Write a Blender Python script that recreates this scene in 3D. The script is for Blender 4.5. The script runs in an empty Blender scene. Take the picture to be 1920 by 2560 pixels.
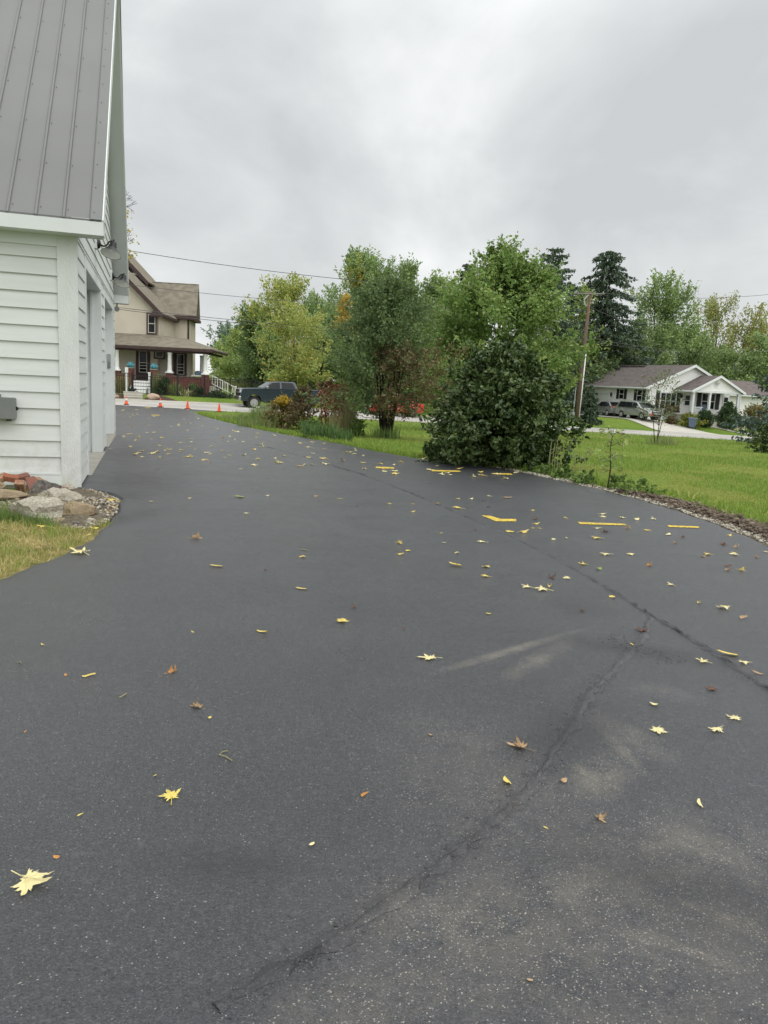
import bpy, bmesh, math, random
import numpy as np
from mathutils import Vector, Matrix
R = math.radians
SC = bpy.context.scene
COL = SC.collection
random.seed(7)
RNG = np.random.default_rng(11)

# ------------------------------------------------------------------ camera model and terrain
FPX, PITCH, ROLL = 1923.0, R(9.54), R(2.8)
CAM = np.array([0, 0, 1.45])
_f = np.array([0, math.cos(PITCH), -math.sin(PITCH)]); _u0 = np.array([0, math.sin(PITCH), math.cos(PITCH)]); _r0 = np.array([1., 0, 0])
_r = _r0 * math.cos(ROLL) + _u0 * math.sin(ROLL); _u = _u0 * math.cos(ROLL) - _r0 * math.sin(ROLL)
XF = [-60, -18.6, -10.9, -3.05, 15.9, 35.3, 80]; ZF = [-.6, -.65, -.69, -.92, -1.49, -1.99, -2.4]
XY = [-60, -14, -8, -3, 6, 15, 24, 40]; ZY = [-.1, -.3, -.42, -.6, -1., -1.05, -.9, -.9]

def Yn(X): return max(46 + (X + 15.4) * .38, 22)
def zn(X): return min(max(-.655 - (X + 15.4) * .026, -2.4), -.3)
def T(X, Y):
    yn = Yn(X); v = Y - yn
    if v < 0:
        s = min(max((Y - 14) / max(yn - 14, 5), 0), 1)
        return zn(X) * s
    zf = float(np.interp(X, XF, ZF))
    if v < 8.6: return zn(X) + (zf - zn(X)) * v / 8.6
    zy = float(np.interp(X, XY, ZY)); w = float(np.interp(X, [-12, 5], [2.2, 7.5]))
    s = min((v - 8.6) / w, 1); s = s * s * (3 - 2 * s)
    z = zf + (zy - zf) * s
    k = min(max((v - 45) / 80, 0), 1)
    return z * (1 - k) + .2 * k
def ray(x, y): return _f + _r * (x - 960) / FPX - _u * (y - 1280) / FPX
def at(x, y, Y):
    d = ray(x, y); return CAM + d * Y / d[1]
def G(x, y):                      # the spot on the ground seen at a pixel of the photograph
    d = ray(x, y); t = 1.0
    while t < 220:
        q = CAM + d * t
        if q[2] < T(q[0], q[1]):
            lo, hi = t - .25, t
            for _ in range(24):
                m = (lo + hi) / 2; q = CAM + d * m
                if q[2] < T(q[0], q[1]): hi = m
                else: lo = m
            return q
        t += .25
    return q
def XY_at(px, Y):                 # ground spot in the column of a pixel at a given distance
    X = (px - 960) / FPX * Y * 1.0
    return X, Y, T(X, Y)

# ------------------------------------------------------------------ materials
def newmat(name):
    m = bpy.data.materials.new(name); m.use_nodes = True
    nt = m.node_tree; b = nt.nodes['Principled BSDF']
    return m, nt, b
def srgb(r, g, b):
    return tuple((c / 255 / 12.92) if c / 255 <= .04045 else ((c / 255 + .055) / 1.055) ** 2.4 for c in (r, g, b))
def pm(name, c1, c2=None, scale=6, rough=.7, bump=0, bscale=None, spec=.3, metal=0, detail=5, contrast=(.35, .65), stretch=None):
    m, nt, b = newmat(name); N = nt.nodes; L = nt.links
    b.inputs['Roughness'].default_value = rough; b.inputs['Metallic'].default_value = metal
    b.inputs['Specular IOR Level'].default_value = spec
    if c2 is None: c2 = tuple(x * .8 for x in c1)
    tc = N.new('ShaderNodeTexCoord'); src = tc.outputs['Object']
    if stretch:
        mp = N.new('ShaderNodeMapping'); mp.inputs['Scale'].default_value = stretch
        L.new(src, mp.inputs['Vector']); src = mp.outputs['Vector']
    nz = N.new('ShaderNodeTexNoise'); nz.inputs['Scale'].default_value = scale; nz.inputs['Detail'].default_value = detail
    L.new(src, nz.inputs['Vector'])
    cr = N.new('ShaderNodeValToRGB'); cr.color_ramp.elements[0].position = contrast[0]; cr.color_ramp.elements[1].position = contrast[1]
    cr.color_ramp.elements[0].color = (*c1, 1); cr.color_ramp.elements[1].color = (*c2, 1)
    L.new(nz.outputs['Fac'], cr.inputs['Fac']); L.new(cr.outputs['Color'], b.inputs['Base Color'])
    if bump:
        n2 = N.new('ShaderNodeTexNoise'); n2.inputs['Scale'].default_value = bscale or scale * 4; n2.inputs['Detail'].default_value = 6
        L.new(src, n2.inputs['Vector'])
        bp = N.new('ShaderNodeBump'); bp.inputs['Strength'].default_value = bump; bp.inputs['Distance'].default_value = .02
        L.new(n2.outputs['Fac'], bp.inputs['Height']); L.new(bp.outputs['Normal'], b.inputs['Normal'])
    return m
def leafmat(name, c, c2=None, rough=.5, trans=.35, spec=.35):
    m, nt, b = newmat(name); N = nt.nodes; L = nt.links
    c2 = c2 or tuple(x * 1.35 for x in c)
    geo = N.new('ShaderNodeNewGeometry')
    mix = N.new('ShaderNodeMix'); mix.data_type = 'RGBA'
    mix.inputs[6].default_value = (*c, 1); mix.inputs[7].default_value = (*c2, 1)
    L.new(geo.outputs['Random Per Island'], mix.inputs[0])
    L.new(mix.outputs[2], b.inputs['Base Color'])
    b.inputs['Roughness'].default_value = rough; b.inputs['Specular IOR Level'].default_value = spec
    tr = N.new('ShaderNodeBsdfTranslucent'); L.new(mix.outputs[2], tr.inputs['Color'])
    ms = N.new('ShaderNodeMixShader'); ms.inputs[0].default_value = trans
    out = N['Material Output']
    L.new(b.outputs[0], ms.inputs[1]); L.new(tr.outputs[0], ms.inputs[2]); L.new(ms.outputs[0], out.inputs['Surface'])
    return m
def blotched(name, c, spot, k=.6):
    m = leafmat(name, c, tuple(x * 1.12 for x in c), .6, .15); nt = m.node_tree; N = nt.nodes; L = nt.links; b = N['Principled BSDF']
    src = b.inputs['Base Color'].links[0].from_socket; tc = N.new('ShaderNodeTexCoord'); oi = N.new('ShaderNodeObjectInfo')
    ad = N.new('ShaderNodeVectorMath'); ad.operation = 'ADD'; sc = N.new('ShaderNodeVectorMath'); sc.operation = 'SCALE'; sc.inputs['Scale'].default_value = 40
    cx = N.new('ShaderNodeCombineXYZ'); L.new(oi.outputs['Random'], cx.inputs[0]); L.new(oi.outputs['Random'], cx.inputs[2]); L.new(cx.outputs[0], sc.inputs[0]); L.new(tc.outputs['Object'], ad.inputs[0]); L.new(sc.outputs[0], ad.inputs[1])
    nz = N.new('ShaderNodeTexNoise'); nz.inputs['Scale'].default_value = 2.6; nz.inputs['Detail'].default_value = 6; nz.inputs['Roughness'].default_value = .9; L.new(ad.outputs[0], nz.inputs['Vector'])
    cr = N.new('ShaderNodeValToRGB'); cr.color_ramp.elements[0].position = .5; cr.color_ramp.elements[1].position = .72; L.new(nz.outputs['Fac'], cr.inputs['Fac'])
    mu = N.new('ShaderNodeMath'); mu.operation = 'MULTIPLY'; mu.inputs[1].default_value = k; L.new(cr.outputs['Color'], mu.inputs[0])
    mx = N.new('ShaderNodeMix'); mx.data_type = 'RGBA'; L.new(mu.outputs[0], mx.inputs[0]); L.new(src, mx.inputs[6]); mx.inputs[7].default_value = (*spot, 1)
    L.new(mx.outputs[2], b.inputs['Base Color']); return m
M = {}
M['white'] = pm('white_paint', (.72, .75, .74), (.66, .69, .68), 1.5, .55, .02, 60, .35)
M['siding'] = pm('white_siding', (.67, .695, .67), (.62, .645, .62), 1.2, .55, .05, 30, .3, stretch=(1, 1, 14))
def splash(m):
    nt = m.node_tree; N = nt.nodes; L = nt.links; b = N['Principled BSDF']; src = b.inputs['Base Color'].links[0].from_socket
    tc = [n for n in N if n.type == 'TEX_COORD'][0]; sp = N.new('ShaderNodeSeparateXYZ'); L.new(tc.outputs['Object'], sp.inputs[0])
    mr = N.new('ShaderNodeMapRange'); mr.inputs[1].default_value = .75; mr.inputs[2].default_value = .0; mr.inputs[3].default_value = 0; mr.inputs[4].default_value = .55; L.new(sp.outputs[2], mr.inputs[0])
    nz = N.new('ShaderNodeTexNoise'); nz.inputs['Scale'].default_value = 9; nz.inputs['Detail'].default_value = 8; nz.inputs['Roughness'].default_value = .7; L.new(tc.outputs['Object'], nz.inputs['Vector'])
    cr = N.new('ShaderNodeValToRGB'); cr.color_ramp.elements[0].position = .42; cr.color_ramp.elements[1].position = .68; L.new(nz.outputs['Fac'], cr.inputs['Fac'])
    mu = N.new('ShaderNodeMath'); mu.operation = 'MULTIPLY'; L.new(mr.outputs[0], mu.inputs[0]); L.new(cr.outputs['Color'], mu.inputs[1])
    mx = N.new('ShaderNodeMix'); mx.data_type = 'RGBA'; L.new(mu.outputs[0], mx.inputs[0]); L.new(src, mx.inputs[6]); mx.inputs[7].default_value = (.4, .36, .29, 1); L.new(mx.outputs[2], b.inputs['Base Color']); return m
M['grainboard'] = pm('white_grain_board', (.69, .71, .69), (.63, .65, .63), 2, .6, .35, 26, .3, stretch=(3, 3, 1))
splash(M['siding']); splash(M['grainboard'])
M['soffit'] = pm('soffit_white', (.62, .65, .64), (.58, .61, .6), 2, .6, 0, None, .3)
M['steel_roof'] = pm('grey_steel_roof', (.136, .138, .133), (.15, .152, .147), .7, .48, .02, 2, .4, metal=.1)
M['screw'] = pm('screw_dark', (.06, .06, .06), None, 10, .4, 0, None, .5)
M['black'] = pm('black_metal', (.012, .012, .014), (.02, .02, .022), 8, .45, 0, None, .4)
M['shadein'] = pm('lamp_inner_white', (.85, .85, .8), (.78, .78, .74), 8, .5)
M['graybox'] = pm('grey_plastic', (.17, .18, .175), (.2, .21, .2), 4, .55)
M['dark'] = pm('dark_glass', (.008, .01, .012), (.014, .016, .018), 3, .08, 0, None, .22)
M['glass'] = pm('window_glass', (.01, .012, .014), (.018, .02, .022), 1, .06, 0, None, .22)
M['concrete'] = pm('concrete', (.38, .36, .31), (.29, .275, .24), 5, .85, .2, 40)
M['conc_pale'] = pm('pale_concrete', (.5, .48, .42), (.42, .4, .35), 1.2, .85, .15, 30)
M['road'] = pm('worn_road', (.42, .4, .365), (.32, .305, .28), .35, .85, .1, 30, detail=9)
M['brick'] = pm('red_brick', (.25, .095, .07), (.17, .095, .075), 22, .85, .35, 60)
M['brick2'] = pm('tan_brick', (.4, .26, .16), (.24, .11, .07), 22, .85, .35, 60)
M['brick3'] = pm('orange_brick', (.36, .115, .06), (.22, .1, .07), 22, .85, .35, 60)
M['stone'] = pm('rubble_stone', (.5, .46, .38), (.27, .245, .195), 48, .95, 1.0, 60, .15, detail=9, contrast=(.3, .72))
M['stone3'] = pm('dark_stone', (.19, .175, .155), (.1, .09, .08), 30, .95, .8, 50, .15)
M['stone2'] = pm('tan_stone', (.34, .27, .18), (.2, .155, .1), 7, .95, .6, 30, .15)
M['gravel'] = pm('gravel_chips', (.42, .39, .32), (.22, .19, .15), 14, .95, .3, 40, .15)
M['dirt'] = pm('brown_dirt', (.16, .122, .09), (.1, .077, .056), 9, .95, 1.0, 30, .1)
M['rubbledirt'] = pm('rubble_dirt', (.17, .145, .105), (.09, .075, .052), 22, .95, 1.0, 45, .1)
M['mulch'] = pm('mulch', (.1, .065, .05), (.06, .04, .03), 12, .95, .8, 40, .1)
M['yellow'] = pm('yellow_paint', (.78, .55, .04), (.7, .48, .04), 25, .6, .2, 90)
def worn_paint():
    m = pm('worn_yellow_paint', (.74, .54, .05), (.66, .47, .045), 25, .6, .3, 90); nt = m.node_tree; N = nt.nodes; L = nt.links; b = N['Principled BSDF']
    src = b.inputs['Base Color'].links[0].from_socket; tc = [n for n in N if n.type == 'TEX_COORD'][0]
    nz = N.new('ShaderNodeTexNoise'); nz.inputs['Scale'].default_value = 38; nz.inputs['Detail'].default_value = 7; nz.inputs['Roughness'].default_value = .75; L.new(tc.outputs['Object'], nz.inputs['Vector'])
    cr = N.new('ShaderNodeValToRGB'); cr.color_ramp.elements[0].position = .47; cr.color_ramp.elements[1].position = .62; L.new(nz.outputs['Fac'], cr.inputs['Fac'])
    mx = N.new('ShaderNodeMix'); mx.data_type = 'RGBA'; L.new(cr.outputs['Color'], mx.inputs[0]); L.new(src, mx.inputs[6]); mx.inputs[7].default_value = (.1, .09, .06, 1); L.new(mx.outputs[2], b.inputs['Base Color']); return m
M['yellow'] = worn_paint()
M['bark'] = pm('bark', (.085, .07, .055), (.045, .037, .03), 12, .95, .8, 30, .1, stretch=(3, 3, .6))
M['barkdark'] = pm('dark_bark', (.045, .038, .032), (.025, .022, .018), 12, .95, .6, 30, .1)
M['polewood'] = pm('pole_wood', (.19, .13, .1), (.12, .085, .065), 4, .9, .3, 20, .1, stretch=(6, 6, .5))
M['polegray'] = pm('weathered_pole', (.3, .28, .25), (.22, .2, .18), 4, .9, .3, 20, .1, stretch=(6, 6, .5))
M['wire'] = pm('wire_grey', (.1, .1, .1), None, 3, .6)
M['galv'] = pm('galvanised', (.4, .43, .43), (.32, .35, .35), 5, .4, 0, None, .5, metal=.3)
M['tan'] = pm('tan_vinyl', (.6, .545, .45), (.55, .5, .41), .8, .6, 0, None, .3)
M['brown'] = pm('brown_trim', (.075, .045, .042), (.06, .037, .035), 3, .6)
M['shingle'] = pm('brown_shingle', (.235, .21, .165), (.168, .15, .118), 2.2, .95, .6, 18, .1, detail=9)
M['shingle2'] = pm('mauve_shingle', (.15, .13, .122), (.108, .092, .087), 2.2, .95, .5, 16, .1, detail=9)
M['shingle3'] = pm('grey_shingle', (.17, .145, .135), (.12, .1, .093), 2.2, .95, .5, 16, .1, detail=9)
M['wallbrick'] = pm('porch_brick', (.19, .065, .05), (.12, .05, .042), 5, .9, .3, 20)
M['vinyl'] = pm('white_vinyl', (.82, .83, .8), (.77, .78, .75), 1, .55)
M['cream'] = pm('cream_trim', (.62, .6, .53), (.56, .54, .47), 2, .6)
M['shutter'] = pm('black_shutter', (.018, .02, .022), (.03, .03, .032), 4, .6)
M['teal'] = pm('teal_glaze', (.03, .2, .26), (.05, .28, .33), 6, .4, 0, None, .5)
M['tealpale'] = pm('pale_teal', (.3, .55, .58), None, 6, .4)
M['cone'] = pm('orange_cone', (.85, .12, .035), (.75, .1, .03), 6, .55)
M['conewhite'] = pm('cone_band', (.75, .75, .75), None, 6, .4)
M['conedark'] = pm('cone_base_black', (.02, .02, .02), None, 6, .7)
M['boulder'] = pm('tan_boulder', (.45, .34, .25), (.36, .27, .2), 3, .9, .3, 12)
M['tyre'] = pm('tyre_rubber', (.014, .014, .014), (.022, .022, .022), 8, .85)
M['rim'] = pm('alloy_rim', (.5, .5, .5), (.42, .42, .42), 6, .35, 0, None, .5, metal=.7)
M['chrome'] = pm('chrome', (.6, .6, .6), (.5, .5, .5), 3, .18, 0, None, .5, metal=.9)
M['lampglass'] = pm('headlamp_glass', (.55, .57, .58), (.4, .42, .43), 9, .1, 0, None, .6)
M['taillamp'] = pm('tail_lamp', (.5, .03, .02), None, 9, .2)
def carpaint(n, c, metal=.3, rough=.25):
    m = pm(n, c, tuple(x * .93 for x in c), 2, rough, 0, None, .5, metal=metal)
    b = m.node_tree.nodes['Principled BSDF']; b.inputs['Coat Weight'].default_value = .6; b.inputs['Coat Roughness'].default_value = .05
    return m
M['navy'] = carpaint('slate_blue_paint', (.028, .042, .056))
M['silver'] = carpaint('silver_paint', (.34, .36, .34), .4, .3)
M['silver2'] = carpaint('silver_grey_paint', (.26, .275, .265), .4, .3)
M['redcar'] = carpaint('red_paint', (.5, .03, .02), 0)
M['binblue'] = pm('blue_bin_plastic', (.09, .125, .175), (.11, .15, .2), 5, .5)
M['playwood'] = pm('dark_playset_wood', (.045, .03, .022), (.03, .02, .015), 5, .8)
M['playgreen'] = pm('green_plastic', (.1, .3, .08), None, 5, .5)
M['playorange'] = pm('orange_plastic', (.8, .3, .01), None, 5, .45)
# leaves
def LM(n, *cs, **k): M[n] = [leafmat(f'{n}_{i}', c, **k) for i, c in enumerate(cs)]
LM('magnolia', (.032, .06, .014), (.048, .082, .02), (.09, .13, .04), rough=.38, trans=.1, spec=.42)
LM('maple', (0.175, 0.269, 0.075), (0.213, 0.312, 0.088), (0.138, 0.219, 0.062), (0.250, 0.312, 0.094))
LM('crab', (.115, .175, .065), (.145, .205, .075), (.095, .14, .055))
LM('crabbrown', (.17, .12, .06), (.15, .095, .055), (.18, .14, .065), (.11, .115, .05))
LM('yellowgreen', (.34, .4, .12), (.4, .42, .12), (.28, .36, .11), (.4, .38, .11))
LM('yellowtop', (0.365, 0.392, 0.095), (0.459, 0.405, 0.095), (0.284, 0.365, 0.095))
LM('cotton', (0.234, 0.325, 0.124), (0.273, 0.370, 0.137), (0.182, 0.260, 0.098))
LM('darkgreen', (0.125, 0.188, 0.075), (0.163, 0.225, 0.088), (0.188, 0.250, 0.100))
LM('midgreen', (0.227, 0.319, 0.111), (0.273, 0.364, 0.130), (0.182, 0.260, 0.098))
LM('hedge', (0.288, 0.372, 0.120), (0.348, 0.408, 0.132), (0.228, 0.312, 0.102))
LM('airy', (.26, .3, .09), (.3, .31, .09), (.21, .26, .085), (.33, .28, .07))
LM('fartree_hazed', (0.180, 0.252, 0.168), (0.156, 0.222, 0.150))  # distance haze painted into these bluish leaf colours; no haze volume in the scene
LM('autumn', (0.504, 0.324, 0.060), (0.576, 0.372, 0.060), (0.432, 0.312, 0.060))
LM('spruce', (.075, .112, .07), (.1, .138, .082), (.06, .092, .062), trans=.1)
LM('bluespruce', (.09, .135, .11), (.115, .16, .13), (.075, .115, .095), trans=.1)
LM('redleaf', (.16, .025, .024), (.2, .036, .03), (.3, .17, .08), (.4, .3, .16))
LM('brownweed', (.22, .165, .07), (.165, .115, .055), (.28, .21, .085), (.17, .18, .06))
LM('goldbloom', (.5, .34, .02), (.42, .3, .03))
LM('iris', (.085, .15, .045), (.11, .18, .055), (.065, .12, .04))
LM('weed', (.14, .22, .055), (.18, .26, .07), (.12, .19, .055))
LM('palegrass', (.3, .28, .15), (.35, .31, .17), (.22, .23, .1))
LM('boxwood', (.04, .08, .028), (.055, .1, .034))
LM('orangebush', (.24, .15, .05), (.19, .17, .055), (.14, .17, .055))
LM('goldshrub', (.26, .25, .04), (.2, .22, .04), (.14, .18, .04))
LM('rosebloom', (.65, .62, .42), (.7, .68, .5))
LM('grass', (.17, .26, .04), (.22, .31, .05), (.14, .22, .035), (.27, .29, .07))
LM('drygrass', (.4, .34, .14), (.32, .3, .09), (.48, .4, .2), (.22, .26, .07))
LM('redflower', (.2, .03, .03), (.14, .03, .03))
LM('lyellow', (.74, .6, .12), rough=.6, trans=.15)
LM('lpale', (.75, .69, .4), rough=.6, trans=.15)
LM('ltan', (.42, .28, .15), rough=.6, trans=.1)
LM('lbrown', (.15, .075, .045), rough=.6, trans=.1)
LM('lorange', (.5, .2, .05), rough=.6, trans=.1)
LM('lgreen', (.2, .3, .05), rough=.6, trans=.15)

# ------------------------------------------------------------------ mesh helpers
class MB:
    def __init__(s): s.v = []; s.f = []; s.m = []
    def add(s, vs, fs, mi=0):
        o = len(s.v); s.v += [tuple(map(float, p)) for p in vs]
        for f in fs: s.f.append([o + i for i in f]); s.m.append(mi)
    def quad(s, *p, mi=0): s.add(p, [list(range(len(p)))], mi)
    def box(s, x0, x1, y0, y1, z0, z1, mi=0):
        s.add([(x0, y0, z0), (x1, y0, z0), (x1, y1, z0), (x0, y1, z0), (x0, y0, z1), (x1, y0, z1), (x1, y1, z1), (x0, y1, z1)],
              [(0, 3, 2, 1), (4, 5, 6, 7), (0, 1, 5, 4), (1, 2, 6, 5), (2, 3, 7, 6), (3, 0, 4, 7)], mi)
    def hexa(s, b, t, mi=0):     # four bottom points and four top points
        s.add(list(b) + list(t), [(0, 3, 2, 1), (4, 5, 6, 7), (0, 1, 5, 4), (1, 2, 6, 5), (2, 3, 7, 6), (3, 0, 4, 7)], mi)
    def prism(s, poly, d0, d1, axis='y', mi=0):   # polygon in the other two axes, pushed along axis
        mk = {'y': lambda p, d: (p[0], d, p[1]), 'x': lambda p, d: (d, p[0], p[1]), 'z': lambda p, d: (p[0], p[1], d)}[axis]
        n = len(poly); vs = [mk(p, d0) for p in poly] + [mk(p, d1) for p in poly]
        s.add(vs, [list(range(n))[::-1], list(range(n, 2 * n))] + [(i, (i + 1) % n, n + (i + 1) % n, n + i) for i in range(n)], mi)
    def tube(s, pts, rad, n=8, mi=0, cap=True):
        pts = [Vector(p) for p in pts]; k = len(pts)
        if not hasattr(rad, '__len__'): rad = [rad] * k
        vs = []; ref = None
        for i, p in enumerate(pts):
            d = (pts[min(i + 1, k - 1)] - pts[max(i - 1, 0)])
            d = d.normalized() if d.length > 1e-9 else Vector((0, 0, 1))
            if ref is None: ref = d.orthogonal().normalized()
            a = (ref - d * ref.dot(d)); a = a.normalized() if a.length > 1e-6 else d.orthogonal().normalized()
            ref = a; b = d.cross(a)
            for j in range(n):
                t = 2 * math.pi * j / n; vs.append(p + (a * math.cos(t) + b * math.sin(t)) * rad[i])
        fs = [(i * n + j, i * n + (j + 1) % n, (i + 1) * n + (j + 1) % n, (i + 1) * n + j) for i in range(k - 1) for j in range(n)]
        if cap: fs += [tuple(range(n))[::-1], tuple(range((k - 1) * n, k * n))]
        s.add(vs, fs, mi)
    def lathe(s, prof, c=(0, 0, 0), n=24, mi=0, axis=None, caps=True):
        A = axis.to_track_quat('Z', 'Y').to_matrix() if axis is not None else Matrix.Identity(3)
        vs = []; k = len(prof); c = Vector(c)
        for r, z in prof:
            for j in range(n):
                t = 2 * math.pi * j / n; vs.append(c + A @ Vector((r * math.cos(t), r * math.sin(t), z)))
        fs = [(i * n + j, i * n + (j + 1) % n, (i + 1) * n + (j + 1) % n, (i + 1) * n + j) for i in range(k - 1) for j in range(n)]
        if caps and prof[0][0] > 1e-4: fs.append(tuple(range(n))[::-1])
        if caps and prof[-1][0] > 1e-4: fs.append(tuple(range((k - 1) * n, k * n)))
        s.add(vs, fs, mi)
    def build(s, name, mats, parent=None, smooth=False, bevel=0):
        me = bpy.data.meshes.new(name); me.from_pydata(s.v, [], s.f)
        for m in (mats if isinstance(mats, (list, tuple)) else [mats]): me.materials.append(m)
        me.polygons.foreach_set('material_index', s.m)
        if smooth: me.polygons.foreach_set('use_smooth', [True] * len(s.f))
        me.update()
        o = bpy.data.objects.new(name, me); COL.objects.link(o)
        if parent is not None: o.parent = parent
        if bevel:
            b = o.modifiers.new('bevel', 'BEVEL'); b.width = bevel; b.segments = 2; b.limit_method = 'ANGLE'
        return o
def tag(o, label=None, cat=None, group=None, kind=None):
    if label: o['label'] = label
    if cat: o['category'] = cat
    if group: o['group'] = group
    if kind: o['kind'] = kind
    return o
def thing(name, label, cat, loc=(0, 0, 0), rz=0, group=None):
    o = bpy.data.objects.new(name, None); COL.objects.link(o); o.empty_display_size = .3
    o.location = loc; o.rotation_euler = (0, 0, rz)
    return tag(o, label, cat, group)
def copy_tree(o, parent=None):
    c = o.copy(); COL.objects.link(c)
    if parent is not None: c.parent = parent
    for ch in list(o.children): copy_tree(ch, c)
    return c
def boxpart(name, m, parent, *b, bevel=0):
    mb = MB(); mb.box(*b); return mb.build(name, m, parent, bevel=bevel)

def npmesh(name, V, F, mats, midx=None, parent=None, loops=4):
    me = bpy.data.meshes.new(name); nv = len(V); nf = len(F)
    me.vertices.add(nv); me.vertices.foreach_set('co', np.asarray(V, np.float32).ravel())
    me.loops.add(nf * loops); me.loops.foreach_set('vertex_index', np.asarray(F, np.int32).ravel())
    me.polygons.add(nf); me.polygons.foreach_set('loop_start', np.arange(0, nf * loops, loops, dtype=np.int32))
    me.polygons.foreach_set('loop_total', np.full(nf, loops, np.int32))
    for m in mats: me.materials.append(m)
    if midx is not None: me.polygons.foreach_set('material_index', np.asarray(midx, np.int32))
    me.update(calc_edges=True); me.validate()
    o = bpy.data.objects.new(name, me); COL.objects.link(o)
    if parent is not None: o.parent = parent
    return o
def unit(a): return a / np.maximum(np.linalg.norm(a, axis=-1, keepdims=True), 1e-9)
def leaves(name, C, S, mats, midx, rng, parent=None, up=.3, aspect=.6, fold=.15, axis=None, long=False):
    """many leaf-shaped faces at C of size S"""
    n = len(C); C = np.asarray(C); S = np.asarray(S).reshape(-1, 1)
    nrm = unit(rng.normal(size=(n, 3)) + np.array([0, 0, up * 3]))
    t = rng.normal(size=(n, 3)) if axis is None else axis + rng.normal(size=(n, 3)) * .45
    t = unit(t - nrm * (t * nrm).sum(1, keepdims=True)); b = np.cross(nrm, t)
    up_ = nrm * fold * S
    if long:
        P = [C - t * S * .5, C - t * S * .12 + b * S * aspect * .5 + up_, C + t * S * .22 + b * S * aspect * .42 + up_, C + t * S * .55 - up_ * .6,
             C + t * S * .22 - b * S * aspect * .42 + up_, C - t * S * .12 - b * S * aspect * .5 + up_]
        V = np.stack(P, 1).reshape(-1, 3); i = np.arange(n)[:, None] * 6
        F = np.concatenate([i + np.array([0, 1, 2, 3]), i + np.array([0, 3, 4, 5])], 0)
        return npmesh(name, V, F, mats, np.concatenate([midx, midx]), parent)
    P = [C - t * S * .5, C + b * S * aspect * .5 + up_, C + t * S * .5, C - b * S * aspect * .5 + up_]
    V = np.stack(P, 1).reshape(-1, 3); F = np.arange(n * 4).reshape(-1, 4)
    return npmesh(name, V, F, mats, midx, parent)
def blades(name, B, Hh, W, mats, midx, rng, parent=None, lean=.35):
    """grass blades: tapered two-segment strips from base points B"""
    n = len(B); a = rng.uniform(0, 2 * np.pi, n); side = np.stack([np.cos(a), np.sin(a), 0 * a], 1)
    a2 = rng.uniform(0, 2 * np.pi, n); l = np.abs(rng.normal(0, lean, n)); ln = np.stack([np.cos(a2) * l, np.sin(a2) * l, 0 * a], 1)
    Hh = Hh.reshape(-1, 1); W = W.reshape(-1, 1); upv = np.array([0, 0, 1.])
    mid = B + upv * Hh * .6 + ln * Hh * .4; tip = B + upv * Hh * (1 - .25 * l.reshape(-1, 1)) + ln * Hh
    V = np.stack([B - side * W * .5, B + side * W * .5, mid + side * W * .38, tip, mid - side * W * .38], 1).reshape(-1, 3)
    i = np.arange(n)[:, None] * 5
    # a quad and a second quad that closes to the tip
    V = np.concatenate([V.reshape(n, 5, 3), (tip + side * W * .05).reshape(n, 1, 3)], 1).reshape(-1, 3); i = np.arange(n)[:, None] * 6
    F = np.concatenate([i + np.array([0, 1, 2, 4]), i + np.array([4, 2, 5, 3])], 0)
    return npmesh(name, V, F, mats, np.concatenate([midx, midx]), parent)

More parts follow.
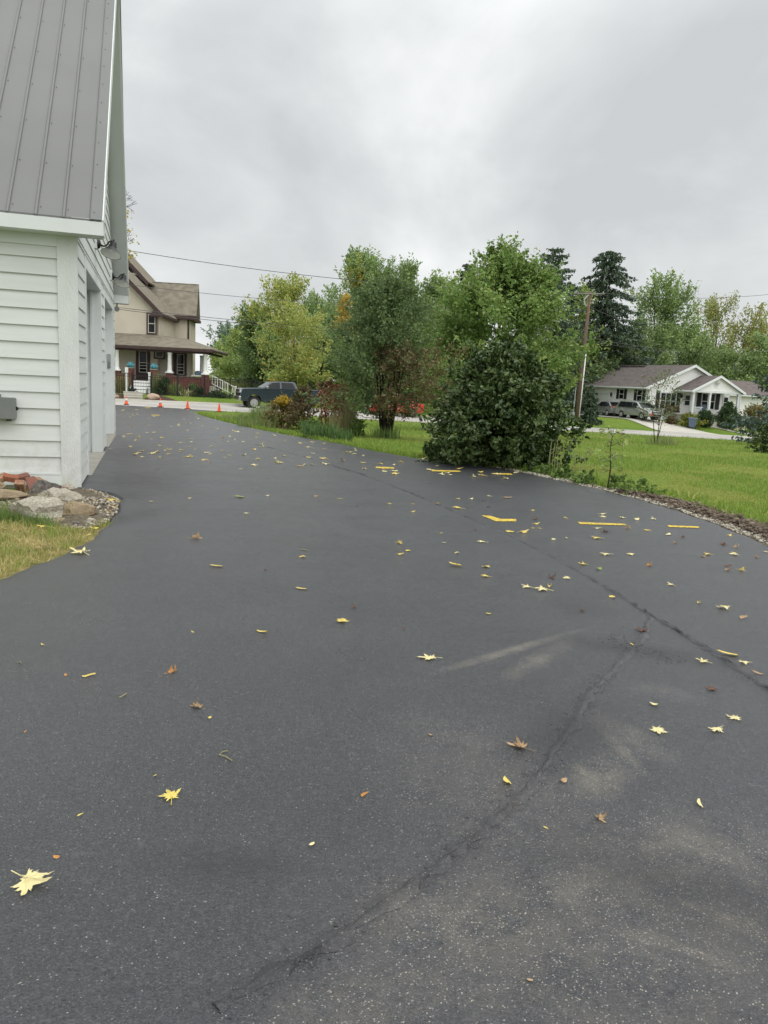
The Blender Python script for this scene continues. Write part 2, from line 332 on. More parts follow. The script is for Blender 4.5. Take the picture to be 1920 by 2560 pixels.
# ------------------------------------------------------------------ ground, driveway, road
def build_ground():
    xs = np.concatenate([np.linspace(-320, -45, 12), np.linspace(-40, 60, 141), np.linspace(66, 340, 12)])
    rows = []
    for X in xs:
        yn = Yn(X); w = float(np.interp(X, [-12, 5], [2.2, 7.5]))
        ys = list(np.linspace(-40, 0, 5)) + list(np.linspace(2, 14, 25)) + [14 + s * (yn - 14) for s in np.linspace(0, 1, 41)[1:]]
        ys += [yn + v for v in (2.2, 4.3, 6.4, 8.6)] + [yn + 8.6 + w * s for s in np.linspace(0, 1, 11)[1:]]
        ys += [yn + 8.6 + w + d for d in (2, 5, 9, 14, 20)] + [yn + v for v in (46, 60, 80, 100, 126, 170, 240, 340, 600, 1100)]
        rows.append(ys)
    nr = len(rows[0]); V = []
    for X, ys in zip(xs, rows):
        for Y in ys:
            v = Y - Yn(X); z = T(X, Y)
            if .1 < v < 8.5: z -= .12
            V.append((X, Y, z))
    F = [(i * nr + j, (i + 1) * nr + j, (i + 1) * nr + j + 1, i * nr + j + 1) for i in range(len(xs) - 1) for j in range(nr - 1)]
    m, nt, b = newmat('lawn_ground'); N = nt.nodes; L = nt.links
    tc = N.new('ShaderNodeTexCoord')
    def noise(sc, det=5):
        n = N.new('ShaderNodeTexNoise'); n.inputs['Scale'].default_value = sc; n.inputs['Detail'].default_value = det
        L.new(tc.outputs['Object'], n.inputs['Vector']); return n.outputs['Fac']
    def ramp(src, stops):
        c = N.new('ShaderNodeValToRGB'); e = c.color_ramp.elements
        while len(e) < len(stops): e.new(.5)
        for k, (p, col) in enumerate(stops): e[k].position = p; e[k].color = (*col, 1)
        L.new(src, c.inputs['Fac']); return c.outputs['Color']
    big = ramp(noise(.28, 6), [(.3, (.11, .19, .03)), (.5, (.155, .23, .038)), (.66, (.2, .235, .05)), (.8, (.24, .22, .07))])
    fine = ramp(noise(14, 8), [(.3, (.45, .45, .42)), (.55, (1, 1, 1)), (.75, (1.25, 1.2, 1.0))])
    mx = N.new('ShaderNodeMix'); mx.data_type = 'RGBA'; mx.blend_type = 'MULTIPLY'; mx.inputs[0].default_value = 1
    L.new(big, mx.inputs[6]); L.new(fine, mx.inputs[7]); L.new(mx.outputs[2], b.inputs['Base Color'])
    b.inputs['Roughness'].default_value = .95; b.inputs['Specular IOR Level'].default_value = .1
    bp = N.new('ShaderNodeBump'); bp.inputs['Strength'].default_value = .8; bp.inputs['Distance'].default_value = .06
    L.new(noise(22, 8), bp.inputs['Height']); L.new(bp.outputs['Normal'], b.inputs['Normal'])
    o = npmesh('ground', np.array(V), np.array(F), [m]); tag(o, kind='structure')
    return o
build_ground()

LE = [(-6, -9), (-4, -6.5), (0, -5.6), (2.2, -5), (3.6, -3.2), (5.02, -2.56), (5.6, -2.48), (6.2, -2.45), (6.97, -2.56), (7.6, -2.7), (8.05, -2.82), (8.57, -2.985), (8.85, -3.17), (9.02, -3.45), (9.12, -3.72), (9.3, -3.8), (17.85, -6.4), (18.2, -6.9), (22, -8.1), (31, -11.05), (38, -14.2), (44.6, -20)]
RE = [(-6, 6.5), (0, 5.2), (3, 4.5), (5.5, 4.05), (7.54, 3.87), (8.66, 3.84), (9.7, 3.72), (10.62, 3.5), (11.5, 3.2), (12.34, 2.83), (13.23, 2.4), (14.1, 1.85), (14.74, 1.41), (15.43, .55), (17.2, -.3), (19.25, -1.12), (22.3, -2.75), (25.34, -4.23), (30, -6.2), (34.85, -8.13), (38, -9.3), (40.8, -10.25), (43, -10.85), (45.5, -10.9), (47.2, -10.3)]
def Lx(Y): return float(np.interp(Y, [a for a, _ in LE], [b for _, b in LE])) + .015 * math.sin(Y * 9.1) + .012 * math.sin(Y * 23)
def Rx(Y): return float(np.interp(Y, [a for a, _ in RE], [b for _, b in RE])) + .018 * math.sin(Y * 7.3) + .012 * math.sin(Y * 19)
def inside_drive(X, Y): return -6 < Y < 47.5 and Lx(Y) - .02 < X < Rx(Y) + .02 and Y < Yn(X) + .2
def asphalt_mat():
    m, nt, b = newmat('fresh_asphalt'); N = nt.nodes; L = nt.links
    tc = N.new('ShaderNodeTexCoord'); P = tc.outputs['Object']
    def noise(sc, det=4, rough=.6):
        n = N.new('ShaderNodeTexNoise'); n.inputs['Scale'].default_value = sc; n.inputs['Detail'].default_value = det
        n.inputs['Roughness'].default_value = rough; L.new(P, n.inputs['Vector']); return n.outputs['Fac']
    def math_(op, a, bb):
        n = N.new('ShaderNodeMath'); n.operation = op; n.use_clamp = False
        for k, x in enumerate((a, bb)):
            if isinstance(x, (int, float)): n.inputs[k].default_value = x
            else: L.new(x, n.inputs[k])
        return n.outputs[0]
    def mrange(src, a, bb, c=0, d=1):
        n = N.new('ShaderNodeMapRange'); n.inputs[1].default_value = a; n.inputs[2].default_value = bb; n.inputs[3].default_value = c; n.inputs[4].default_value = d
        n.clamp = True; L.new(src, n.inputs[0]); return n.outputs[0]
    def mixc(fac, A, B, mode='MIX'):
        n = N.new('ShaderNodeMix'); n.data_type = 'RGBA'; n.blend_type = mode
        if isinstance(fac, (int, float)): n.inputs[0].default_value = fac
        else: L.new(fac, n.inputs[0])
        for k, x in ((6, A), (7, B)):
            if isinstance(x, tuple): n.inputs[k].default_value = (*x, 1)
            else: L.new(x, n.inputs[k])
        return n.outputs[2]
    def blob(cx, cy, rx, ry, ang):           # soft elliptic stain at a place on the drive
        mp = N.new('ShaderNodeMapping'); mp.vector_type = 'TEXTURE'
        mp.inputs['Location'].default_value = (cx, cy, 0); mp.inputs['Rotation'].default_value = (0, 0, ang); mp.inputs['Scale'].default_value = (rx, ry, 50)
        L.new(P, mp.inputs['Vector'])
        ln = N.new('ShaderNodeVectorMath'); ln.operation = 'LENGTH'; L.new(mp.outputs['Vector'], ln.inputs[0])
        return mrange(ln.outputs['Value'], 1.0, .25)
    voro = N.new('ShaderNodeTexVoronoi'); voro.inputs['Scale'].default_value = 290; L.new(P, voro.inputs['Vector'])
    chip = N.new('ShaderNodeSeparateColor'); L.new(voro.outputs['Color'], chip.inputs[0])
    base = mixc(mrange(noise(.9, 6), .35, .65), (.031, .0335, .0395), (.046, .049, .0565))
    base = mixc(mrange(noise(135, 5, .75), .5, .66), base, (.125, .126, .13))
    base = mixc(mrange(noise(78, 6, .75), .47, .33), base, (.01, .01, .011))
    base = mixc(mrange(noise(48, 7, .72), .4, .62, 0, .5), base, (.026, .027, .03))
    base = mixc(mrange(noise(34, 6, .7), .54, .7, 0, .45), base, (.12, .12, .122))
    # pale stone chips in the mix, more of them where the surface is open
    dusty = None
    for a in DUST:
        k = blob(*a[:5]); k = math_('MULTIPLY', k, a[5])
        dusty = k if dusty is None else math_('MAXIMUM', dusty, k)
    dn = mrange(noise(7, 7, .7), .36, .68)
    dust = math_('MULTIPLY', dusty, dn)
    thr = math_('SUBTRACT', .988, math_('MULTIPLY', dusty, .13))
    spk = math_('GREATER_THAN', chip.outputs[0], thr)
    base = mixc(math_('MULTIPLY', spk, mrange(chip.outputs[1], .3, 1, .1, 1.0)), base, (.4, .37, .32))
    base = mixc(math_('MULTIPLY', dust, .68), base, (.22, .195, .155))
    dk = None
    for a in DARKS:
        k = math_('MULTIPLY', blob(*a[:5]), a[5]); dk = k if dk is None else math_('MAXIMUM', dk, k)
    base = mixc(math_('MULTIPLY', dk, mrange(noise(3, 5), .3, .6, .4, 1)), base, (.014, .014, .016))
    L.new(base, b.inputs['Base Color'])
    L.new(mrange(noise(2.2, 5), .3, .7, .27, .36), b.inputs['Roughness']); b.inputs['Specular IOR Level'].default_value = .65
    hgt = math_('ADD', math_('MULTIPLY', noise(240, 3, .65), 1.0), math_('MULTIPLY', noise(85, 6, .7), 1.1))
    bp = N.new('ShaderNodeBump'); bp.inputs['Strength'].default_value = .7; bp.inputs['Distance'].default_value = .008
    L.new(hgt, bp.inputs['Height'])
    bp2 = N.new('ShaderNodeBump'); bp2.inputs['Strength'].default_value = .25; bp2.inputs['Distance'].default_value = .12
    L.new(noise(1.1, 3), bp2.inputs['Height']); L.new(bp2.outputs['Normal'], bp.inputs['Normal'])
    L.new(bp.outputs['Normal'], b.inputs['Normal'])
    return m
def gxy(x, y): q = G(x, y); return float(q[0]), float(q[1])
def stain(x, y, rx, ry, ang, k): a, b_ = gxy(x, y); return (a, b_, rx, ry, ang, k)
def streak(p, q, w, k):
    a, b_ = np.array(gxy(*p)), np.array(gxy(*q)); c = (a + b_) / 2; d = b_ - a
    return (float(c[0]), float(c[1]), float(np.linalg.norm(d)) * .62, w, math.atan2(d[1], d[0]), k)
DUST = [streak((1090, 1695), (1440, 1590), .055, 1.0), streak((1505, 1835), (1610, 1960), .05, .8), streak((1425, 1920), (1530, 1995), .06, 1.0), streak((1840, 2305), (1925, 2375), .03, 1.0), streak((1540, 2335), (1740, 2395), .03, .8), streak((1690, 2120), (1870, 2200), .1, .9), streak((1390, 2260), (1500, 2235), .07, .9), streak((1310, 2190), (1360, 2220), .03, .7), streak((1060, 2290), (1200, 2350), .14, .6), streak((1550, 1720), (1760, 1770), .12, .4),
        stain(1500, 1960, .3, .13, 1.0, .8), stain(1730, 2160, .45, .3, .3, .7), stain(1150, 2330, .4, .3, .2, .7), stain(1450, 2250, .3, .16, 0, .7),
        stain(1350, 1660, .55, .09, .95, .65), stain(1560, 1850, .12, .4, .5, .45), stain(1830, 2330, .35, .06, -.6, .8), stain(1640, 2380, .35, .05, -.4, .8),
        stain(1500, 2420, .9, .5, 0, .45), stain(1240, 2000, .5, .8, .4, .35), stain(1700, 2500, .7, .4, 0, .4), stain(960, 2520, .5, .2, .5, .5), stain(1560, 2300, 1.0, .7, .4, .4), stain(1160, 1880, .25, .5, .7, .35)]
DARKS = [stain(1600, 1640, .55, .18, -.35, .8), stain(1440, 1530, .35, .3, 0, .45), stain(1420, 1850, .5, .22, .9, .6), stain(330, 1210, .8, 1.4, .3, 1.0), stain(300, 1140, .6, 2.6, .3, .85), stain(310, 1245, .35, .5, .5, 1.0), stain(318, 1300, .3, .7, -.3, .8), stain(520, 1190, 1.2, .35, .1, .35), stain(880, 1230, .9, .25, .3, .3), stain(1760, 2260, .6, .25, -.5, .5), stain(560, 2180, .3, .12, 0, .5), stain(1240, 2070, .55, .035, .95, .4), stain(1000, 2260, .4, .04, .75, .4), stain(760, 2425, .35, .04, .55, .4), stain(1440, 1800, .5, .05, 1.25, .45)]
ASPH = asphalt_mat()
def drape(name, rows, cols, zoff, m, parent=None, edge=.03):
    V = []; nc = len(cols)
    for Y, x0, x1 in rows:
        for c in cols:
            X = x0 + (x1 - x0) * c; e = min(c, 1 - c) * (x1 - x0)
            z = T(X, Y) + zoff
            V.append((X, Y, z))
        V[-nc] = (x0 - edge, Y, T(x0, Y) - .03); V[-1] = (x1 + edge, Y, T(x1, Y) - .03)
    F = [(i * nc + j, i * nc + j + 1, (i + 1) * nc + j + 1, (i + 1) * nc + j) for i in range(len(rows) - 1) for j in range(nc - 1)]
    return npmesh(name, np.array(V), np.array(F), [m], None, parent)
def build_drive():
    Ys = list(np.arange(-6, 20, .12)) + list(np.arange(20, 47.3, .5)); rows = []
    for Y in Ys:
        x0 = Lx(Y); x1 = Rx(Y)
        # stay on our side of the street: X must satisfy Y < Yn(X)
        xr = (Y - 46) / .38 - 15.4
        rows.append((Y, max(x0, xr), max(x1, max(x0, xr) + .3)))
    cols = [0, .004, .012] + list(np.linspace(.03, .97, 34)) + [.988, .996, 1]
    d = drape('driveway', rows, cols, .03, ASPH); tag(d, kind='structure')
    return d
DRIVE = build_drive()
def seam(pts, w, parent, hgt=.006, crack=1.0):
    P = []
    q = [np.array(gxy(*p)) for p in pts]
    for a, b_ in zip(q[:-1], q[1:]):
        n = max(2, int(np.linalg.norm(b_ - a) / .04))
        for k in range(n): P.append(a + (b_ - a) * k / n)
    V = []; rs = random.Random(3)
    for i, p in enumerate(P):
        d = P[min(i + 1, len(P) - 1)] - P[max(i - 1, 0)]; d = d / max(np.linalg.norm(d), 1e-6); s = np.array([-d[1], d[0]])
        wob = .008 * math.sin(i * .11) + .005 * math.sin(i * .37) + rs.uniform(-.006, .006)
        ww = w * rs.uniform(.2, 1.9)
        for t, h in ((-1, .0), (-.3, hgt * rs.uniform(.4, 1.6)), (.25, hgt * rs.uniform(.2, 1.2)), (1, 0)):
            X, Y = p + s * (wob + t * ww); V.append((X, Y, T(X, Y) + .0308 + h))
    F = [(i * 4 + j, i * 4 + j + 1, i * 4 + 5 + j, i * 4 + 4 + j) for i in range(len(P) - 1) for j in range(3)]
    C = []                                # the open joint itself: thin, jagged and broken
    for i, p in enumerate(P):
        d = P[min(i + 1, len(P) - 1)] - P[max(i - 1, 0)]; d = d / max(np.linalg.norm(d), 1e-6); s_ = np.array([-d[1], d[0]]); o_ = .006 * math.sin(i * .11) + rs.uniform(-.006, .006); h_ = max(.0001, .0035 * rs.uniform(-.5, 1) * crack * (.45 + .9 * math.sin(i * .045 + 1) * math.sin(i * .017)))
        for t in (-1, 1): X, Y = p + s_ * (o_ + t * h_); C.append((X, Y, T(X, Y) + .0312 + hgt * 1.7))
    npmesh('open_joint', np.array(C), np.array([(2 * i, 2 * i + 1, 2 * i + 3, 2 * i + 2) for i in range(len(P) - 1)]), [SEAM_CRACK], None, parent)
    return npmesh('paving_seam', np.array(V), np.array(F), [ASPH], None, parent)
SEAM_CRACK = pm('open_crack', (.022, .022, .024), (.045, .045, .048), 90, .9)
SEAM = pm('seam_asphalt', (.03, .031, .034), (.06, .062, .066), 70, .7, 1.0, 90, .35)
seam([(1990, 1790), (1920, 1735), (1760, 1630), (1600, 1535), (1500, 1470), (1400, 1410), (1290, 1355), (1200, 1315), (1110, 1275), (1040, 1245), (960, 1212), (900, 1190), (800, 1160), (700, 1130), (640, 1115)], .014, DRIVE, .009, 2.6)
seam([(540, 2550), (700, 2460), (860, 2370), (1000, 2260), (1130, 2165), (1250, 2060), (1340, 1960), (1420, 1830), (1480, 1740), (1530, 1690), (1570, 1652), (1602, 1612), (1622, 1570), (1625, 1552)], .022, DRIVE, .009, .7)
def seam_stones(pts, n, spread, seed):
    rs = np.random.default_rng(seed); q = np.array([gxy(*p) for p in pts]); seg = np.linalg.norm(np.diff(q, axis=0), axis=1); cum = np.concatenate([[0], np.cumsum(seg)]); out = []
    for _ in range(n):
        t = rs.uniform(0, cum[-1]); k = min(np.searchsorted(cum, t, 'right') - 1, len(seg) - 1); p = q[k] + (q[k + 1] - q[k]) * (t - cum[k]) / seg[k] + rs.normal(0, spread, 2); out.append((p[0], p[1], T(p[0], p[1]) + .028))
    return out
def paint(pts, zo=.0345):
    mb = MB(); V = [(*gxy(*p),) for p in pts]
    mb.quad(*[(x, y, T(x, y) + zo) for x, y in V]); return mb.build('painted_line', M['yellow'], DRIVE)
paint([(1203, 1296), (1226, 1297), (1250, 1304.5), (1290, 1305), (1290, 1311), (1240, 1311)])
paint([(1443, 1312.5), (1562, 1317), (1567, 1321), (1450, 1318)])
paint([(1667, 1320.5), (1745, 1323.5), (1748, 1327.5), (1672, 1325)])
paint([(1076, 1179.5), (1148, 1181.5), (1152, 1185), (1080, 1183)])
paint([(1232, 1187.5), (1276, 1188.5), (1282, 1192), (1236, 1191)])
paint([(940, 1171.5), (984, 1173), (986, 1177), (938, 1175)])
paint([(380, 1039), (398, 1039), (400, 1040.6), (377, 1040.6)])
paint([(363, 1020.4), (376, 1020.4), (377, 1021.6), (362, 1021.6)])

def strip(name, v0, v1, xs, m, zo, parent=None, kind='structure', tf=None):
    V = []; vs = np.linspace(v0, v1, 6)
    for X in xs:
        for v in vs:
            Y = Yn(X) + v; V.append((X, Y, T(X, Y) + zo))
    n = len(vs); F = [(i * n + j, (i + 1) * n + j, (i + 1) * n + j + 1, i * n + j + 1) for i in range(len(xs) - 1) for j in range(n - 1)]
    o = npmesh(name, np.array(V), np.array(F), [m], None, parent)
    if parent is None: tag(o, kind=kind)
    return o
road = strip('road', -.1, 8.55, np.arange(-45, 75, .75), M['road'], .015)
def curb(name, v0, v1, xs, h, m):
    V = []
    for X in xs:
        for v, dz in ((v0, -.1), (v0, h), (v1, h), (v1, -.1)):
            V.append((X, Yn(X) + v, T(X, Yn(X) + (v0 + v1) / 2) + dz))
    F = [(i * 4 + j, (i + 1) * 4 + j, (i + 1) * 4 + j + 1, i * 4 + j + 1) for i in range(len(xs) - 1) for j in range(3)]
    tag(npmesh(name, np.array(V), np.array(F), [m]), kind='structure')
curb('curb', 8.5, 8.75, np.arange(-45, 12, .75), .13, M['conc_pale'])
curb('curb', 8.5, 8.7, np.arange(24.5, 75, .75), .06, M['conc_pale'])

# ------------------------------------------------------------------ white garage (x = out of the gable wall, y = along it away from us)
def laps(mb, O, S, Nn, segs, z0, z1, e, t, mi=0, lip=.002):
    O, S, Nn = Vector(O), Vector(S), Vector(Nn); Z = Vector((0, 0, 1)); z = z0
    while z < z1 - 1e-4:
        zt = min(z + e, z1)
        A, B = segs(z), segs(zt - 1e-3)
        for k in range(min(len(A), len(B))):
            (a0, a1), (b0, b1) = A[k], B[k]
            if a1 - a0 < .01: continue
            p = [O + S * a0 + Z * z + Nn * t, O + S * a1 + Z * z + Nn * t, O + S * b1 + Z * zt + Nn * lip, O + S * b0 + Z * zt + Nn * lip]
            mb.quad(*p, mi=mi)
            mb.quad(O + S * a0 + Z * z + Nn * min(lip, 0), O + S * a1 + Z * z + Nn * min(lip, 0), p[1], p[0], mi=mi)
        z = zt
GL, EAVE, GW = 9.06, 2.95, 7.0
gar = thing('garage', 'white garage with lap siding, grey steel roof and two recessed doors', 'garage', (-3.693, 9.207, 0), R(16.96))
def gable_top(s): return EAVE + min(s, GL - s)
# eave wall facing us (local y = 0, running to -x)
mb = MB(); laps(mb, (0, 0, 0), (-1, 0, 0), (0, -1, 0), lambda z: [(.2, GW)], .198, 2.96, .19, .016, 0, -.008)
mb.quad((0, .03, 0), (-GW, .03, 0), (-GW, .03, 2.95), (0, .03, 2.95))
mb.build('eave_wall', M['siding'], gar)
mb = MB(); mb.box(-GW, -.2, -.03, .02, .05, .178); mb.box(-GW, -.2, -.036, 0, .178, .196); mb.box(-GW, -.2, -.02, .02, 2.8, 2.93); mb.build('skirt_board', M['white'], gar)
mb = MB(); mb.box(-.2, .018, -.028, .02, .0, 2.93); mb.build('corner_board', M['grainboard'], gar)
# gable wall (local x = 0) with the two door openings
D1, D2, DH = (1.17, 4.195), (5.297, 8.327), 2.735
def gsegs(z):
    if z < DH + .165: return [(.0, D1[0] - .15), (D1[1] + .12, D2[0] - .08), (D2[1] + .12, GL)]
    if z < EAVE: return [(0, GL)]
    return [(z - EAVE, GL - (z - EAVE))]
mb = MB(); z = .06
laps(mb, (0, 0, 0), (0, 1, 0), (1, 0, 0), gsegs, .06, DH + .165, .19, .018)
laps(mb, (0, 0, 0), (0, 1, 0), (1, 0, 0), gsegs, DH + .165, EAVE, .19, .018)
laps(mb, (0, 0, 0), (0, 1, 0), (1, 0, 0), gsegs, EAVE, EAVE + GL / 2, .19, .018)
mb.build('gable_wall', M['siding'], gar)
mb = MB()
for a, b_ in ((.02, D1[0]), (D1[1], D2[0]), (D2[1], GL - .02)): mb.box(-.2, -.004, a, b_, 0, DH)
mb.box(-.2, -.004, .02, GL - .02, DH, EAVE)
mb.prism([(0.02, EAVE), (GL - .02, EAVE), (GL / 2, EAVE + GL / 2 - .02)], -.2, -.004, 'x'); mb.build('wall_core', M['white'], gar)
for (a, b_) in (D1, D2):
    f = MB(); f.box(-.002, .022, a - .15, b_ + .12, DH, DH + .14); f.box(-.002, .03, a - .17, b_ + .14, DH + .14, DH + .163)
    f.box(-.002, .022, a - .15, a, .04, DH); f.box(-.002, .022, b_, b_ + .12, .04, DH)
    f.box(-.27, .02, b_ - .012, b_ + .002, .03, DH); f.box(-.27, .02, a - .002, a + .012, .03, DH); f.box(-.27, .02, a, b_, DH - .012, DH + .002)
    f.box(-.15, -.11, b_ - .05, b_ - .012, .03, DH); f.box(-.21, -.19, b_ - .028, b_ - .012, .03, DH)
    f.build('door_frame', M['white'], gar)
    d = MB()
    for k in range(4):
        z0 = .05 + k * .668; d.box(-.3, -.255, a + .02, b_ - .02, z0, z0 + .66)
        for j in range(4):
            if k == 3: break
            y0 = a + .1 + j * (b_ - a - .12) / 4; d.box(-.256, -.246, y0, y0 + .6, z0 + .12, z0 + .54)
    dr = d.build('garage_door', M['white'], gar)
    w = MB()
    for j in range(4):
        y0 = a + .1 + j * (b_ - a - .12) / 4; w.box(-.256, -.248, y0, y0 + .6, 2.18, 2.6)
    w.build('door_window', M['dark'], dr)
    boxpart('threshold', M['concrete'], gar, -.32, .06, a - .1, b_ + .1, -.1, .036)
mb = MB(); mb.box(-.04, -.012, D2[1] - .0, D2[1], 0, 0)
# roof: two steep steel slopes, ribs, trim
OE, OB = .25, .302
SL = (GL / 2 + OE) * math.sqrt(2); dvec = Vector((0, 1, 1)).normalized(); EZ = 3.09
def slope(s0, s1, z0, z1, b0, b1, far=False):
    n = Vector((0, -1, 1)).normalized() if not far else Vector((0, 1, 1)).normalized()
    mb = MB(); q = [Vector((-GW - .3, s0, z0)), Vector((b0, s0, z0)), Vector((b1, s1, z1)), Vector((-GW - .3, s1, z1))]
    mb.hexa([p - n * .1 for p in q], q)
    if not far:
        for k in range(26):
            base = Vector((OB - .115 - k * .285, -OE, EZ)); a0, a1 = base - dvec * .02, base + dvec * SL
            mb.hexa([a0 + Vector((-.02, 0, 0)), a0 + Vector((.02, 0, 0)), a1 + Vector((.02, 0, 0)), a1 + Vector((-.02, 0, 0))],
                    [a0 + Vector((-.011, 0, 0)) + n * .019, a0 + Vector((.011, 0, 0)) + n * .019, a1 + Vector((.011, 0, 0)) + n * .019, a1 + Vector((-.011, 0, 0)) + n * .019])
            for j in range(8):
                if k > 10: break
                mb.lathe([(.006, 0), (.006, .003), (.004, .007), (0, .007)], base + Vector((.04, 0, 0)) + dvec * (.14 + j * .86) + n * .001, 8, 1, n)
        for j in range(14):
            mb.lathe([(.006, 0), (.006, .003), (.004, .007), (0, .007)], Vector((OB - .085, -OE, EZ)) + dvec * (.1 + j * .47) + n * .03, 8, 1, n)
    mb.build('steel_roof_slope', [M['steel_roof'], M['screw']], gar)
    return n
n = slope(-OE, GL / 2, EZ, EZ + GL / 2 + OE, OB, OB)
slope(GL + OE, GL / 2, EZ, EZ + GL / 2 + OE, OB, OB + .05, True)
tr = MB()   # rake trim lying on the roof edge with its own screws, and the white rake board under it
e0 = Vector((OB, -OE - .02, EZ)); e1 = Vector((OB, GL / 2, EZ + GL / 2 + OE))
def rake_piece(mbx, x0, x1, o0, o1, far=False):
    A = Vector((0, -OE - .02, EZ - .02)); B = Vector((0, GL / 2, EZ + GL / 2 + OE)); nn = n
    if far: A = Vector((0, GL + OE + .02, EZ - .02)); nn = Vector((0, 1, 1)).normalized()
    c = [A + Vector((x0, 0, 0)), A + Vector((x1, 0, 0)), B + Vector((x1, 0, 0)), B + Vector((x0, 0, 0))]
    mbx.hexa([p + nn * o0 for p in c], [p + nn * o1 for p in c])
rake_piece(tr, OB - .115, OB + .004, .018, .03); tr.build('rake_trim', M['steel_roof'], gar)
rb = MB(); rake_piece(rb, OB - .01, OB + .016, -.17, .026); rake_piece(rb, OB + .0, OB + .03, -.17, .035, True); rb.build('rake_board', M['white'], gar)
sf = MB()
rake_piece(sf, -.01, OB - .012, -.165, -.145); rake_piece(sf, -.01, OB, -.165, -.145, True); sf.build('rake_soffit', M['soffit'], gar)
mb = MB(); mb.box(-GW - .3, OB + .016, -OE - .03, -OE, 2.925, 3.07); mb.box(-GW - .3, OB - .01, -OE, .02, 2.925, 2.94)
mb.box(-.02, OB + .016, -OE, .012, 2.94, 3.1); mb.build('fascia', M['white'], gar)
mb = MB(); mb.box(-.02, OB + .02, GL + .0, GL + OE + .03, 2.93, 3.2); mb.box(-GW, OB + .02, GL + OE, GL + OE + .03, 2.93, 3.15); mb.build('eave_return', M['white'], gar)
mb = MB(); mb.box(.05, .09, GL + .02, GL + .06, 2.86, 2.93); mb.lathe([(.06, 0), (.06, .03), (0, .03)], (.07, GL + .0, 2.8), 16, 0, Vector((0, -1, 0))); mb.build('eave_camera', M['graybox'], gar)
mb = MB(); mb.box(-GW - .3, OB - .13, -OE - .012, -OE + .1, 3.05, EZ + .004); mb.build('drip_edge', M['steel_roof'], gar)
mb = MB(); mb.box(-.36, .02, GL - .04, GL + .02, 0, 2.93); mb.box(-GW, -.36, GL - .04, GL + .0, 0, 2.93); mb.build('back_wall', M['siding'], gar)

def barn_lamp(y, z, lab):
    # world placed thing of its own, screwed to the gable wall
    a = Vector((-math.sin(R(16.96)), math.cos(R(16.96)), 0)); p = Vector((-3.693, 9.207, 0)) + a * y + Vector((0, 0, z))
    t = thing('barn_lamp', lab, 'wall lamp', p, R(16.96), 'gooseneck lamps over the garage doors')
    mb = MB(); mb.box(0, .045, -.085, .085, -.1, .1); mb.build('mount_box', M['white'], t)
    mb = MB(); mb.lathe([(.075, .045), (.075, .06), (.055, .085), (.0, .1)], (0, 0, -.02), 20, 0, Vector((1, 0, 0))); mb.build('back_plate', M['black'], t, True)
    mb = MB(); mb.tube([(.06, 0, -.02), (.13, 0, -.05), (.17, 0, -.04), (.21, 0, .02), (.25, 0, .04), (.28, 0, .01)], [.013] * 6, 8); mb.tube([(.27, 0, .02), (.285, 0, .06)], [.018, .012], 8); mb.build('arm', M['black'], t, True)
    ax = Vector((-.22, -.42, -1)).normalized(); c = Vector((.28, 0, .02))
    mb = MB(); mb.lathe([(.03, 0), (.05, .02), (.05, .06), (.062, .07), (.058, .09), (.1, .15), (.15, .2), (.152, .206)], c, 28, 0, ax, False); sh = mb.build('lamp_shade', M['black'], t, True)
    mb = MB(); mb.lathe([(.0, .075), (.05, .092), (.096, .152), (.147, .203)], c, 28, 0, ax, False); mb.build('shade_lining', M['shadein'], sh, True)
    mb = MB(); mb.lathe([(0, .08), (.02, .09), (.034, .125), (.028, .155), (0, .17)], c, 14, 0, ax); mb.build('bulb', M['vinyl'], t, True)
barn_lamp(3.08, 3.34, 'black gooseneck barn lamp over the nearer garage door')
barn_lamp(7.6, 3.37, 'black gooseneck barn lamp over the farther garage door')
# keypad on the far jamb of the second door
GA = Vector((-math.sin(R(16.96)), math.cos(R(16.96)), 0)); GB = Vector((math.cos(R(16.96)), math.sin(R(16.96)), 0)); GP = Vector((-3.693, 9.207, 0))
t = thing('door_keypad', 'narrow grey keypad screwed to the door jamb of the farther garage door', 'keypad', GP + GA * (D2[1] - .014) + GB * -.085 + Vector((0, 0, 1.62)), R(16.96))
boxpart('case', M['graybox'], t, -.045, .045, -.03, 0, -.15, .15, bevel=.008)
boxpart('cover', M['galv'], t, -.036, .036, -.038, -.028, -.02, .135, bevel=.004)
# grey utility box on the eave wall
t = thing('utility_box', 'grey plastic utility box on the white siding at the left edge', 'junction box', GP - GB * .67 + Vector((0, 0, .83)), R(16.96))
boxpart('case', M['graybox'], t, -.42, 0, -.13, -.016, 0, .24, bevel=.012)
mb = MB(); mb.box(-.43, .008, -.15, -.128, -.004, .246); mb.build('lid', M['graybox'], t, bevel=.008)
mb = MB(); mb.tube([(.004, -.09, .12), (.03, -.09, .12)], [.012, .012], 8); mb.box(.0, .02, -.1, -.07, .1, .14); mb.build('latch', M['black'], t)
mb = MB(); mb.box(-.26, -.2, -.09, -.04, -.03, 0); mb.build('cable_clamp', M['black'], t); mb = MB(); mb.tube([(-.08, -.07, 0), (-.08, -.07, -.025)], [.03, .03], 10); mb.build('conduit_hub', M['black'], t)
mb = MB(); mb.box(-.22, -.16, -.05, -.016, .24, .275); mb.build('mount_tab', M['graybox'], t)

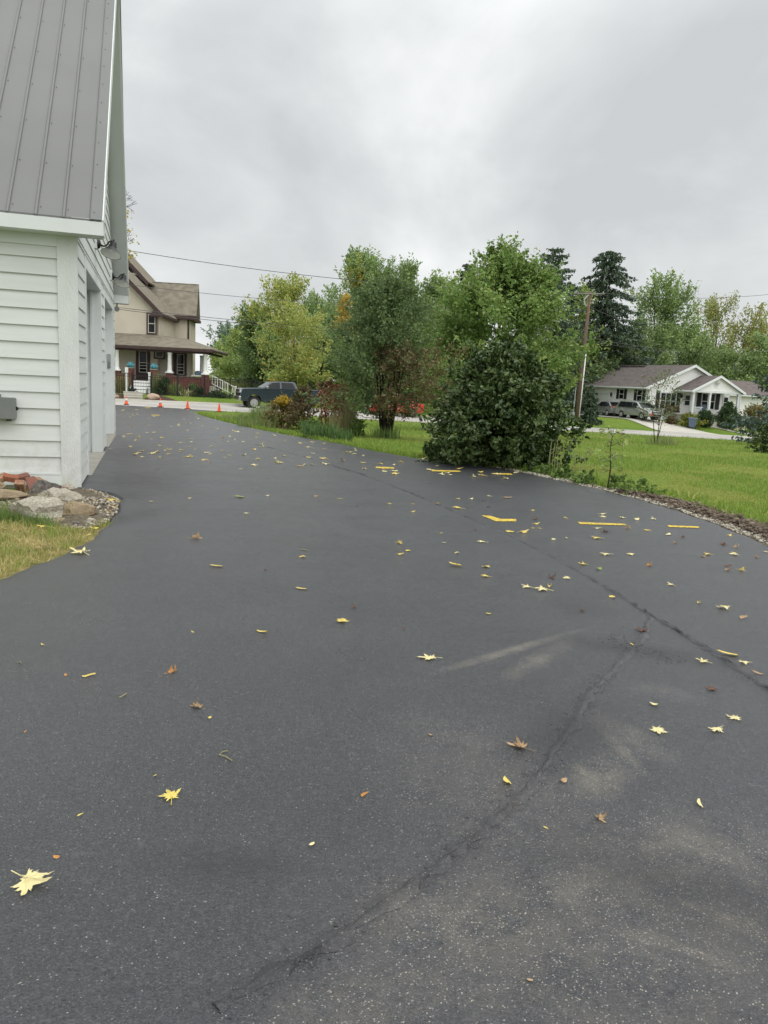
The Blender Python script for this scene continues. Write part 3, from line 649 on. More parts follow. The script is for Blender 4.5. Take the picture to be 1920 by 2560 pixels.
# ------------------------------------------------------------------ rubble corner left: soil sheet, stones, bricks, dry grass
def patch(name, pts, m, zo, kind='structure', h=0, seed=1, nn=26):
    """low irregular sheet over a polygon given on the ground, domed by h"""
    P = np.array(pts); c = P.mean(0); V = [(c[0], c[1], T(*c) + zo + h)]; F = []
    rings = 7; rs = np.random.default_rng(seed)
    for k in range(1, rings + 1):
        for p in P:
            q = c + (p - c) * k / rings + rs.normal(0, .012, 2) * (k < rings); d = 1 - (k / rings) ** 2
            V.append((q[0], q[1], T(*q) + zo + h * d + rs.normal(0, .18) * h * (k < rings) * .5 - (.02 if k == rings else 0)))
    n = len(P)
    me = bpy.data.meshes.new(name); fs = [(0, 1 + j, 1 + (j + 1) % n) for j in range(n)]
    for k in range(rings - 1):
        fs += [(1 + k * n + j, 1 + (k + 1) * n + j, 1 + (k + 1) * n + (j + 1) % n, 1 + k * n + (j + 1) % n) for j in range(n)]
    me.from_pydata(V, [], fs); me.materials.append(m); me.polygons.foreach_set('use_smooth', [True] * len(fs)); me.update()
    o = bpy.data.objects.new(name, me); COL.objects.link(o); return tag(o, kind=kind)
rub = [gxy(*p) for p in ((-60, 1265), (0, 1245), (90, 1232), (200, 1226), (262, 1236), (292, 1252), (300, 1270), (290, 1292), (268, 1312), (215, 1330), (150, 1325), (95, 1308), (50, 1290), (-40, 1290))]
patch('rubble_ground', rub, M['rubbledirt'], .012, 'structure', .09, 4)
dry = [gxy(*p) for p in ((-120, 1290), (40, 1290), (120, 1318), (215, 1332), (275, 1306), (300, 1320), (270, 1355), (225, 1385), (150, 1425), (80, 1455), (0, 1480), (-120, 1510))]
patch('dry_turf', dry, pm('dry_turf', (.3, .24, .11), (.13, .13, .04), 5, .95, 1, 50, .1), .006, 'structure', .015, 5)
def rock(name, m, loc, size, seed, rz=0, label=None, cat=None, group=None, squash=.6, angular=.22, sub=3, parent=None):
    bm = bmesh.new(); bmesh.ops.create_icosphere(bm, subdivisions=sub, radius=1)
    rs = np.random.default_rng(seed); k = rs.normal(size=(9, 3)); k = k / np.linalg.norm(k, axis=1, keepdims=True); off = rs.uniform(.55, .9, 9)
    ph = rs.uniform(0, 6, (4, 3))
    for v in bm.verts:
        p = np.array(v.co)
        for d, o in zip(k, off):
            s = p @ d
            if s > o: p = p - d * (s - o) * .85
        w = sum(math.sin(p @ (rs2 * 3.1) + 1.7 * i) for i, rs2 in enumerate(ph)) * .03 * angular / .22 + float(rs.normal(0, .02))
        p = p * (1 + w) * (1 + .05 * math.sin(17 * p[0] + 5 * p[2]) * math.sin(15 * p[1] - 9 * p[2])); v.co = Vector((p[0] * size[0], p[1] * size[1], p[2] * size[2]))
    me = bpy.data.meshes.new(name); bm.to_mesh(me); bm.free(); me.materials.append(m)
    o = bpy.data.objects.new(name, me); COL.objects.link(o); o.location = loc; o.rotation_euler = (0, 0, rz)
    return tag(o, label, cat, group)
def gp(x, y, up=0): q = G(x, y); return Vector((q[0], q[1], T(q[0], q[1]) + up))
rock('concrete_chunk', M['stone'], gp(100, 1306, .07), (.27, .17, .2), 3, .3, 'large rough grey concrete chunk at the front of the rubble heap', 'concrete chunk')
rock('concrete_chunk', M['stone2'], gp(183, 1300, .06), (.22, .12, .12), 5, .5, 'tan layered concrete chunk beside the asphalt edge', 'concrete chunk')
rock('concrete_chunk', M['stone'], gp(150, 1268, .06), (.26, .16, .15), 6, .2, 'broad pale concrete chunk lying behind the large front chunk', 'concrete chunk')
rock('concrete_chunk', M['stone3'], gp(112, 1246, .08), (.2, .12, .17), 8, 1, 'grey concrete lump against the garage wall beside the bricks', 'concrete chunk')
rock('concrete_chunk', M['stone'], gp(172, 1234, .05), (.07, .06, .09), 9, 1, 'small upright mortar lump at the foot of the garage corner board', 'concrete chunk')
for k_, (x_, y_, r_) in enumerate([(60, 1290, .1), (215, 1272, .08), (232, 1262, .06), (205, 1300, .07), (240, 1288, .06), (252, 1300, .05), (225, 1312, .06), (150, 1312, .07), (262, 1275, .05), (196, 1256, .08), (40, 1268, .1), (190, 1318, .05), (90, 1262, .1), (270, 1290, .045), (228, 1295, .05)]):
    rock('rubble_stone', M[('stone', 'stone2', 'stone3')[k_ % 3]], gp(x_, y_, .03), (r_, r_ * .75, r_ * .62), 40 + k_, k_ * 1.1, 'small rough stone in the rubble heap by the garage corner', 'stone', 'small stones of the rubble heap')
rock('flat_stone', M['stone2'], gp(20, 1262, .1), (.25, .14, .07), 11, .1, 'flat tan stone in the middle of the stacked rubble', 'stone')
rock('flat_stone', M['stone2'], gp(14, 1285, .03), (.22, .13, .055), 12, -.2, 'flat tan stone lying lowest in the stacked rubble', 'stone')
rock('flat_stone', M['stone2'], gp(-8, 1240, .12), (.12, .1, .05), 13, .4, 'small grey stone on top at the left edge of the photo', 'stone')
bi = 0
def brick(x, y, up, rot, m, label, s=1.0):
    mb = MB(); mb.box(-.1 * s, .1 * s, -.048, .048, -.031, .031); o = mb.build('loose_brick', m, None, bevel=.006)
    q = gp(x, y, up); o.location = q; o.rotation_euler = rot; tag(o, label, 'brick', 'old bricks in the rubble heap')
brick(28, 1232, .17, (.3, .2, .4), M['brick3'], 'orange-red rounded brick on top of the rubble heap', .8)
brick(52, 1250, .14, (.1, .75, 1.9), M['brick2'], 'tan-faced brick standing on end, leaning in the middle of the heap')
brick(56, 1228, .16, (.3, -.2, .7), M['brick'], 'dull pink brick lying behind the leaning tan brick', .8)
brick(80, 1238, .12, (.2, .7, -.9), M['brick'], 'dark red brick tipped towards the garage corner')
brick(66, 1222, .17, (.2, .1, -.3), M['brick'], 'dark red broken brick at the back of the heap', .5)
brick(40, 1218, .16, (.0, .1, .2), M['brick2'], 'pale tan brick at the back of the heap against the wall')
brick(146, 1240, .07, (0, .06, .35), M['brick'], 'red brick lying flat at the foot of the garage corner')
brick(18, 1214, .2, (.1, .3, .5), M['brick'], 'maroon brick at the very top of the heap near the left edge', .9)
brick(98, 1228, .12, (.5, .2, 1.4), M['brick2'], 'small tan brick end between the tipped red brick and the concrete lump', .6)
brick(182, 1268, .06, (.4, .3, .8), M['brick'], 'dark red brick fragment among pale gravel', .5)
brick(6, 1232, .17, (.2, -.3, 1.2), M['brick2'], 'brown brick at the left edge of the photo', .8)
def pebbles(name, pts, smin, smax, mats, seed, kind='stuff', zo=0.0):
    rs = np.random.default_rng(seed); V = []; F = []; mi = []
    base = np.array([(1, 0, 0), (-1, 0, 0), (0, 1, 0), (0, -1, 0), (0, 0, .7), (0, 0, -.7)])
    fs = [(0, 2, 4), (2, 1, 4), (1, 3, 4), (3, 0, 4), (2, 0, 5), (1, 2, 5), (3, 1, 5), (0, 3, 5)]
    for (X, Y, z) in pts:
        s = rs.uniform(smin, smax) * rs.choice([.6, 1, 1, 1.5]); A = np.linalg.qr(rs.normal(size=(3, 3)))[0]
        b = (base * rs.uniform(.6, 1.3, (6, 1)) * s) @ A; b[:, 2] *= .7; o = len(V)
        V += [tuple(p) for p in b + np.array([X, Y, z + s * .3 + zo])]; F += [tuple(o + i for i in f) for f in fs]; mi += [int(rs.integers(len(mats)))] * 8
    o = npmesh(name, np.array(V), np.array(F), mats, mi, None, 3); return tag(o, kind=kind)
def in_poly(x, y, P):
    c = False; j = len(P) - 1
    for i in range(len(P)):
        if (P[i][1] > y) != (P[j][1] > y) and x < (P[j][0] - P[i][0]) * (y - P[i][1]) / (P[j][1] - P[i][1]) + P[i][0]: c = not c
        j = i
    return c
def scatter(P, n, rs):
    P = np.array(P); lo, hi = P.min(0), P.max(0); out = []
    while len(out) < n:
        q = rs.uniform(lo, hi)
        if in_poly(q[0], q[1], P): out.append((q[0], q[1], T(q[0], q[1])))
    return out
M['peb2'] = pm('pale_chip', (.5, .47, .39), (.38, .35, .28), 20, .9); M['peb3'] = pm('dark_chip', (.17, .145, .115), (.11, .09, .07), 20, .9)
_rc = np.array(rub).mean(0)
pebbles('rubble_gravel', [(x, y, z + .02 + .07 * max(0, 1 - (math.hypot(x - _rc[0], y - _rc[1]) / .75) ** 2)) for x, y, z in scatter(rub, 3600, RNG)], .007, .022, [M['gravel'], M['peb2'], M['peb3'], M['stone2']], 3)

M['tarchip'] = pm('tar_chip', (.05, .051, .055), (.09, .092, .096), 30, .6, 0, None, .5); M['tarchip2'] = pm('tar_chip_pale', (.1, .1, .1), (.07, .07, .072), 30, .7)
SD = [(540, 2550), (700, 2460), (860, 2370), (1000, 2260), (1130, 2165), (1250, 2060), (1340, 1960), (1420, 1830), (1480, 1740), (1530, 1690)]
pebbles('seam_stones', seam_stones(SD, 3400, .034, 5), .002, .0052, [M['tarchip'], M['tarchip'], M['tarchip2']], 12)
pebbles('seam_stones', seam_stones([(1920, 1735), (1760, 1630), (1600, 1535), (1500, 1470), (1400, 1410), (1290, 1355), (1200, 1315)], 1500, .022, 6), .002, .0045, [M['tarchip'], M['tarchip'], M['tarchip2']], 13)
pebbles('seam_stones', seam_stones([(1530, 1610), (1600, 1640), (1680, 1665)], 500, .05, 7), .003, .006, [M['tarchip'], M['tarchip'], M['tarchip2']], 14)
# edge of the drive on the right: pale gravel, then turned soil
def edge_band(name, o0, o1, Y0, Y1, m, zo, h, seed):
    rs = np.random.default_rng(seed); V = []; n = 9; Ys = np.arange(Y0, Y1, .07)
    for Y in Ys:
        taper = min(1, (Y1 - Y) / 2.5)
        for k in range(n):
            t = k / (n - 1); X = Rx(Y) + o0 + (o1 - o0) * t * taper; z = T(X, Y) + zo + (0 if k in (0, n - 1) else h * math.sin(t * math.pi) * rs.uniform(.2, 1.5))
            V.append((X + rs.normal(0, .01), Y, z if k not in (0, n - 1) else T(X, Y) - .02))
    F = [(i * n + j, i * n + j + 1, (i + 1) * n + j + 1, (i + 1) * n + j) for i in range(len(Ys) - 1) for j in range(n - 1)]
    o = npmesh(name, np.array(V), np.array(F), [m]); return tag(o, kind='structure')
edge_band('gravel_strip', -.02, .3, 2.0, 14.2, M['rubbledirt'], .01, .02, 1)
edge_band('soil_strip', .18, .52, 1.5, 11.2, M['dirt'], .01, .05, 2)
pts = []
for _ in range(4600):
    Y = RNG.uniform(3.5, 14); X = Rx(Y) + .02 + abs(RNG.normal(0, .14)); pts.append((X, Y, T(X, Y) + .02))
pebbles('edge_gravel', pts, .007, .022, [M['gravel'], M['peb2'], M['peb2'], M['peb3']], 8)
pts = []
for _ in range(4400):
    Y = RNG.uniform(3, 11.2); X = Rx(Y) + np.clip(RNG.normal(.36, .11), .12, .6) * min(1, (11.4 - Y) / 1.5 + .3); pts.append((X, Y, T(X, Y) + RNG.uniform(.01, .07)))
M['clod'] = pm('soil_clod', (.15, .115, .085), (.1, .076, .056), 20, .95); M['clod2'] = pm('soil_clod_pale', (.23, .185, .138), (.16, .125, .095), 20, .95)
pebbles('soil_clods', pts, .01, .036, [M['clod'], M['clod'], M['clod2']], 9)

# ------------------------------------------------------------------ vegetation builders
def envelope(shape, h):
    h = np.clip(h, 0, 1)
    if shape == 'oval': return np.sqrt(np.clip(1 - (2 * h - 1) ** 2, 0, 1)) ** .8
    if shape == 'round': return np.clip(np.sqrt(np.clip(1 - (1.75 * h - .75) ** 2, 0, 1)), .1, 1)
    if shape == 'cone': return (1 - h) ** .75 * np.clip(h * 8, .3, 1)
    if shape == 'dome': return np.sqrt(np.clip(1 - h ** 1.7, 0, 1)) * np.clip(.75 + h * 2.2, .6, 1)
    if shape == 'vase': return np.clip(.45 + .8 * h, 0, 1) * np.sqrt(np.clip(1 - np.clip((h - .55) / .45, 0, 1) ** 2, 0, 1))
    return np.ones_like(h)
def tree(name, label, cat, loc, H, R_, z0, shape, mats, nsprig, nleaf, leaf, seed, group=None, trunk=.12, bark='bark', sl=None, ry=1.0, upw=.5, gap=.0, multi=1,
         limbs=9, up=.25, aspect=.6, inner=.35, crownname='crown', topmats=None, long=False, fold=.15, lean=(0, 0), prof=None, lump=.22, width=.3, boughs=0):
    rng = np.random.default_rng(seed); t = thing(name, label, cat, loc, 0, group)
    ph = rng.uniform(0, 6.28, 6)
    h = rng.beta(1.25, 1.15, nsprig); a = rng.uniform(0, 2 * np.pi, nsprig)
    env = envelope(shape, h) if prof is None else np.interp(h, [p[0] for p in prof], [p[1] for p in prof])
    irr = 1 + lump * (np.sin(2 * a + ph[0] + 5 * h) * .5 + np.sin(3 * a + ph[1] - 7 * h) * .5 + np.sin(5 * a + 11 * h + ph[2]) * .4)
    rr = env * irr * R_ * np.sqrt(rng.uniform(inner ** 2, 1, nsprig))
    zz = z0 + h * (H - z0) * .97
    if gap:
        keep = (np.sin(3 * a + 9 * h + ph[3]) + np.sin(2 * a - 13 * h + ph[4]) + rng.normal(0, .4, nsprig)) > gap * 2 - 1.5
    else: keep = np.ones(nsprig, bool)
    S = np.stack([rr * np.cos(a) + lean[0] * h, rr * np.sin(a) * ry + lean[1] * h, zz], 1)[keep]; hk = h[keep]
    if boughs:
        Bc = S[:boughs]; bi_ = rng.integers(0, len(Bc), len(S)); br = R_ * .2
        ec = np.interp((Bc[:, 2] - z0) / (H - z0), [p[0] for p in prof], [p[1] for p in prof]) if prof else envelope(shape, (Bc[:, 2] - z0) / (H - z0))
        S = Bc[bi_] + rng.normal(size=S.shape) * (br * (.3 + .7 * ec[bi_]))[:, None] * np.array([1, 1, .5]); S[:, 2] = np.clip(S[:, 2], z0, H * .99); a = np.arctan2(S[:, 1], S[:, 0]); hk = np.clip((S[:, 2] - z0) / (H - z0), 0, 1); keep = np.ones(len(S), bool)
    outd = unit(np.stack([np.cos(a), np.sin(a), 0 * a], 1)[keep] * (1 - hk[:, None] * .6) + np.array([0, 0, 1.]) * (upw * (.5 + hk[:, None])) + rng.normal(size=(keep.sum(), 3)) * .35)
    sl = sl or R_ * .3
    L = sl * rng.uniform(.6, 1.3, len(S)); k = nleaf
    tt = rng.uniform(-.35, 1, (len(S), k, 1)) ; w = (width * L[:, None, None]) * (1.05 - .75 * np.clip(tt, 0, 1))
    C = S[:, None, :] + outd[:, None, :] * (tt - .35) * L[:, None, None] + rng.normal(size=(len(S), k, 3)) * w * .55
    sm = rng.integers(0, len(mats), len(S))
    mi = np.repeat(sm[:, None], k, 1); fl = rng.random(mi.shape) < .3; mi[fl] = rng.integers(0, len(mats), fl.sum())
    allm = list(mats)
    if topmats:
        allm += list(topmats[1]); sel = topmats[0](S, hk); q = rng.random(mi.shape) < .8
        mi = np.where(sel[:, None] & q, len(mats) + rng.integers(0, len(topmats[1]), mi.shape), mi)
    C = C.reshape(-1, 3); C[:, 2] = np.maximum(C[:, 2], .03); mi = mi.reshape(-1)
    sz = leaf * rng.uniform(.6, 1.35, len(C))
    ax = np.repeat(outd[:, None, :], k, 1).reshape(-1, 3)
    leaves(crownname, C, sz, allm, mi, rng, t, up, aspect, fold, ax, long)
    if trunk:
        mb = MB(); top = z0 + (H - z0) * .7; stems = []
        for s in range(multi):
            an = 2 * math.pi * s / multi + seed; sp = .0 if multi == 1 else .16 * (H ** .5)
            b0 = Vector((math.cos(an) * trunk * 1.1 * (multi > 1) * (2.2 if multi > 5 else 1), math.sin(an) * trunk * 1.1 * (multi > 1), -.1))
            pts = [b0]
            for q in range(1, 7):
                f = q / 6; pts.append(Vector((b0.x + math.cos(an) * sp * f * 1.6 + lean[0] * f * .7 + rng.normal(0, .03) * H * .12, b0.y + math.sin(an) * sp * f * 1.6 + lean[1] * f * .7 + rng.normal(0, .03) * H * .12, top * f)))
            stems.append(pts); mb.tube(pts, [trunk * (1.25 if q == 0 else 1 - .8 * q / 6) for q in range(7)], 8)
        idx = rng.choice(len(S), min(limbs * multi, len(S)), replace=False)
        for j, ii in enumerate(idx):
            pts = stems[j % multi]; e = Vector(S[ii]); q = 2 + j % 3; st = pts[q] if pts[q].z < e.z + .2 * H else pts[1]
            m1 = st.lerp(e, .5) + Vector((0, 0, -.03 * H)); mb.tube([st, m1, e], [trunk * .34, trunk * .2, trunk * .06], 5)
        mb.build('trunk', M[bark], t, True)
    return t
def conifer(name, label, loc, H, R_, mats, seed, leaf=.3, group=None, whorls=16, per=7, z0=.06, droop=.35, dens=34, gaps=.15, ex=.62):
    rng = np.random.default_rng(seed); t = thing(name, label, 'tree', loc, 0, group); C = []; AX = []; mb = MB()
    mb.tube([(0, 0, -.1), (.03, 0, H * .5), (0, 0, H * .96)], [H * .016 + .03, H * .01, .015], 8); BR = mb
    for w in range(whorls):
        f = (w + rng.uniform(-.3, .3)) / whorls; f = min(max(f, 0), 1); zc = H * (z0 + (1 - z0) * f * .985); Rw = R_ * (1 - f) ** ex * rng.uniform(.7, 1.15) + .04 * R_
        for b in range(per):
            if rng.random() < gaps: continue
            z = zc + rng.uniform(-.6, .6) * H / whorls * (f < .93); a = 2 * math.pi * b / per + rng.uniform(-.4, .4) + w; l = Rw * rng.uniform(.7, 1.15); n = max(8, int(dens * l / R_) + 6)
            s = rng.uniform(.12, 1, n); up = .12 * l * s - droop * l * s ** 1.8 + .18 * l * np.clip(s - .75, 0, 1)
            d = np.array([math.cos(a), math.sin(a), 0]); side = np.array([-d[1], d[0], 0]); wd = .17 * l * (1.1 - s)
            c = d * (s * l)[:, None] + side * (rng.uniform(-1, 1, n) * wd)[:, None]; c[:, 2] = z + up - np.abs(rng.normal(0, .28, n)) * leaf * 1.6
            C.append(c); AX.append(np.tile(d * .6 + np.array([0, 0, -.75]), (n, 1)) + rng.normal(size=(n, 3)) * .3)
            if l > .3: BR.tube([(0, 0, z), tuple(d * l * .5 + np.array([0, 0, z + .06 * l - droop * l * .29])), tuple(d * l + np.array([0, 0, z + .16 * l - droop * l]))], [.02 + .006 * l, .012, .004], 4)
    C = np.concatenate(C); AX = np.concatenate(AX)
    leaves('crown', C, leaf * rng.uniform(.6, 1.4, len(C)), mats, rng.integers(0, len(mats), len(C)), rng, t, .15, .42, .1, AX)
    mb.build('trunk', M['barkdark'], t, True)
    return t
def shrub(name, label, loc, H, R_, mats, seed, leaf=.07, n=130, k=24, shape='dome', cat='shrub', group=None, ry=1., stems=True, **kw):
    return tree(name, label, cat, loc, H, R_, .02, shape, mats, n, k, leaf, seed, group, trunk=.02 if stems else 0, bark='barkdark', multi=3, limbs=3, crownname='foliage', ry=ry, **kw)
def tuft(name, label, loc, H, R_, mats, seed, n=220, w=.012, cat='plant', group=None, lean=.35, part='blades', extra=None):
    rng = np.random.default_rng(seed); t = thing(name, label, cat, loc, 0, group)
    rr = R_ * np.sqrt(rng.random(n)) * .5; a = rng.uniform(0, 6.28, n); B = np.stack([rr * np.cos(a), rr * np.sin(a), 0 * a], 1)
    blades(part, B, H * rng.uniform(.6, 1.1, n), w * rng.uniform(.7, 1.3, n), mats, rng.integers(0, len(mats), n), rng, t, lean)
    return t
def P3(px, Y, dz=0): X, Y, z = XY_at(px, Y); return (X, Y, z + dz)
def colpx(x, y, Y):              # ground spot at distance Y under the pixel x,y of the photograph
    q = at(x, y, Y); return (q[0], Y, T(q[0], Y))
def hgt(x, y, Y, loc): return at(x, y, Y)[2] - loc[2]

# --- the dark glossy bush by the drive
l = colpx(1247, 1160, 14.6)
tree('magnolia_bush', 'large dark glossy broad-leaved bush at the edge of the driveway', 'bush', l, hgt(1240, 866, 14.6, l), 1.15, .0, 'dome', M['magnolia'], 1500, 22, .09, 21, boughs=320,
     trunk=.05, bark='barkdark', multi=4, limbs=6, sl=.26, up=.12, aspect=.52, inner=.3, crownname='foliage', long=True, fold=.1,
     prof=[(0, .86), (.1, 1.0), (.3, 1.02), (.5, .9), (.68, .76), (.82, .58), (.92, .38), (1, .1)], lump=.06, width=.36, upw=.3)
shrub('magnolia_bush', 'low dark spray of glossy leaves at the left foot of the large glossy bush', colpx(1092, 1150, 15.6), .36, .36, M['magnolia'], 22, .09, 50, 14, long=True, cat='bush')
# --- big green maple behind it
l = colpx(1232, 1050, 36)
tree('maple_tree', 'big broad green maple standing behind the dark glossy bush', 'tree', l, hgt(1232, 608, 36, l), 3.25, .45, 'round', M['maple'], 1350, 36, .17, 31, trunk=.16, boughs=95, sl=.85, upw=.55,
     limbs=8, prof=[(0, .82), (.12, 1.0), (.3, 1.05), (.48, 1.0), (.63, .84), (.78, .6), (.9, .3), (1, .02)], lump=.2, width=.34, up=.35)
# --- crab apple, multi-stemmed
l = tuple(G(965, 1095))
tree('crabapple_tree', 'dark multi-stemmed crab apple with browning lower leaves on the verge', 'tree', l, hgt(950, 700, 24.7, l), 1.85, .8, 'oval', M['crab'], 760, 40, .088, 41, trunk=.045, bark='barkdark', multi=7, limbs=2, sl=.5, boughs=110,
     topmats=(lambda S, h: (h < .52) & (S[:, 0] > -.5), M['crabbrown']), prof=[(0, .55), (.15, .95), (.35, 1.0), (.6, .88), (.8, .66), (1, .15)], lump=.25, width=.36, inner=.3)
tuft('grass_clump', 'green grass clump around the crab apple stems', (l[0], l[1] - .3, l[2]), .45, 1.0, M['weed'], 42, 260, .014)
# --- trees across the street
def T1(px, ytop, Y, wpx, name, label, shape, mats, ns, nl, leaf, seed, z0f=.12, **kw):
    l = colpx(px, 1000, Y); H = hgt(px, ytop, Y, l); kw.setdefault('boughs', 40)
    return tree(name, label, 'tree', l, H, wpx / 2 / FPX * Y, H * z0f, shape, mats, int(ns * 1.15), int(nl * 1.5), leaf * .78, seed, group='trees across the street', **kw)
T1(738, 765, 63, 178, 'ash_tree', 'yellow-green light-leaved ash behind the parked pickup', 'oval', M['yellowgreen'], 330, 26, .24, 51, .16, trunk=.11, sl=1.2, upw=.5, gap=.12, inner=.2)
T1(725, 700, 90, 190, 'maple_tree', 'yellowing maple with a golden-green top behind the light-leaved ash', 'round', M['cotton'], 380, 30, .36, 52, .1, trunk=.22, sl=1.9, upw=.9, topmats=(lambda S, h: h > .62, M['yellowtop']))
T1(815, 718, 88, 110, 'maple_tree', 'mid-green maple between the yellowing maple and the orange-topped tree', 'oval', M['cotton'], 240, 30, .34, 53, .1, trunk=.2, sl=1.7, upw=.9)
T1(920, 640, 72, 165, 'cottonwood_tree', 'tall ragged cottonwood with a yellow sprig at its crown', 'oval', M['cotton'], 330, 30, .3, 54, .12, trunk=.24, sl=1.5, upw=.7, topmats=(lambda S, h: (h > .84) & (S[:, 0] < -.6), M['yellowtop']), lump=.35)
T1(888, 626, 73, 72, 'cottonwood_tree', 'thin leaning cottonwood spire left of the tall ragged cottonwood', 'oval', M['cotton'], 90, 26, .3, 55, .72, trunk=.12, sl=1.3, upw=.6, topmats=(lambda S, h: (h < .35), M['autumn']), lump=.4)
T1(1004, 645, 71, 105, 'cottonwood_tree', 'green cottonwood spire right of the tall ragged cottonwood', 'cone', M['cotton'], 200, 28, .3, 56, .2, trunk=.2, sl=1.5, upw=.8)
T1(852, 742, 66, 66, 'maple_tree', 'small orange-topped maple in front of the ragged cottonwood', 'cone', M['cotton'], 110, 26, .24, 57, .2, trunk=.1, sl=1.0, topmats=(lambda S, h: h > .55, M['autumn']))
T1(655, 768, 95, 120, 'oak_tree', 'dark green dense tree at the left of the street trees', 'oval', M['darkgreen'], 330, 30, .4, 58, .03, trunk=.25, sl=1.9)
T1(612, 828, 108, 100, 'hedgerow_tree', 'rounded yellow-green tree beside the field, nearest to the dark dense tree', 'round', M['hedge'], 200, 30, .42, 59, .02, trunk=.15, sl=1.8)
T1(560, 866, 118, 90, 'hedgerow_tree', 'low rounded yellow-green tree at the far left of the field edge', 'round', M['hedge'], 180, 30, .42, 60, .02, trunk=.15, sl=1.7)
T1(660, 868, 100, 110, 'hedgerow_tree', 'olive low tree behind the pickup and the play tower', 'round', M['midgreen'], 190, 28, .4, 61, .02, trunk=.15, sl=1.8)
T1(566, 812, 185, 84, 'poplar_tree', 'hazy grey-green distant tree beyond the porch corner', 'oval', M['fartree_hazed'], 240, 26, .62, 62, .1, trunk=.3, sl=2.6, upw=.9, lump=.3)
T1(1090, 690, 78, 180, 'maple_tree', 'green tree filling the gap between the cottonwoods and the big maple', 'round', M['midgreen'], 320, 30, .34, 63, .1, trunk=.2, sl=1.7, upw=.7)
T1(1040, 770, 66, 150, 'maple_tree', 'dark green tree behind the red car', 'round', M['darkgreen'], 300, 28, .3, 64, .1, trunk=.2, sl=1.5)
T1(800, 850, 74, 150, 'maple_tree', 'low dark green tree behind the pickup bed', 'round', M['darkgreen'], 240, 28, .34, 65, .05, trunk=.15, sl=1.5)
T1(1425, 720, 92, 90, 'maple_tree', 'yellow-tinged tree between the two tall spruces', 'oval', M['hedge'], 190, 28, .38, 66, .05, trunk=.2, sl=1.7, upw=.8)
T1(1630, 690, 100, 190, 'maple_tree', 'large green maple right of the tall spruce', 'round', M['midgreen'], 360, 30, .4, 67, .12, trunk=.3, sl=2.3, upw=1.1, lump=.28)
T1(1555, 800, 97, 190, 'maple_tree', 'dark green tree behind the white ranch house ridge', 'round', M['darkgreen'], 300, 30, .4, 68, .03, trunk=.3, sl=2.2)
T1(1690, 800, 104, 170, 'maple_tree', 'mid-green tree behind the ranch house front gable', 'round', M['midgreen'], 260, 28, .42, 69, .03, trunk=.25, sl=2.0, gap=.1)
T1(1775, 748, 110, 150, 'cottonwood_tree', 'airy pale-green cottonwood with sky showing through it', 'round', M['airy'], 270, 26, .36, 70, .18, trunk=.28, sl=2.2, upw=1.3, gap=.2, limbs=22)
T1(1862, 764, 108, 110, 'cottonwood_tree', 'yellow-tinged airy cottonwood at the right of the pale-green one', 'round', M['airy'], 240, 26, .36, 71, .18, trunk=.25, sl=2.0, upw=1.0, gap=.25, limbs=14, topmats=(lambda S, h: S[:, 0] > 1, M['yellowtop']))
T1(1800, 880, 100, 230, 'maple_tree', 'dark green tree behind the transformer pole', 'round', M['midgreen'], 320, 28, .42, 72, .02, trunk=.25, sl=2.0)
T1(1915, 832, 96, 130, 'maple_tree', 'bushy green tree at the right edge of the photo', 'round', M['midgreen'], 260, 28, .38, 73, .1, trunk=.2, sl=1.8)
T1(1480, 900, 90, 150, 'maple_tree', 'dark low tree behind the tall wooden utility pole', 'round', M['darkgreen'], 240, 28, .36, 74, .02, trunk=.2, sl=1.8)
T1(860, 700, 82, 200, 'maple_tree', 'broad green maple filling behind the orange-topped tree', 'round', M['cotton'], 380, 32, .34, 75, .08, trunk=.2, sl=1.7, upw=.8)
T1(960, 690, 76, 200, 'maple_tree', 'broad bright green maple directly behind the crab apple', 'round', M['midgreen'], 420, 32, .32, 76, .06, trunk=.2, sl=1.6, upw=.7)
T1(1000, 780, 70, 200, 'maple_tree', 'low leafy green tree filling under the crowns right of the crab apple', 'round', M['midgreen'], 360, 30, .3, 77, .03, trunk=.15, sl=1.5)
def C1(px, ytop, Y, wpx, label, seed, mats='spruce', **kw):
    l = colpx(px, 1000, Y); return conifer('spruce_tree', label, l, hgt(px, ytop, Y, l), wpx / 2 / FPX * Y, M[mats], seed, group='conifers', **kw)
C1(1490, 608, 94, 330, 'tallest dark spruce with drooping ragged branches left of the ranch house', 81, leaf=.42, whorls=34, per=9, dens=170, droop=.3, gaps=.16)
C1(1360, 606, 86, 290, 'dark spruce rising behind the right shoulder of the big maple', 82, leaf=.38, whorls=30, per=8, dens=130, droop=.05, gaps=.12)
C1(1150, 640, 88, 170, 'dark spruce tip showing behind the left shoulder of the big maple', 83, leaf=.38, whorls=26, per=8, dens=120, droop=.05)
C1(1475, 958, 71, 66, 'small young spruce at the foot of the wooden utility pole', 84, leaf=.3, whorls=12, per=8, dens=50, droop=.4)
l = colpx(2000, 1000, 44); conifer('blue_spruce', 'blue-green spruce with sweeping branches at the right edge of the photo', l, hgt(2000, 800, 44, l), 3.6, M['bluespruce'], 85, leaf=.26, whorls=13, per=10, dens=110, droop=.12, gaps=.05)
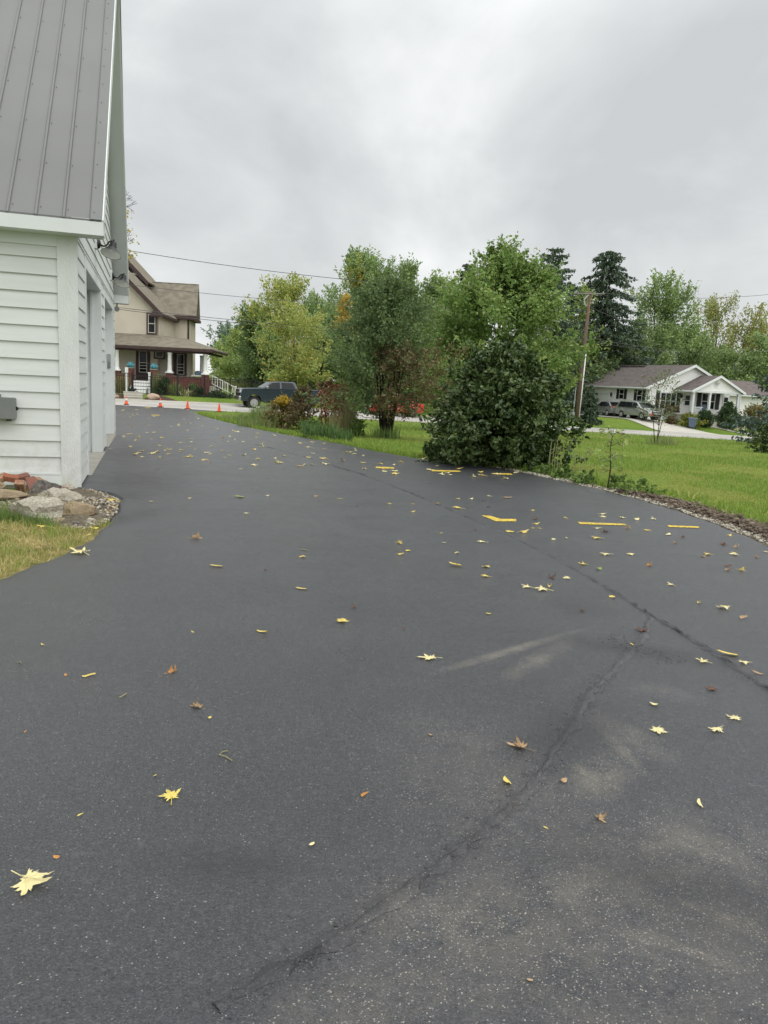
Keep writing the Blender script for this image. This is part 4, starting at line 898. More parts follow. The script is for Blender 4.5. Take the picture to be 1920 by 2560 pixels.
# bare tree behind the garage, only its right-hand twigs reach past the eave
l = colpx(253, 1000, 31)
tr = thing('bare_tree', 'nearly bare tree behind the garage with a few yellowing leaves', 'tree', l); rng = np.random.default_rng(91); mb = MB(); H = hgt(300, 445, 31, l)
mb.tube([(0, 0, -.1), (.1, 0, H * .4), (-.1, .1, H * .75)], [.2, .14, .06], 8); tips = []
def twig(p, d, l, r, k):
    q = p + d * l; m = p + d * l * .5 + Vector(rng.normal(0, .07, 3)) * l; mb.tube([p, m, q], [r, r * .8, r * .6], 4, 0, False)
    if k == 0: tips.append(q); return
    for _ in range(3):
        twig(q, (d + Vector(rng.normal(0, .5, 3)) + Vector((0, 0, .12))).normalized(), l * .68, r * .6, k - 1)
for j in range(11):
    a = j * 2.4; z = H * (.6 + .032 * j); twig(Vector((0, .05, z)), Vector((math.cos(a) * .8 + (.15 if j % 2 else 0), math.sin(a) * .8, .45)).normalized(), .62, .035, 3)
mb.build('trunk', M['bark'], tr, True)
tp = np.array([tuple(p) for p in tips]); tp = tp[(tp[:, 2] < H * .86) & (tp[:, 2] > H * .6)]; tp = np.repeat(tp[::5], 10, 0) + rng.normal(0, .1, (len(tp[::5]) * 10, 3))
leaves('crown', tp, .12 * rng.uniform(.6, 1.3, len(tp)), M['yellowtop'] + M['autumn'], rng.integers(0, 6, len(tp)), rng, tr, .2, .6)

# --- planting strip left of centre
shrub('wilted_bush', 'brown wilting perennials with a few gold blooms beside the drive', colpx(705, 1070, 28.3), 1.12, .78, M['brownweed'], 101, .1, 200, 24, 'dome', topmats=(lambda S, h: (h > .78), M['goldbloom']), upw=-.1, aspect=.4)
shrub('wilted_bush', 'olive-brown bush of seed heads between the gold blooms and the red-leaved shrub', colpx(757, 1075, 27.4), hgt(757, 968, 27.4, colpx(757, 1075, 27.4)), .7, M['crabbrown'], 102, .085, 170, 22, 'dome')
def canes(name, label, loc, H, R_, cmat, n, lm, leaf, seed, lfrom=.45, kl=30, spread=.3):
    rng = np.random.default_rng(seed); t = thing(name, label, 'shrub', loc); mb = MB(); C = []
    for j in range(n):
        a = rng.uniform(0, 6.28); r0 = R_ * .55 * math.sqrt(rng.random()); h = H * rng.uniform(.7, 1.05); b = np.array([r0 * math.cos(a), r0 * math.sin(a), 0]); o = np.array([math.cos(a), math.sin(a), 0]) * R_ * spread * rng.uniform(.2, 1.2)
        p = [b, b + o * .35 + np.array([rng.normal(0, .02), 0, h * .5]), b + o + np.array([0, rng.normal(0, .03), h])]
        mb.tube([tuple(x) for x in p], [.011, .009, .004], 5)
        for q in range(kl):
            f = rng.uniform(lfrom, 1.02); s = p[0] * (1 - f) ** 2 + 2 * p[1] * f * (1 - f) + p[2] * f * f; C.append(s + rng.normal(0, .06, 3))
    mb.build('stem', cmat, t, True); C = np.array(C)
    leaves('foliage', C, leaf * rng.uniform(.6, 1.3, len(C)), M[lm], rng.integers(0, len(M[lm]), len(C)), rng, t, .05, .5, .2, np.tile(np.array([0, 0, -.7]), (len(C), 1)))
    return t
M['redcane'] = pm('red_cane', (.19, .025, .022), (.13, .02, .018), 12, .7); M['stalk'] = pm('green_stalk', (.3, .32, .12), (.25, .24, .12), 8, .8)
l = colpx(832, 1085, 25.5); canes('red_leaved_shrub', 'tall shrub with deep red canes and reddish drooping leaves', l, hgt(832, 952, 25.5, l), .82, M['redcane'], 46, 'redleaf', .085, 103, .38, 34)
tuft('ornamental_grass', 'pale feathery tall grass right of the red-caned shrub', colpx(872, 1085, 25.2), 1.5, .5, M['palegrass'], 104, 240, .014, lean=.13)
tuft('ornamental_grass', 'pale green upright grass in front of the red canes', colpx(835, 1092, 24.4), .85, .4, M['palegrass'], 105, 140, .014, lean=.2)
tuft('iris_clump', 'dark green sword-leaved iris clump at the asphalt edge', colpx(800, 1096, 21.9), .52, .95, M['iris'], 106, 240, .03, lean=.4)
tuft('iris_clump', 'smaller sword-leaved iris clump right of the larger iris clump', colpx(850, 1104, 20.9), .42, .65, M['iris'], 107, 150, .028, lean=.45)
shrub('perennial_clump', 'grey-green low perennials behind the iris', colpx(775, 1088, 24.5), .5, .45, M['weed'], 108, .07, 80, 18)
shrub('perennial_clump', 'green low leafy plants right of the feathery grass', colpx(892, 1088, 24.6), .55, .35, M['weed'], 109, .07, 70, 18)
for i, (px_, Y, h_, r_, lab) in enumerate([(622, 33, .5, .55, 'tall pale weeds by the white post'), (655, 31, .95, .5, 'tall grassy weeds in front of the white post'), (580, 34, .3, .7, 'low green weeds at the left end of the planting strip'), (672, 29.5, .8, .5, 'leafy weeds against the wilting perennials'), (640, 27.5, .4, .7, 'short weeds at the asphalt edge below the wilting perennials')]):
    tuft('weed_patch', lab, colpx(px_, 1060, Y), h_, r_ * 2, M['weed'] + M['palegrass'][:1], 110 + i, 300, .016, lean=.3)
# young ash sapling with drooping leaflets
def sapling(name, label, loc, H, mats, seed, leaf, nbr, kl, spread, stem=.014, low=.5, bare=True):
    rng = np.random.default_rng(seed); t = thing(name, label, 'sapling', loc); mb = MB(); C = []; AX = []
    pts = [Vector((0, 0, -.05)), Vector((.02 * H, 0, H * .35)), Vector((-.01 * H, .02, H * .7)), Vector((.01 * H, 0, H))]; mb.tube(pts, [stem, stem * .85, stem * .55, stem * .2], 6)
    for j in range(nbr):
        f = low + (1 - low) * (j + rng.uniform(-.8, .8)) / nbr; a = j * 2.4 + seed; p = Vector((.01, 0, H * f)); l = spread * (1.15 - f * .55) * rng.uniform(.7, 1.2)
        d = Vector((math.cos(a), math.sin(a), rng.uniform(.1, .7))).normalized(); m = p + d * l * .55; q = p + Vector((d.x, d.y, d.z * .6 - .15)) * l
        mb.tube([p, m, q], [stem * .4, stem * .3, stem * .12], 4)
        for k in range(kl):
            s = rng.uniform(.25, 1.05); c = p * (1 - s) ** 2 + m * 2 * s * (1 - s) + q * s * s; C.append(np.array(c) + rng.normal(0, leaf * .5, 3)); AX.append((d.x, d.y, -.5))
    mb.build('stem', M['bark'], t, True)
    leaves('foliage', np.array(C), leaf * rng.uniform(.6, 1.3, len(C)), mats, rng.integers(0, len(mats), len(C)), rng, t, .5, .5, .12, np.array(AX), True)
    return t
l = colpx(868, 1090, 26.2); sapling('ash_sapling', 'thin young sapling with drooping leaves between the feathery grass and the crab apple', l, hgt(868, 955, 26.2, l), M['weed'], 121, .15, 12, 16, .75, .022, .5)
l = colpx(1100, 1150, 15.6); sapling('sumac_sapling', 'light green sumac-like shoot in front of the glossy bush', l, hgt(1100, 1010, 15.6, l), M['weed'], 122, .14, 8, 13, .5, .014, .55)
l = tuple(G(1518, 1226)); sapling('weedy_sapling', 'thin grey-leaved sapling at the gravel edge of the drive', l, hgt(1520, 1068, l[1], l), M['hedge'] + M['palegrass'][2:], 123, .085, 11, 9, .34, .012, .3)
l = tuple(G(1640, 1112)); t = tree('apple_sapling', 'sparse small apple tree standing alone on the right-hand lawn', 'tree', l, hgt(1645, 928, l[1], l), .85, 1.0, 'round', M['crab'] + M['crabbrown'][:1], 90, 14, .085, 124, trunk=.022, bark='bark', multi=3, limbs=10, sl=.5, gap=.2, inner=.2)
tuft('weed_patch', 'pale weeds around the foot of the small apple tree', (l[0] + .25, l[1], l[2]), .5, 1.3, M['weed'] + M['palegrass'], 125, 240, .014)
shrub('viburnum_bush', 'dark leafy bush cut off by the right edge of the photo', colpx(1948, 1120, 30), 1.25, 1.15, M['magnolia'], 126, .11, 170, 20, 'dome', long=True)
# low plants right of the glossy bush
for i, (x, y, Y, h_, r_, lab) in enumerate([(1365, 1190, 13.3, .22, .35, 'low ragged leaves at the right foot of the glossy bush'), (1410, 1200, 12.75, .26, .3, 'pale floppy hosta at the gravel edge'), (1465, 1212, 12.2, .3, .32, 'round-leaved weeds left of the grey-leaved sapling'), (1545, 1222, 11.7, .3, .32, 'dark weeds right of the grey-leaved sapling'), (1600, 1232, 11.0, .32, .4, 'green weed clump on the edge of the turned soil')]):
    shrub('weed_clump', lab, colpx(x, y, Y), h_ * .75, r_ * .8, M['weed'] + M['hedge'][:1] if i in (1, 2) else M['weed'], 130 + i, .075 if i in (1, 2) else .05, 24, 11, cat='plant', long=True, stems=False)
def stalks(label, loc, H, n, seed):
    rng = np.random.default_rng(seed); t = thing('seed_stalks', label, 'plant', loc); mb = MB()
    for j in range(n):
        x = rng.normal(0, .09); y = rng.normal(0, .08); lx = rng.normal(0, .1); h = H * rng.uniform(.7, 1.05)
        mb.tube([(x, y, 0), (x + lx * .4, y, h * .6), (x + lx, y, h)], [.0055, .005, .004], 5)
        for k in range(7): mb.lathe([(0, 0), (.009, .01), (0, .022)], (x + lx * (.6 + .4 * k / 7) + rng.normal(0, .006), y + rng.normal(0, .006), h * (.72 + .04 * k)), 5)
    mb.build('stalk', M['stalk'], t)
stalks('thin pale seed stalks beside the glossy bush', colpx(1380, 1195, 13.4), .62, 7, 1)
stalks('taller pale seed stalks left of the grey-leaved sapling', colpx(1445, 1205, 12.7), .62, 6, 2)

# ------------------------------------------------------------------ grass
def on_lawn(X, Y):
    if Y > Yn(X) - .3: return False
    return X > Rx(Y) + (.12 if Y > 14 else .4 if Y < 11 else .4 - (Y - 11) * .09)
def lawn():
    rng = np.random.default_rng(5); B = []; 
    spec = [(2.5, 16, 25000, .06), (16, 26, 15500, .08), (26, 44, 9500, .11), (44, 64, 4600, .13)]
    for y0, y1, n, h in spec:
        c = 0
        while c < n:
            Y = rng.uniform(y0, y1); X = rng.uniform(-.36 * Y - 1, .68 * Y + 2.5)
            if not on_lawn(X, Y): continue
            c += 1; g = math.sin(X * 1.3 + Y * .4) + math.sin(Y * .9 - X * .7 + 2) + math.sin(X * 3.1 + 1) * math.sin(Y * 2.3)
            for _ in range(3): B.append((X + rng.normal(0, .03 + h * .25), Y + rng.normal(0, .03 + h * .25), h * (1 + .28 * g) * rng.uniform(.5, 1.3), h * .11, g))
    for _ in range(7000):            # longer growth along the drive and soil edge
        Y = rng.uniform(2.5, 40); X = Rx(Y) + (.08 + abs(rng.normal(0, .22)) if Y > 14 else .4 + abs(rng.normal(0, .28)))
        if on_lawn(X, Y) or Y > 14: B.append((X, Y, rng.uniform(.05, .17), .012 + Y * .0004, .5))
    B = np.array(B); P = B[:, :3].copy(); P[:, 2] = [T(x, y) - .01 for x, y in B[:, :2]]
    gi = np.where(B[:, 4] < -.4, 3, rng.integers(0, 3, len(B))); q = rng.random(len(B)); gi = np.where(q < .05, 4, gi); gi = np.where(q > .97, 5, gi)
    o = blades('lawn_grass', P, B[:, 2], B[:, 3], M['grass'] + M['drygrass'][:2], gi, rng, None, .45); tag(o, kind='stuff')
lawn()
def drytuft():
    rng = np.random.default_rng(6); pts = np.array([p for p in scatter(dry, 11000, rng) if not inside_drive(p[0], p[1])]); pts[:, 2] -= .005; cl = np.sin(pts[:, 0] * 9 + 2) * np.sin(pts[:, 1] * 8) + rng.normal(0, .5, len(pts))
    o = blades('dry_grass', pts, rng.uniform(.02, .1, len(pts)) * (1 + .25 * cl.clip(-1.5, 1.5)), rng.uniform(.004, .008, len(pts)), M['drygrass'] + M['grass'][:2], np.where(cl > .45, rng.choice(6, len(pts), p=[.1, .1, .05, .25, .25, .25]), rng.choice(6, len(pts), p=[.35, .2, .32, .08, .03, .02])), rng, None, .85); tag(o, kind='stuff')
    g = [gxy(*p) for p in ((-90, 1278), (30, 1282), (78, 1312), (150, 1322), (120, 1330), (30, 1312), (-90, 1312))]
    pts = np.array(scatter(g, 1500, rng)); o = blades('green_grass', pts, rng.uniform(.06, .17, len(pts)), rng.uniform(.005, .009, len(pts)), M['weed'], rng.integers(0, 3, len(pts)), rng, None, .35); tag(o, kind='stuff')
drytuft()
for i, (x, y, h_) in enumerate([(108, 1292, .22), (158, 1302, .16), (56, 1302, .15)]):
    l = colpx(x, y, G(x, y)[1]); lab = ['tall dried weed with brown spikes in front of the concrete chunk', 'dried weed at the right end of the concrete chunk', 'short dried weed left of the concrete chunk'][i]
    canes('dried_weed', lab, (l[0], l[1], l[2]), h_, .1, M['stalk'], 9, 'brownweed', .022, 140 + i, .3, 12, .5)
def field():
    rng = np.random.default_rng(8); n = 9000; Y = rng.uniform(98, 160, n); X = rng.uniform(-.24, -.115, n) * Y; P = np.stack([X, Y, [T(a, b_) for a, b_ in zip(X, Y)]], 1)
    o = blades('goldenrod_field', P, rng.uniform(.5, 1.0, n), rng.uniform(.1, .22, n), M['goldshrub'] + M['palegrass'], rng.integers(0, 6, n), rng, None, .2); tag(o, kind='stuff')
field()

# ------------------------------------------------------------------ beige two-storey house (x along its front, y to the back)
H1 = thing('farmhouse', 'beige two-storey house with brown trim and a columned brick front porch', 'house', (-16, 60, 0), R(5))
gz = -.35
def hw(mb, O, S, N_, segs, z0, z1): laps(mb, O, S, N_, segs, z0, z1, .12, .012)
BL, BR, BT = -8.5, -2.33, 6.05     # front bay: left, right, eave height
bay = MB()
bc = (BL + BR) / 2; ph = (BR - BL) / 2
hw(bay, (0, 2.2, 0), (1, 0, 0), (0, -1, 0), lambda z: [(BL, BR)] if z < BT else [(BL + (z - BT), BR - (z - BT))], .7, BT + ph - .1)
hw(bay, (BR, 2.2, 0), (0, 1, 0), (1, 0, 0), lambda z: [(0, 6.6)], .7, BT + .1)
bay.prism([(BL, .2), (BR, .2), (BR, BT), (bc, BT + ph), (BL, BT)], 2.215, 9.5, 'y')
hw(bay, (0, 8.8, 0), (1, 0, 0), (0, -1, 0), lambda z: [(-2.4, -1.0)], .7, 6.2)
hw(bay, (-1.0, 8.8, 0), (0, 1, 0), (1, 0, 0), lambda z: [(0, 3.4)] if z < 6.3 else [((z - 6.3) * .9, 3.4 - (z - 6.3) * .28)], .7, 9.2)
bay.prism([(-2.4, .2), (-1.02, .2), (-1.02, 6.3), (-2.4, 6.3)], 8.815, 12.2, 'y')
bay.prism([(8.82, 6.3), (12.2, 6.3), (11.6, 9.2)], -9, -1.02, 'x')
hw(bay, (0, 8.6, 0), (1, 0, 0), (0, -1, 0), lambda z: [(-9.5 + max(0, z - 8.5), -4.7 - max(0, z - 8.5))], 8.5, 11.0)
bay.prism([(-10.2, 8), (-4.6, 8), (-7.4, 11.1)], 8.62, 15, 'y')
bay.build('wall', M['tan'], H1)
rf = MB()
def roofslab(mb, a, b_, c, d, t=.12):
    a, b_, c, d = map(Vector, (a, b_, c, d)); n = (b_ - a).cross(d - a).normalized()
    if n.z < 0: n = -n
    mb.hexa([p - n * t for p in (a, b_, c, d)], [a, b_, c, d])
oh = .42; AZ = BT + ph + .25
roofslab(rf, (BR + oh, 1.75, BT - .1), (BR + oh, 9.3, BT - .1), (bc, 9.3, AZ), (bc, 1.75, AZ))
roofslab(rf, (BL - oh, 9.3, BT - .1), (BL - oh, 1.75, BT - .1), (bc, 1.75, AZ), (bc, 9.3, AZ))
roofslab(rf, (-6, 8.35, 6.32), (-.32, 8.35, 6.32), (-.62, 11.6, 9.36), (-6, 11.6, 9.36))
roofslab(rf, (-.62, 12.5, 6.32), (-6, 12.5, 6.32), (-6, 11.6, 9.36), (-.62, 11.6, 9.36))
roofslab(rf, (-4.4, 8.25, 8.98), (-4.4, 15.2, 8.98), (-7.4, 15.2, 12.05), (-7.4, 8.25, 12.05))
roofslab(rf, (-10.4, 15.2, 8.98), (-10.4, 8.25, 8.98), (-7.4, 8.25, 12.05), (-7.4, 15.2, 12.05))
roof = rf.build('roof', M['shingle'], H1)
tm = MB()
def rakeb(mb, x0, z0, x1, z1, y, h=.34, t=.06):
    mb.hexa([(x0, y, z0 - h), (x1, y, z1 - h), (x1, y + t, z1 - h), (x0, y + t, z0 - h)], [(x0, y, z0), (x1, y, z1), (x1, y + t, z1), (x0, y + t, z0)])
for a_ in ((BR + oh + .02, BT - .1, bc, AZ + .02, 1.69, .42), (BL - oh - .02, BT - .1, bc, AZ + .02, 1.69, .42), (-4.38, 8.98, -7.4, 12.08, 8.19, .4), (-10.42, 8.98, -7.4, 12.08, 8.19, .4)):
    rk = MB(); rakeb(rk, *a_); rk.build('rake_board', M['brown'], H1)
tm.hexa([(BR - .55, 1.7, BT - .38), (BR + oh, 1.7, BT - .38), (BR + oh, 2.19, BT - .38), (BR - .55, 2.19, BT - .38)], [(BR - .2, 1.7, BT + .1), (BR + oh, 1.7, BT - .1), (BR + oh, 2.19, BT - .1), (BR - .2, 2.19, BT + .1)])
tm.box(BR + .04, BR + oh + .05, 2.2, 8.78, BT - .3, BT - .12)
tm.box(-2.3, -.3, 8.3, 8.42, 6.0, 6.3); tm.box(-.98, -.5, 8.42, 12.2, 5.95, 6.2)
tm.box(BR + .0, BR + .03, 2.17, 2.32, 4.2, BT - .2); tm.box(-1.14, -.975, 8.76, 8.8, .8, 6.1)
tm.build('trim', M['brown'], H1)
for a_ in ((BR + .014, BR + .035, 8.5, 8.75, 3.9, BT - .25), (-.99, -.955, 8.8, 9.0, .8, 6.0), (-9, -5.4, 8.52, 8.59, 9.5, 9.65)): boxpart('corner_trim', M['cream'], H1, *a_)
def window(parent, x0, x1, z0, z1, y, rail=True, frame=None, fm='brown', fw=.12, sash='cream', axis='front', mull=0):
    f = MB(); f.box(x0 - fw, x0, y - .05, y, z0 - fw, z1 + fw); f.box(x1, x1 + fw, y - .05, y, z0 - fw, z1 + fw); f.box(x0, x1, y - .05, y, z1, z1 + fw); f.box(x0, x1, y - .06, y, z0 - fw, z0)
    w = f.build('window', M[fm], parent)
    s = MB(); q = .05
    s.box(x0, x0 + q, y - .04, y, z0, z1); s.box(x1 - q, x1, y - .04, y, z0, z1); s.box(x0 + q, x1 - q, y - .04, y, z1 - q, z1); s.box(x0 + q, x1 - q, y - .04, y, z0, z0 + q)
    if rail: s.box(x0 + q, x1 - q, y - .045, y, (z0 + z1) / 2 - .03, (z0 + z1) / 2 + .03)
    for k in range(mull): xm = x0 + (x1 - x0) * (k + 1) / (mull + 1); s.box(xm - .035, xm + .035, y - .047, y, z0 + q, z1 - q)
    s.build('sash', M[sash], w)
    g = MB(); g.box(x0 + .01, x1 - .01, y - .025, y - .012, z0 + .01, z1 - .01); g.build('pane', M['glass'], w)
    return w
window(H1, -3.06, -2.5, 4.42, 5.85, 2.18)
# porch
PF, PR = .72, 1.85
pw = MB(); pw.box(-9, -3.68, .05, 2.18, gz - .2, PF); pw.box(-2.32, PR, .05, 8.7, gz - .2, PF); pw.box(-3.68, -2.32, .05, 2.18, gz - .2, PF); pw.build('porch_floor', M['brown'], H1)
bw = MB()
for a, b_ in ((-9, -3.72), (-2.28, PR)): bw.box(a, b_, -.12, .1, gz - .3, 1.14)
bw.box(PR - .2, PR + .02, .1, 4, gz - .3, 1.0)
for x in (-4.92, -.98, 1.72): bw.box(x - .26, x + .26, -.2, .26, gz - .3, 1.36)
bw.box(-4.12, -3.66, -.26, .2, gz - .3, 1.6); bw.box(-2.36, -1.92, -.26, .2, gz - .3, 1.56)
bw.build('brick_railing', M['wallbrick'], H1)
for a_ in ((-4.66, -4.12, -.15, .13, 1.14, 1.2), (-.72, 1.46, -.15, .13, 1.14, 1.2), (-9, -5.18, -.15, .13, 1.14, 1.2), (-4.16, -3.62, -.3, .24, 1.6, 1.66), (-2.4, -1.88, -.3, .24, 1.56, 1.62), (-1.88, -1.24, -.15, .13, 1.14, 1.2)):
    boxpart('coping', M['concrete'], H1, *a_)
def column(x, y, z0, z1, r):
    r *= .82; mb = MB(); mb.box(x - r * 1.75, x + r * 1.75, y - r * 1.75, y + r * 1.75, z0, z0 + .1)
    mb.lathe([(r * 1.5, .1), (r * 1.5, .15), (r * 1.12, .2), (r, .32), (r * .84, z1 - z0 - .16), (r * .95, z1 - z0 - .12), (r * 1.1, z1 - z0 - .07), (r * 1.1, z1 - z0)], (x, y, z0), 16)
    mb.build('porch_column', M['vinyl'], H1, True)
for x in (-4.92, -.98, 1.72): column(x, .02, 1.36, 2.93, .2)
column(1.32, 2.2, PF, 2.9, .17); column(.88, 3.6, PF, 2.9, .17)
pr = MB()
pts = [(-9, -.45, 3.32), (2.4, -.45, 3.32), (-2.3, 2.2, 4.28), (-9, 2.2, 4.28)]
roofslab(pr, pts[0], pts[1], pts[2], pts[3], .08)
a = [Vector(p) for p in ((2.4, -.45, 3.32), (2.4, 9.2, 3.32), (-1.0, 8.8, 4.35), (-2.3, 2.2, 4.28))]
pr.hexa([p - Vector((0, 0, .1)) for p in a], a)
pr.build('porch_roof', M['shingle'], H1)
pb = MB(); pb.box(-9, 2.36, -.46, -.36, 3.08, 3.27); pb.box(2.26, 2.36, -.36, 9, 3.08, 3.27); pb.box(-9, 1.95, -.15, .15, 2.93, 3.09); pb.box(1.65, 1.95, .15, 8.7, 2.93, 3.09); pb.box(-9, 2.26, -.36, 2.1, 3.09, 3.12); pb.build('porch_beam', M['brown'], H1)
# doors under the porch
def hdoor(x0, x1, z0, z1, sx0, sx1, sz0, sz1, bars):
    f = MB(); f.box(x0, x1, 2.12, 2.19, z0, z1); d = f.build('door', M['brown'], H1)
    s = MB(); q = .05; s.box(sx0, sx0 + q, 2.08, 2.12, sz0, sz1); s.box(sx1 - q, sx1, 2.08, 2.12, sz0, sz1); s.box(sx0 + q, sx1 - q, 2.08, 2.12, sz1 - q, sz1); s.box(sx0 + q, sx1 - q, 2.08, 2.12, sz0, sz0 + q)
    for b_ in bars: s.box(sx0 + q, sx1 - q, 2.085, 2.12, b_ - .025, b_ + .025)
    s.build('screen_frame', M['cream'], d); g = MB(); g.box(sx0 + .01, sx1 - .01, 2.1, 2.117, sz0 + .01, sz1 - .01); g.build('pane', M['glass'], d)
    hd = MB(); hd.tube([(sx1 + .1, 2.12, (sz0 + sz1) / 2 - .1), (sx1 + .1, 2.06, (sz0 + sz1) / 2 - .1)], [.03, .035], 8); hd.build('handle', M['galv'], d)
hdoor(-4.0, -2.91, PF, 3.05, -3.76, -3.13, 1.32, 3.0, (2.08, 1.86, 1.62))
w = window(H1, -2.5, -1.88, 2.55, 3.0, 2.19, rail=False)
hw2 = MB(); hw(hw2, (0, 3.0, 0), (1, 0, 0), (0, -1, 0), lambda z: [(-2.33, .12)], PF, 3.2); hw2.box(-2.33, .12, 3.02, 4.0, .2, 3.2); hw2.box(-2.33, -.99, 4.0, 8.7, .2, 3.2); hw2.build('porch_wall', M['tan'], H1)
f = MB(); f.box(-1.25, -.2, 2.93, 2.99, PF + .1, 3.0); d2 = f.build('door', M['brown'], H1)
s = MB()
for b_ in ((-.96, -.91, 1.3, 2.92), (-.43, -.38, 1.3, 2.92)): s.box(b_[0], b_[1], 2.89, 2.93, b_[2], b_[3])
for z in (1.32, 1.63, 1.86, 2.12, 2.89): s.box(-.91, -.43, 2.895, 2.93, z - .025, z + .025)
s.build('screen_frame', M['cream'], d2); boxpart('pane', M['glass'], d2, -.95, -.39, 2.905, 2.925, 1.33, 2.88)
# porch steps, newels and end stair
st = MB()
for k in range(6): st.box(-3.62, -2.38, -.25 - .3 * (k + 1), -.25 - .3 * k + (.0 if k else .1), gz - .4, PF - .02 - .17 * (k + 1) + .17)
st.build('porch_step', M['vinyl'], H1)
rl = MB(); rl.tube([(PR + .2, 1.2, 1.35), (PR + 2.05, 1.2, .5)], [.04, .04], 6); rl.tube([(PR + .2, 1.2, .72), (PR + 2.05, 1.2, -.15)], [.04, .04], 6); rl.box(PR + 2.0, PR + 2.14, 1.13, 1.27, gz - .1, .62)
for k in range(9): x = PR + .25 + .2 * k; rl.box(x - .03, x + .03, 1.17, 1.23, .7 - (x - PR - .2) * .46, 1.33 - (x - PR - .2) * .46)
rl.build('stair_railing', M['vinyl'], H1)
so = MB()
for k in range(5): so.box(PR + .02 + .3 * k, PR + .32 + .3 * k, 1.3, 2.5, gz - .3, PF - .2 * (k + 1)); 
so.build('side_step', M['cream'], H1)
def hpt(u, v, z): c, s_ = math.cos(R(5)), math.sin(R(5)); return Vector((-16 + u * c - v * s_, 60 + u * s_ + v * c, z))
for u, z, lab in ((-3.89, 1.66, 'teal striped ceramic pumpkin on the pier left of the front door'), (-2.14, 1.62, 'teal striped ceramic pumpkin on the pier right of the front door')):
    t = thing('pumpkin_ornament', lab, 'ornament', hpt(u, -.03, z), R(5), 'teal pumpkins on the porch piers')
    mb = MB(); n = 40; prof = [(0, 0), (.16, .0), (.25, .08), (.275, .2), (.24, .32), (.13, .39), (.03, .37)]
    vs = []; 
    for r_, z_ in prof:
        for j in range(n): tt = 2 * math.pi * j / n; k = 1 - .1 * abs(math.cos(4 * tt)) ** 3; vs.append((r_ * k * math.cos(tt), r_ * k * math.sin(tt), z_))
    mb.add(vs, [(i * n + j, i * n + (j + 1) % n, (i + 1) * n + (j + 1) % n, (i + 1) * n + j) for i in range(len(prof) - 1) for j in range(n)]); mb.build('body', M['teal'], t, True)
    sp = MB()
    for j in range(8):
        tt = 2 * math.pi * j / 8 + .2; sp.tube([(.17 * math.cos(tt), .17 * math.sin(tt), .02), (.285 * math.cos(tt), .285 * math.sin(tt), .2), (.14 * math.cos(tt), .14 * math.sin(tt), .4)], [.012, .026, .012], 5)
    sp.build('stripe', M['tealpale'], t, True); mb = MB(); mb.tube([(0, 0, .36), (.01, 0, .42), (.04, 0, .48)], [.03, .022, .015], 7); mb.build('stem', M['tealpale'], t, True)
for u, lab in ((-3.78, 'white newel post with a lantern head left of the porch steps'), (-2.12, 'plain white newel post right of the porch steps')):
    t = thing('newel_post', lab, 'post', hpt(u, -1.75, gz), R(5)); boxpart('post', M['vinyl'], t, -.07, .07, -.07, .07, -.1, 1.62)
    boxpart('cap', M['vinyl'], t, -.1, .1, -.1, .1, 1.62, 1.72 if u > -3 else 2.0)
t = thing('porch_chair', 'dark high-backed chair behind the porch railing left of the door', 'chair', hpt(-4.5, .95, PF), R(5))
mb = MB(); mb.hexa([(-.1, .25, .4), (.1, -.25, .4), (.15, -.22, .42), (-.05, .28, .42)], [(.1, .25, 1.12), (.3, -.25, 1.12), (.36, -.22, 1.12), (.16, .28, 1.12)]); mb.build('backrest', M['black'], t)
boxpart('seat', M['black'], t, -.5, .08, -.26, .26, .38, .44)
for x in (-.46, .0):
    for y in (-.22, .22): boxpart('leg', M['black'], t, x - .025, x + .025, y - .025, y + .025, 0, .38)
t = thing('porch_table', 'white slatted side table on the porch by the corner column', 'table', hpt(1.05, .62, PF), R(5))
boxpart('tabletop', M['vinyl'], t, -.42, .42, -.3, .3, .55, .6)
for x in (-.38, .38):
    for y in (-.26, .26): boxpart('leg', M['vinyl'], t, x - .035, x + .035, y - .035, y + .035, 0, .55)
t = thing('barbecue_grill', 'small dark covered grill on the white porch table', 'grill', hpt(1.08, .62, PF + .6), R(5))
mb = MB(); mb.lathe([(.0, 0), (.24, .0), (.27, .08), (.26, .2), (.2, .3), (0, .34)], (0, 0, 0), 18); mb.build('lid', M['binblue'], t, True); mb = MB(); mb.tube([(-.06, -.22, .26), (0, -.28, .28), (.06, -.22, .26)], [.012] * 3, 6); mb.build('handle', M['black'], t)

# iron fence along the far side of the street, with gate, steps, boulders and beds
def road_pt(X, v, dz=0): Y = Yn(X) + v; return Vector((X, Y, T(X, Y) + dz))
def X_at(px, v, y=990):
    lo, hi = -40, 40
    d = ray(px, y)
    for _ in range(50):
        m = (lo + hi) / 2; Y = Yn(m) + v
        if d[0] / d[1] * Y > m: lo = m
        else: hi = m
    return m
FV = 11.3
def fence(x0, x1, lab, postx):
    a = road_pt(x0, FV); t = thing('iron_fence', lab, 'fence', a); pk = MB()
    xs = np.linspace(x0, x1, max(2, int((x1 - x0) / .6) + 1)); top = 1.5
    for h in (.12, top - .2, top - .03):
        rail = MB(); rail.tube([road_pt(p, FV, h) - a for p in xs], [.022] * len(xs), 4, 0, False); rail.build('rail', M['black'], t)
    n = int((x1 - x0) * 1.07 / .13)
    for k in range(n): A = road_pt(x0 + (x1 - x0) * (k + .5) / n, FV) - a; pk.box(A.x - .011, A.x + .011, A.y - .011, A.y + .011, A.z + .06, A.z + top)
    pk.build('pickets', M['black'], t)
    for x in postx:
        A = road_pt(x, FV) - a; mb = MB(); mb.box(A.x - .04, A.x + .04, A.y - .04, A.y + .04, A.z - .1, A.z + top + .1); mb.box(A.x - .05, A.x + .05, A.y - .05, A.y + .05, A.z + top + .1, A.z + top + .13); mb.build('post', M['black'], t)
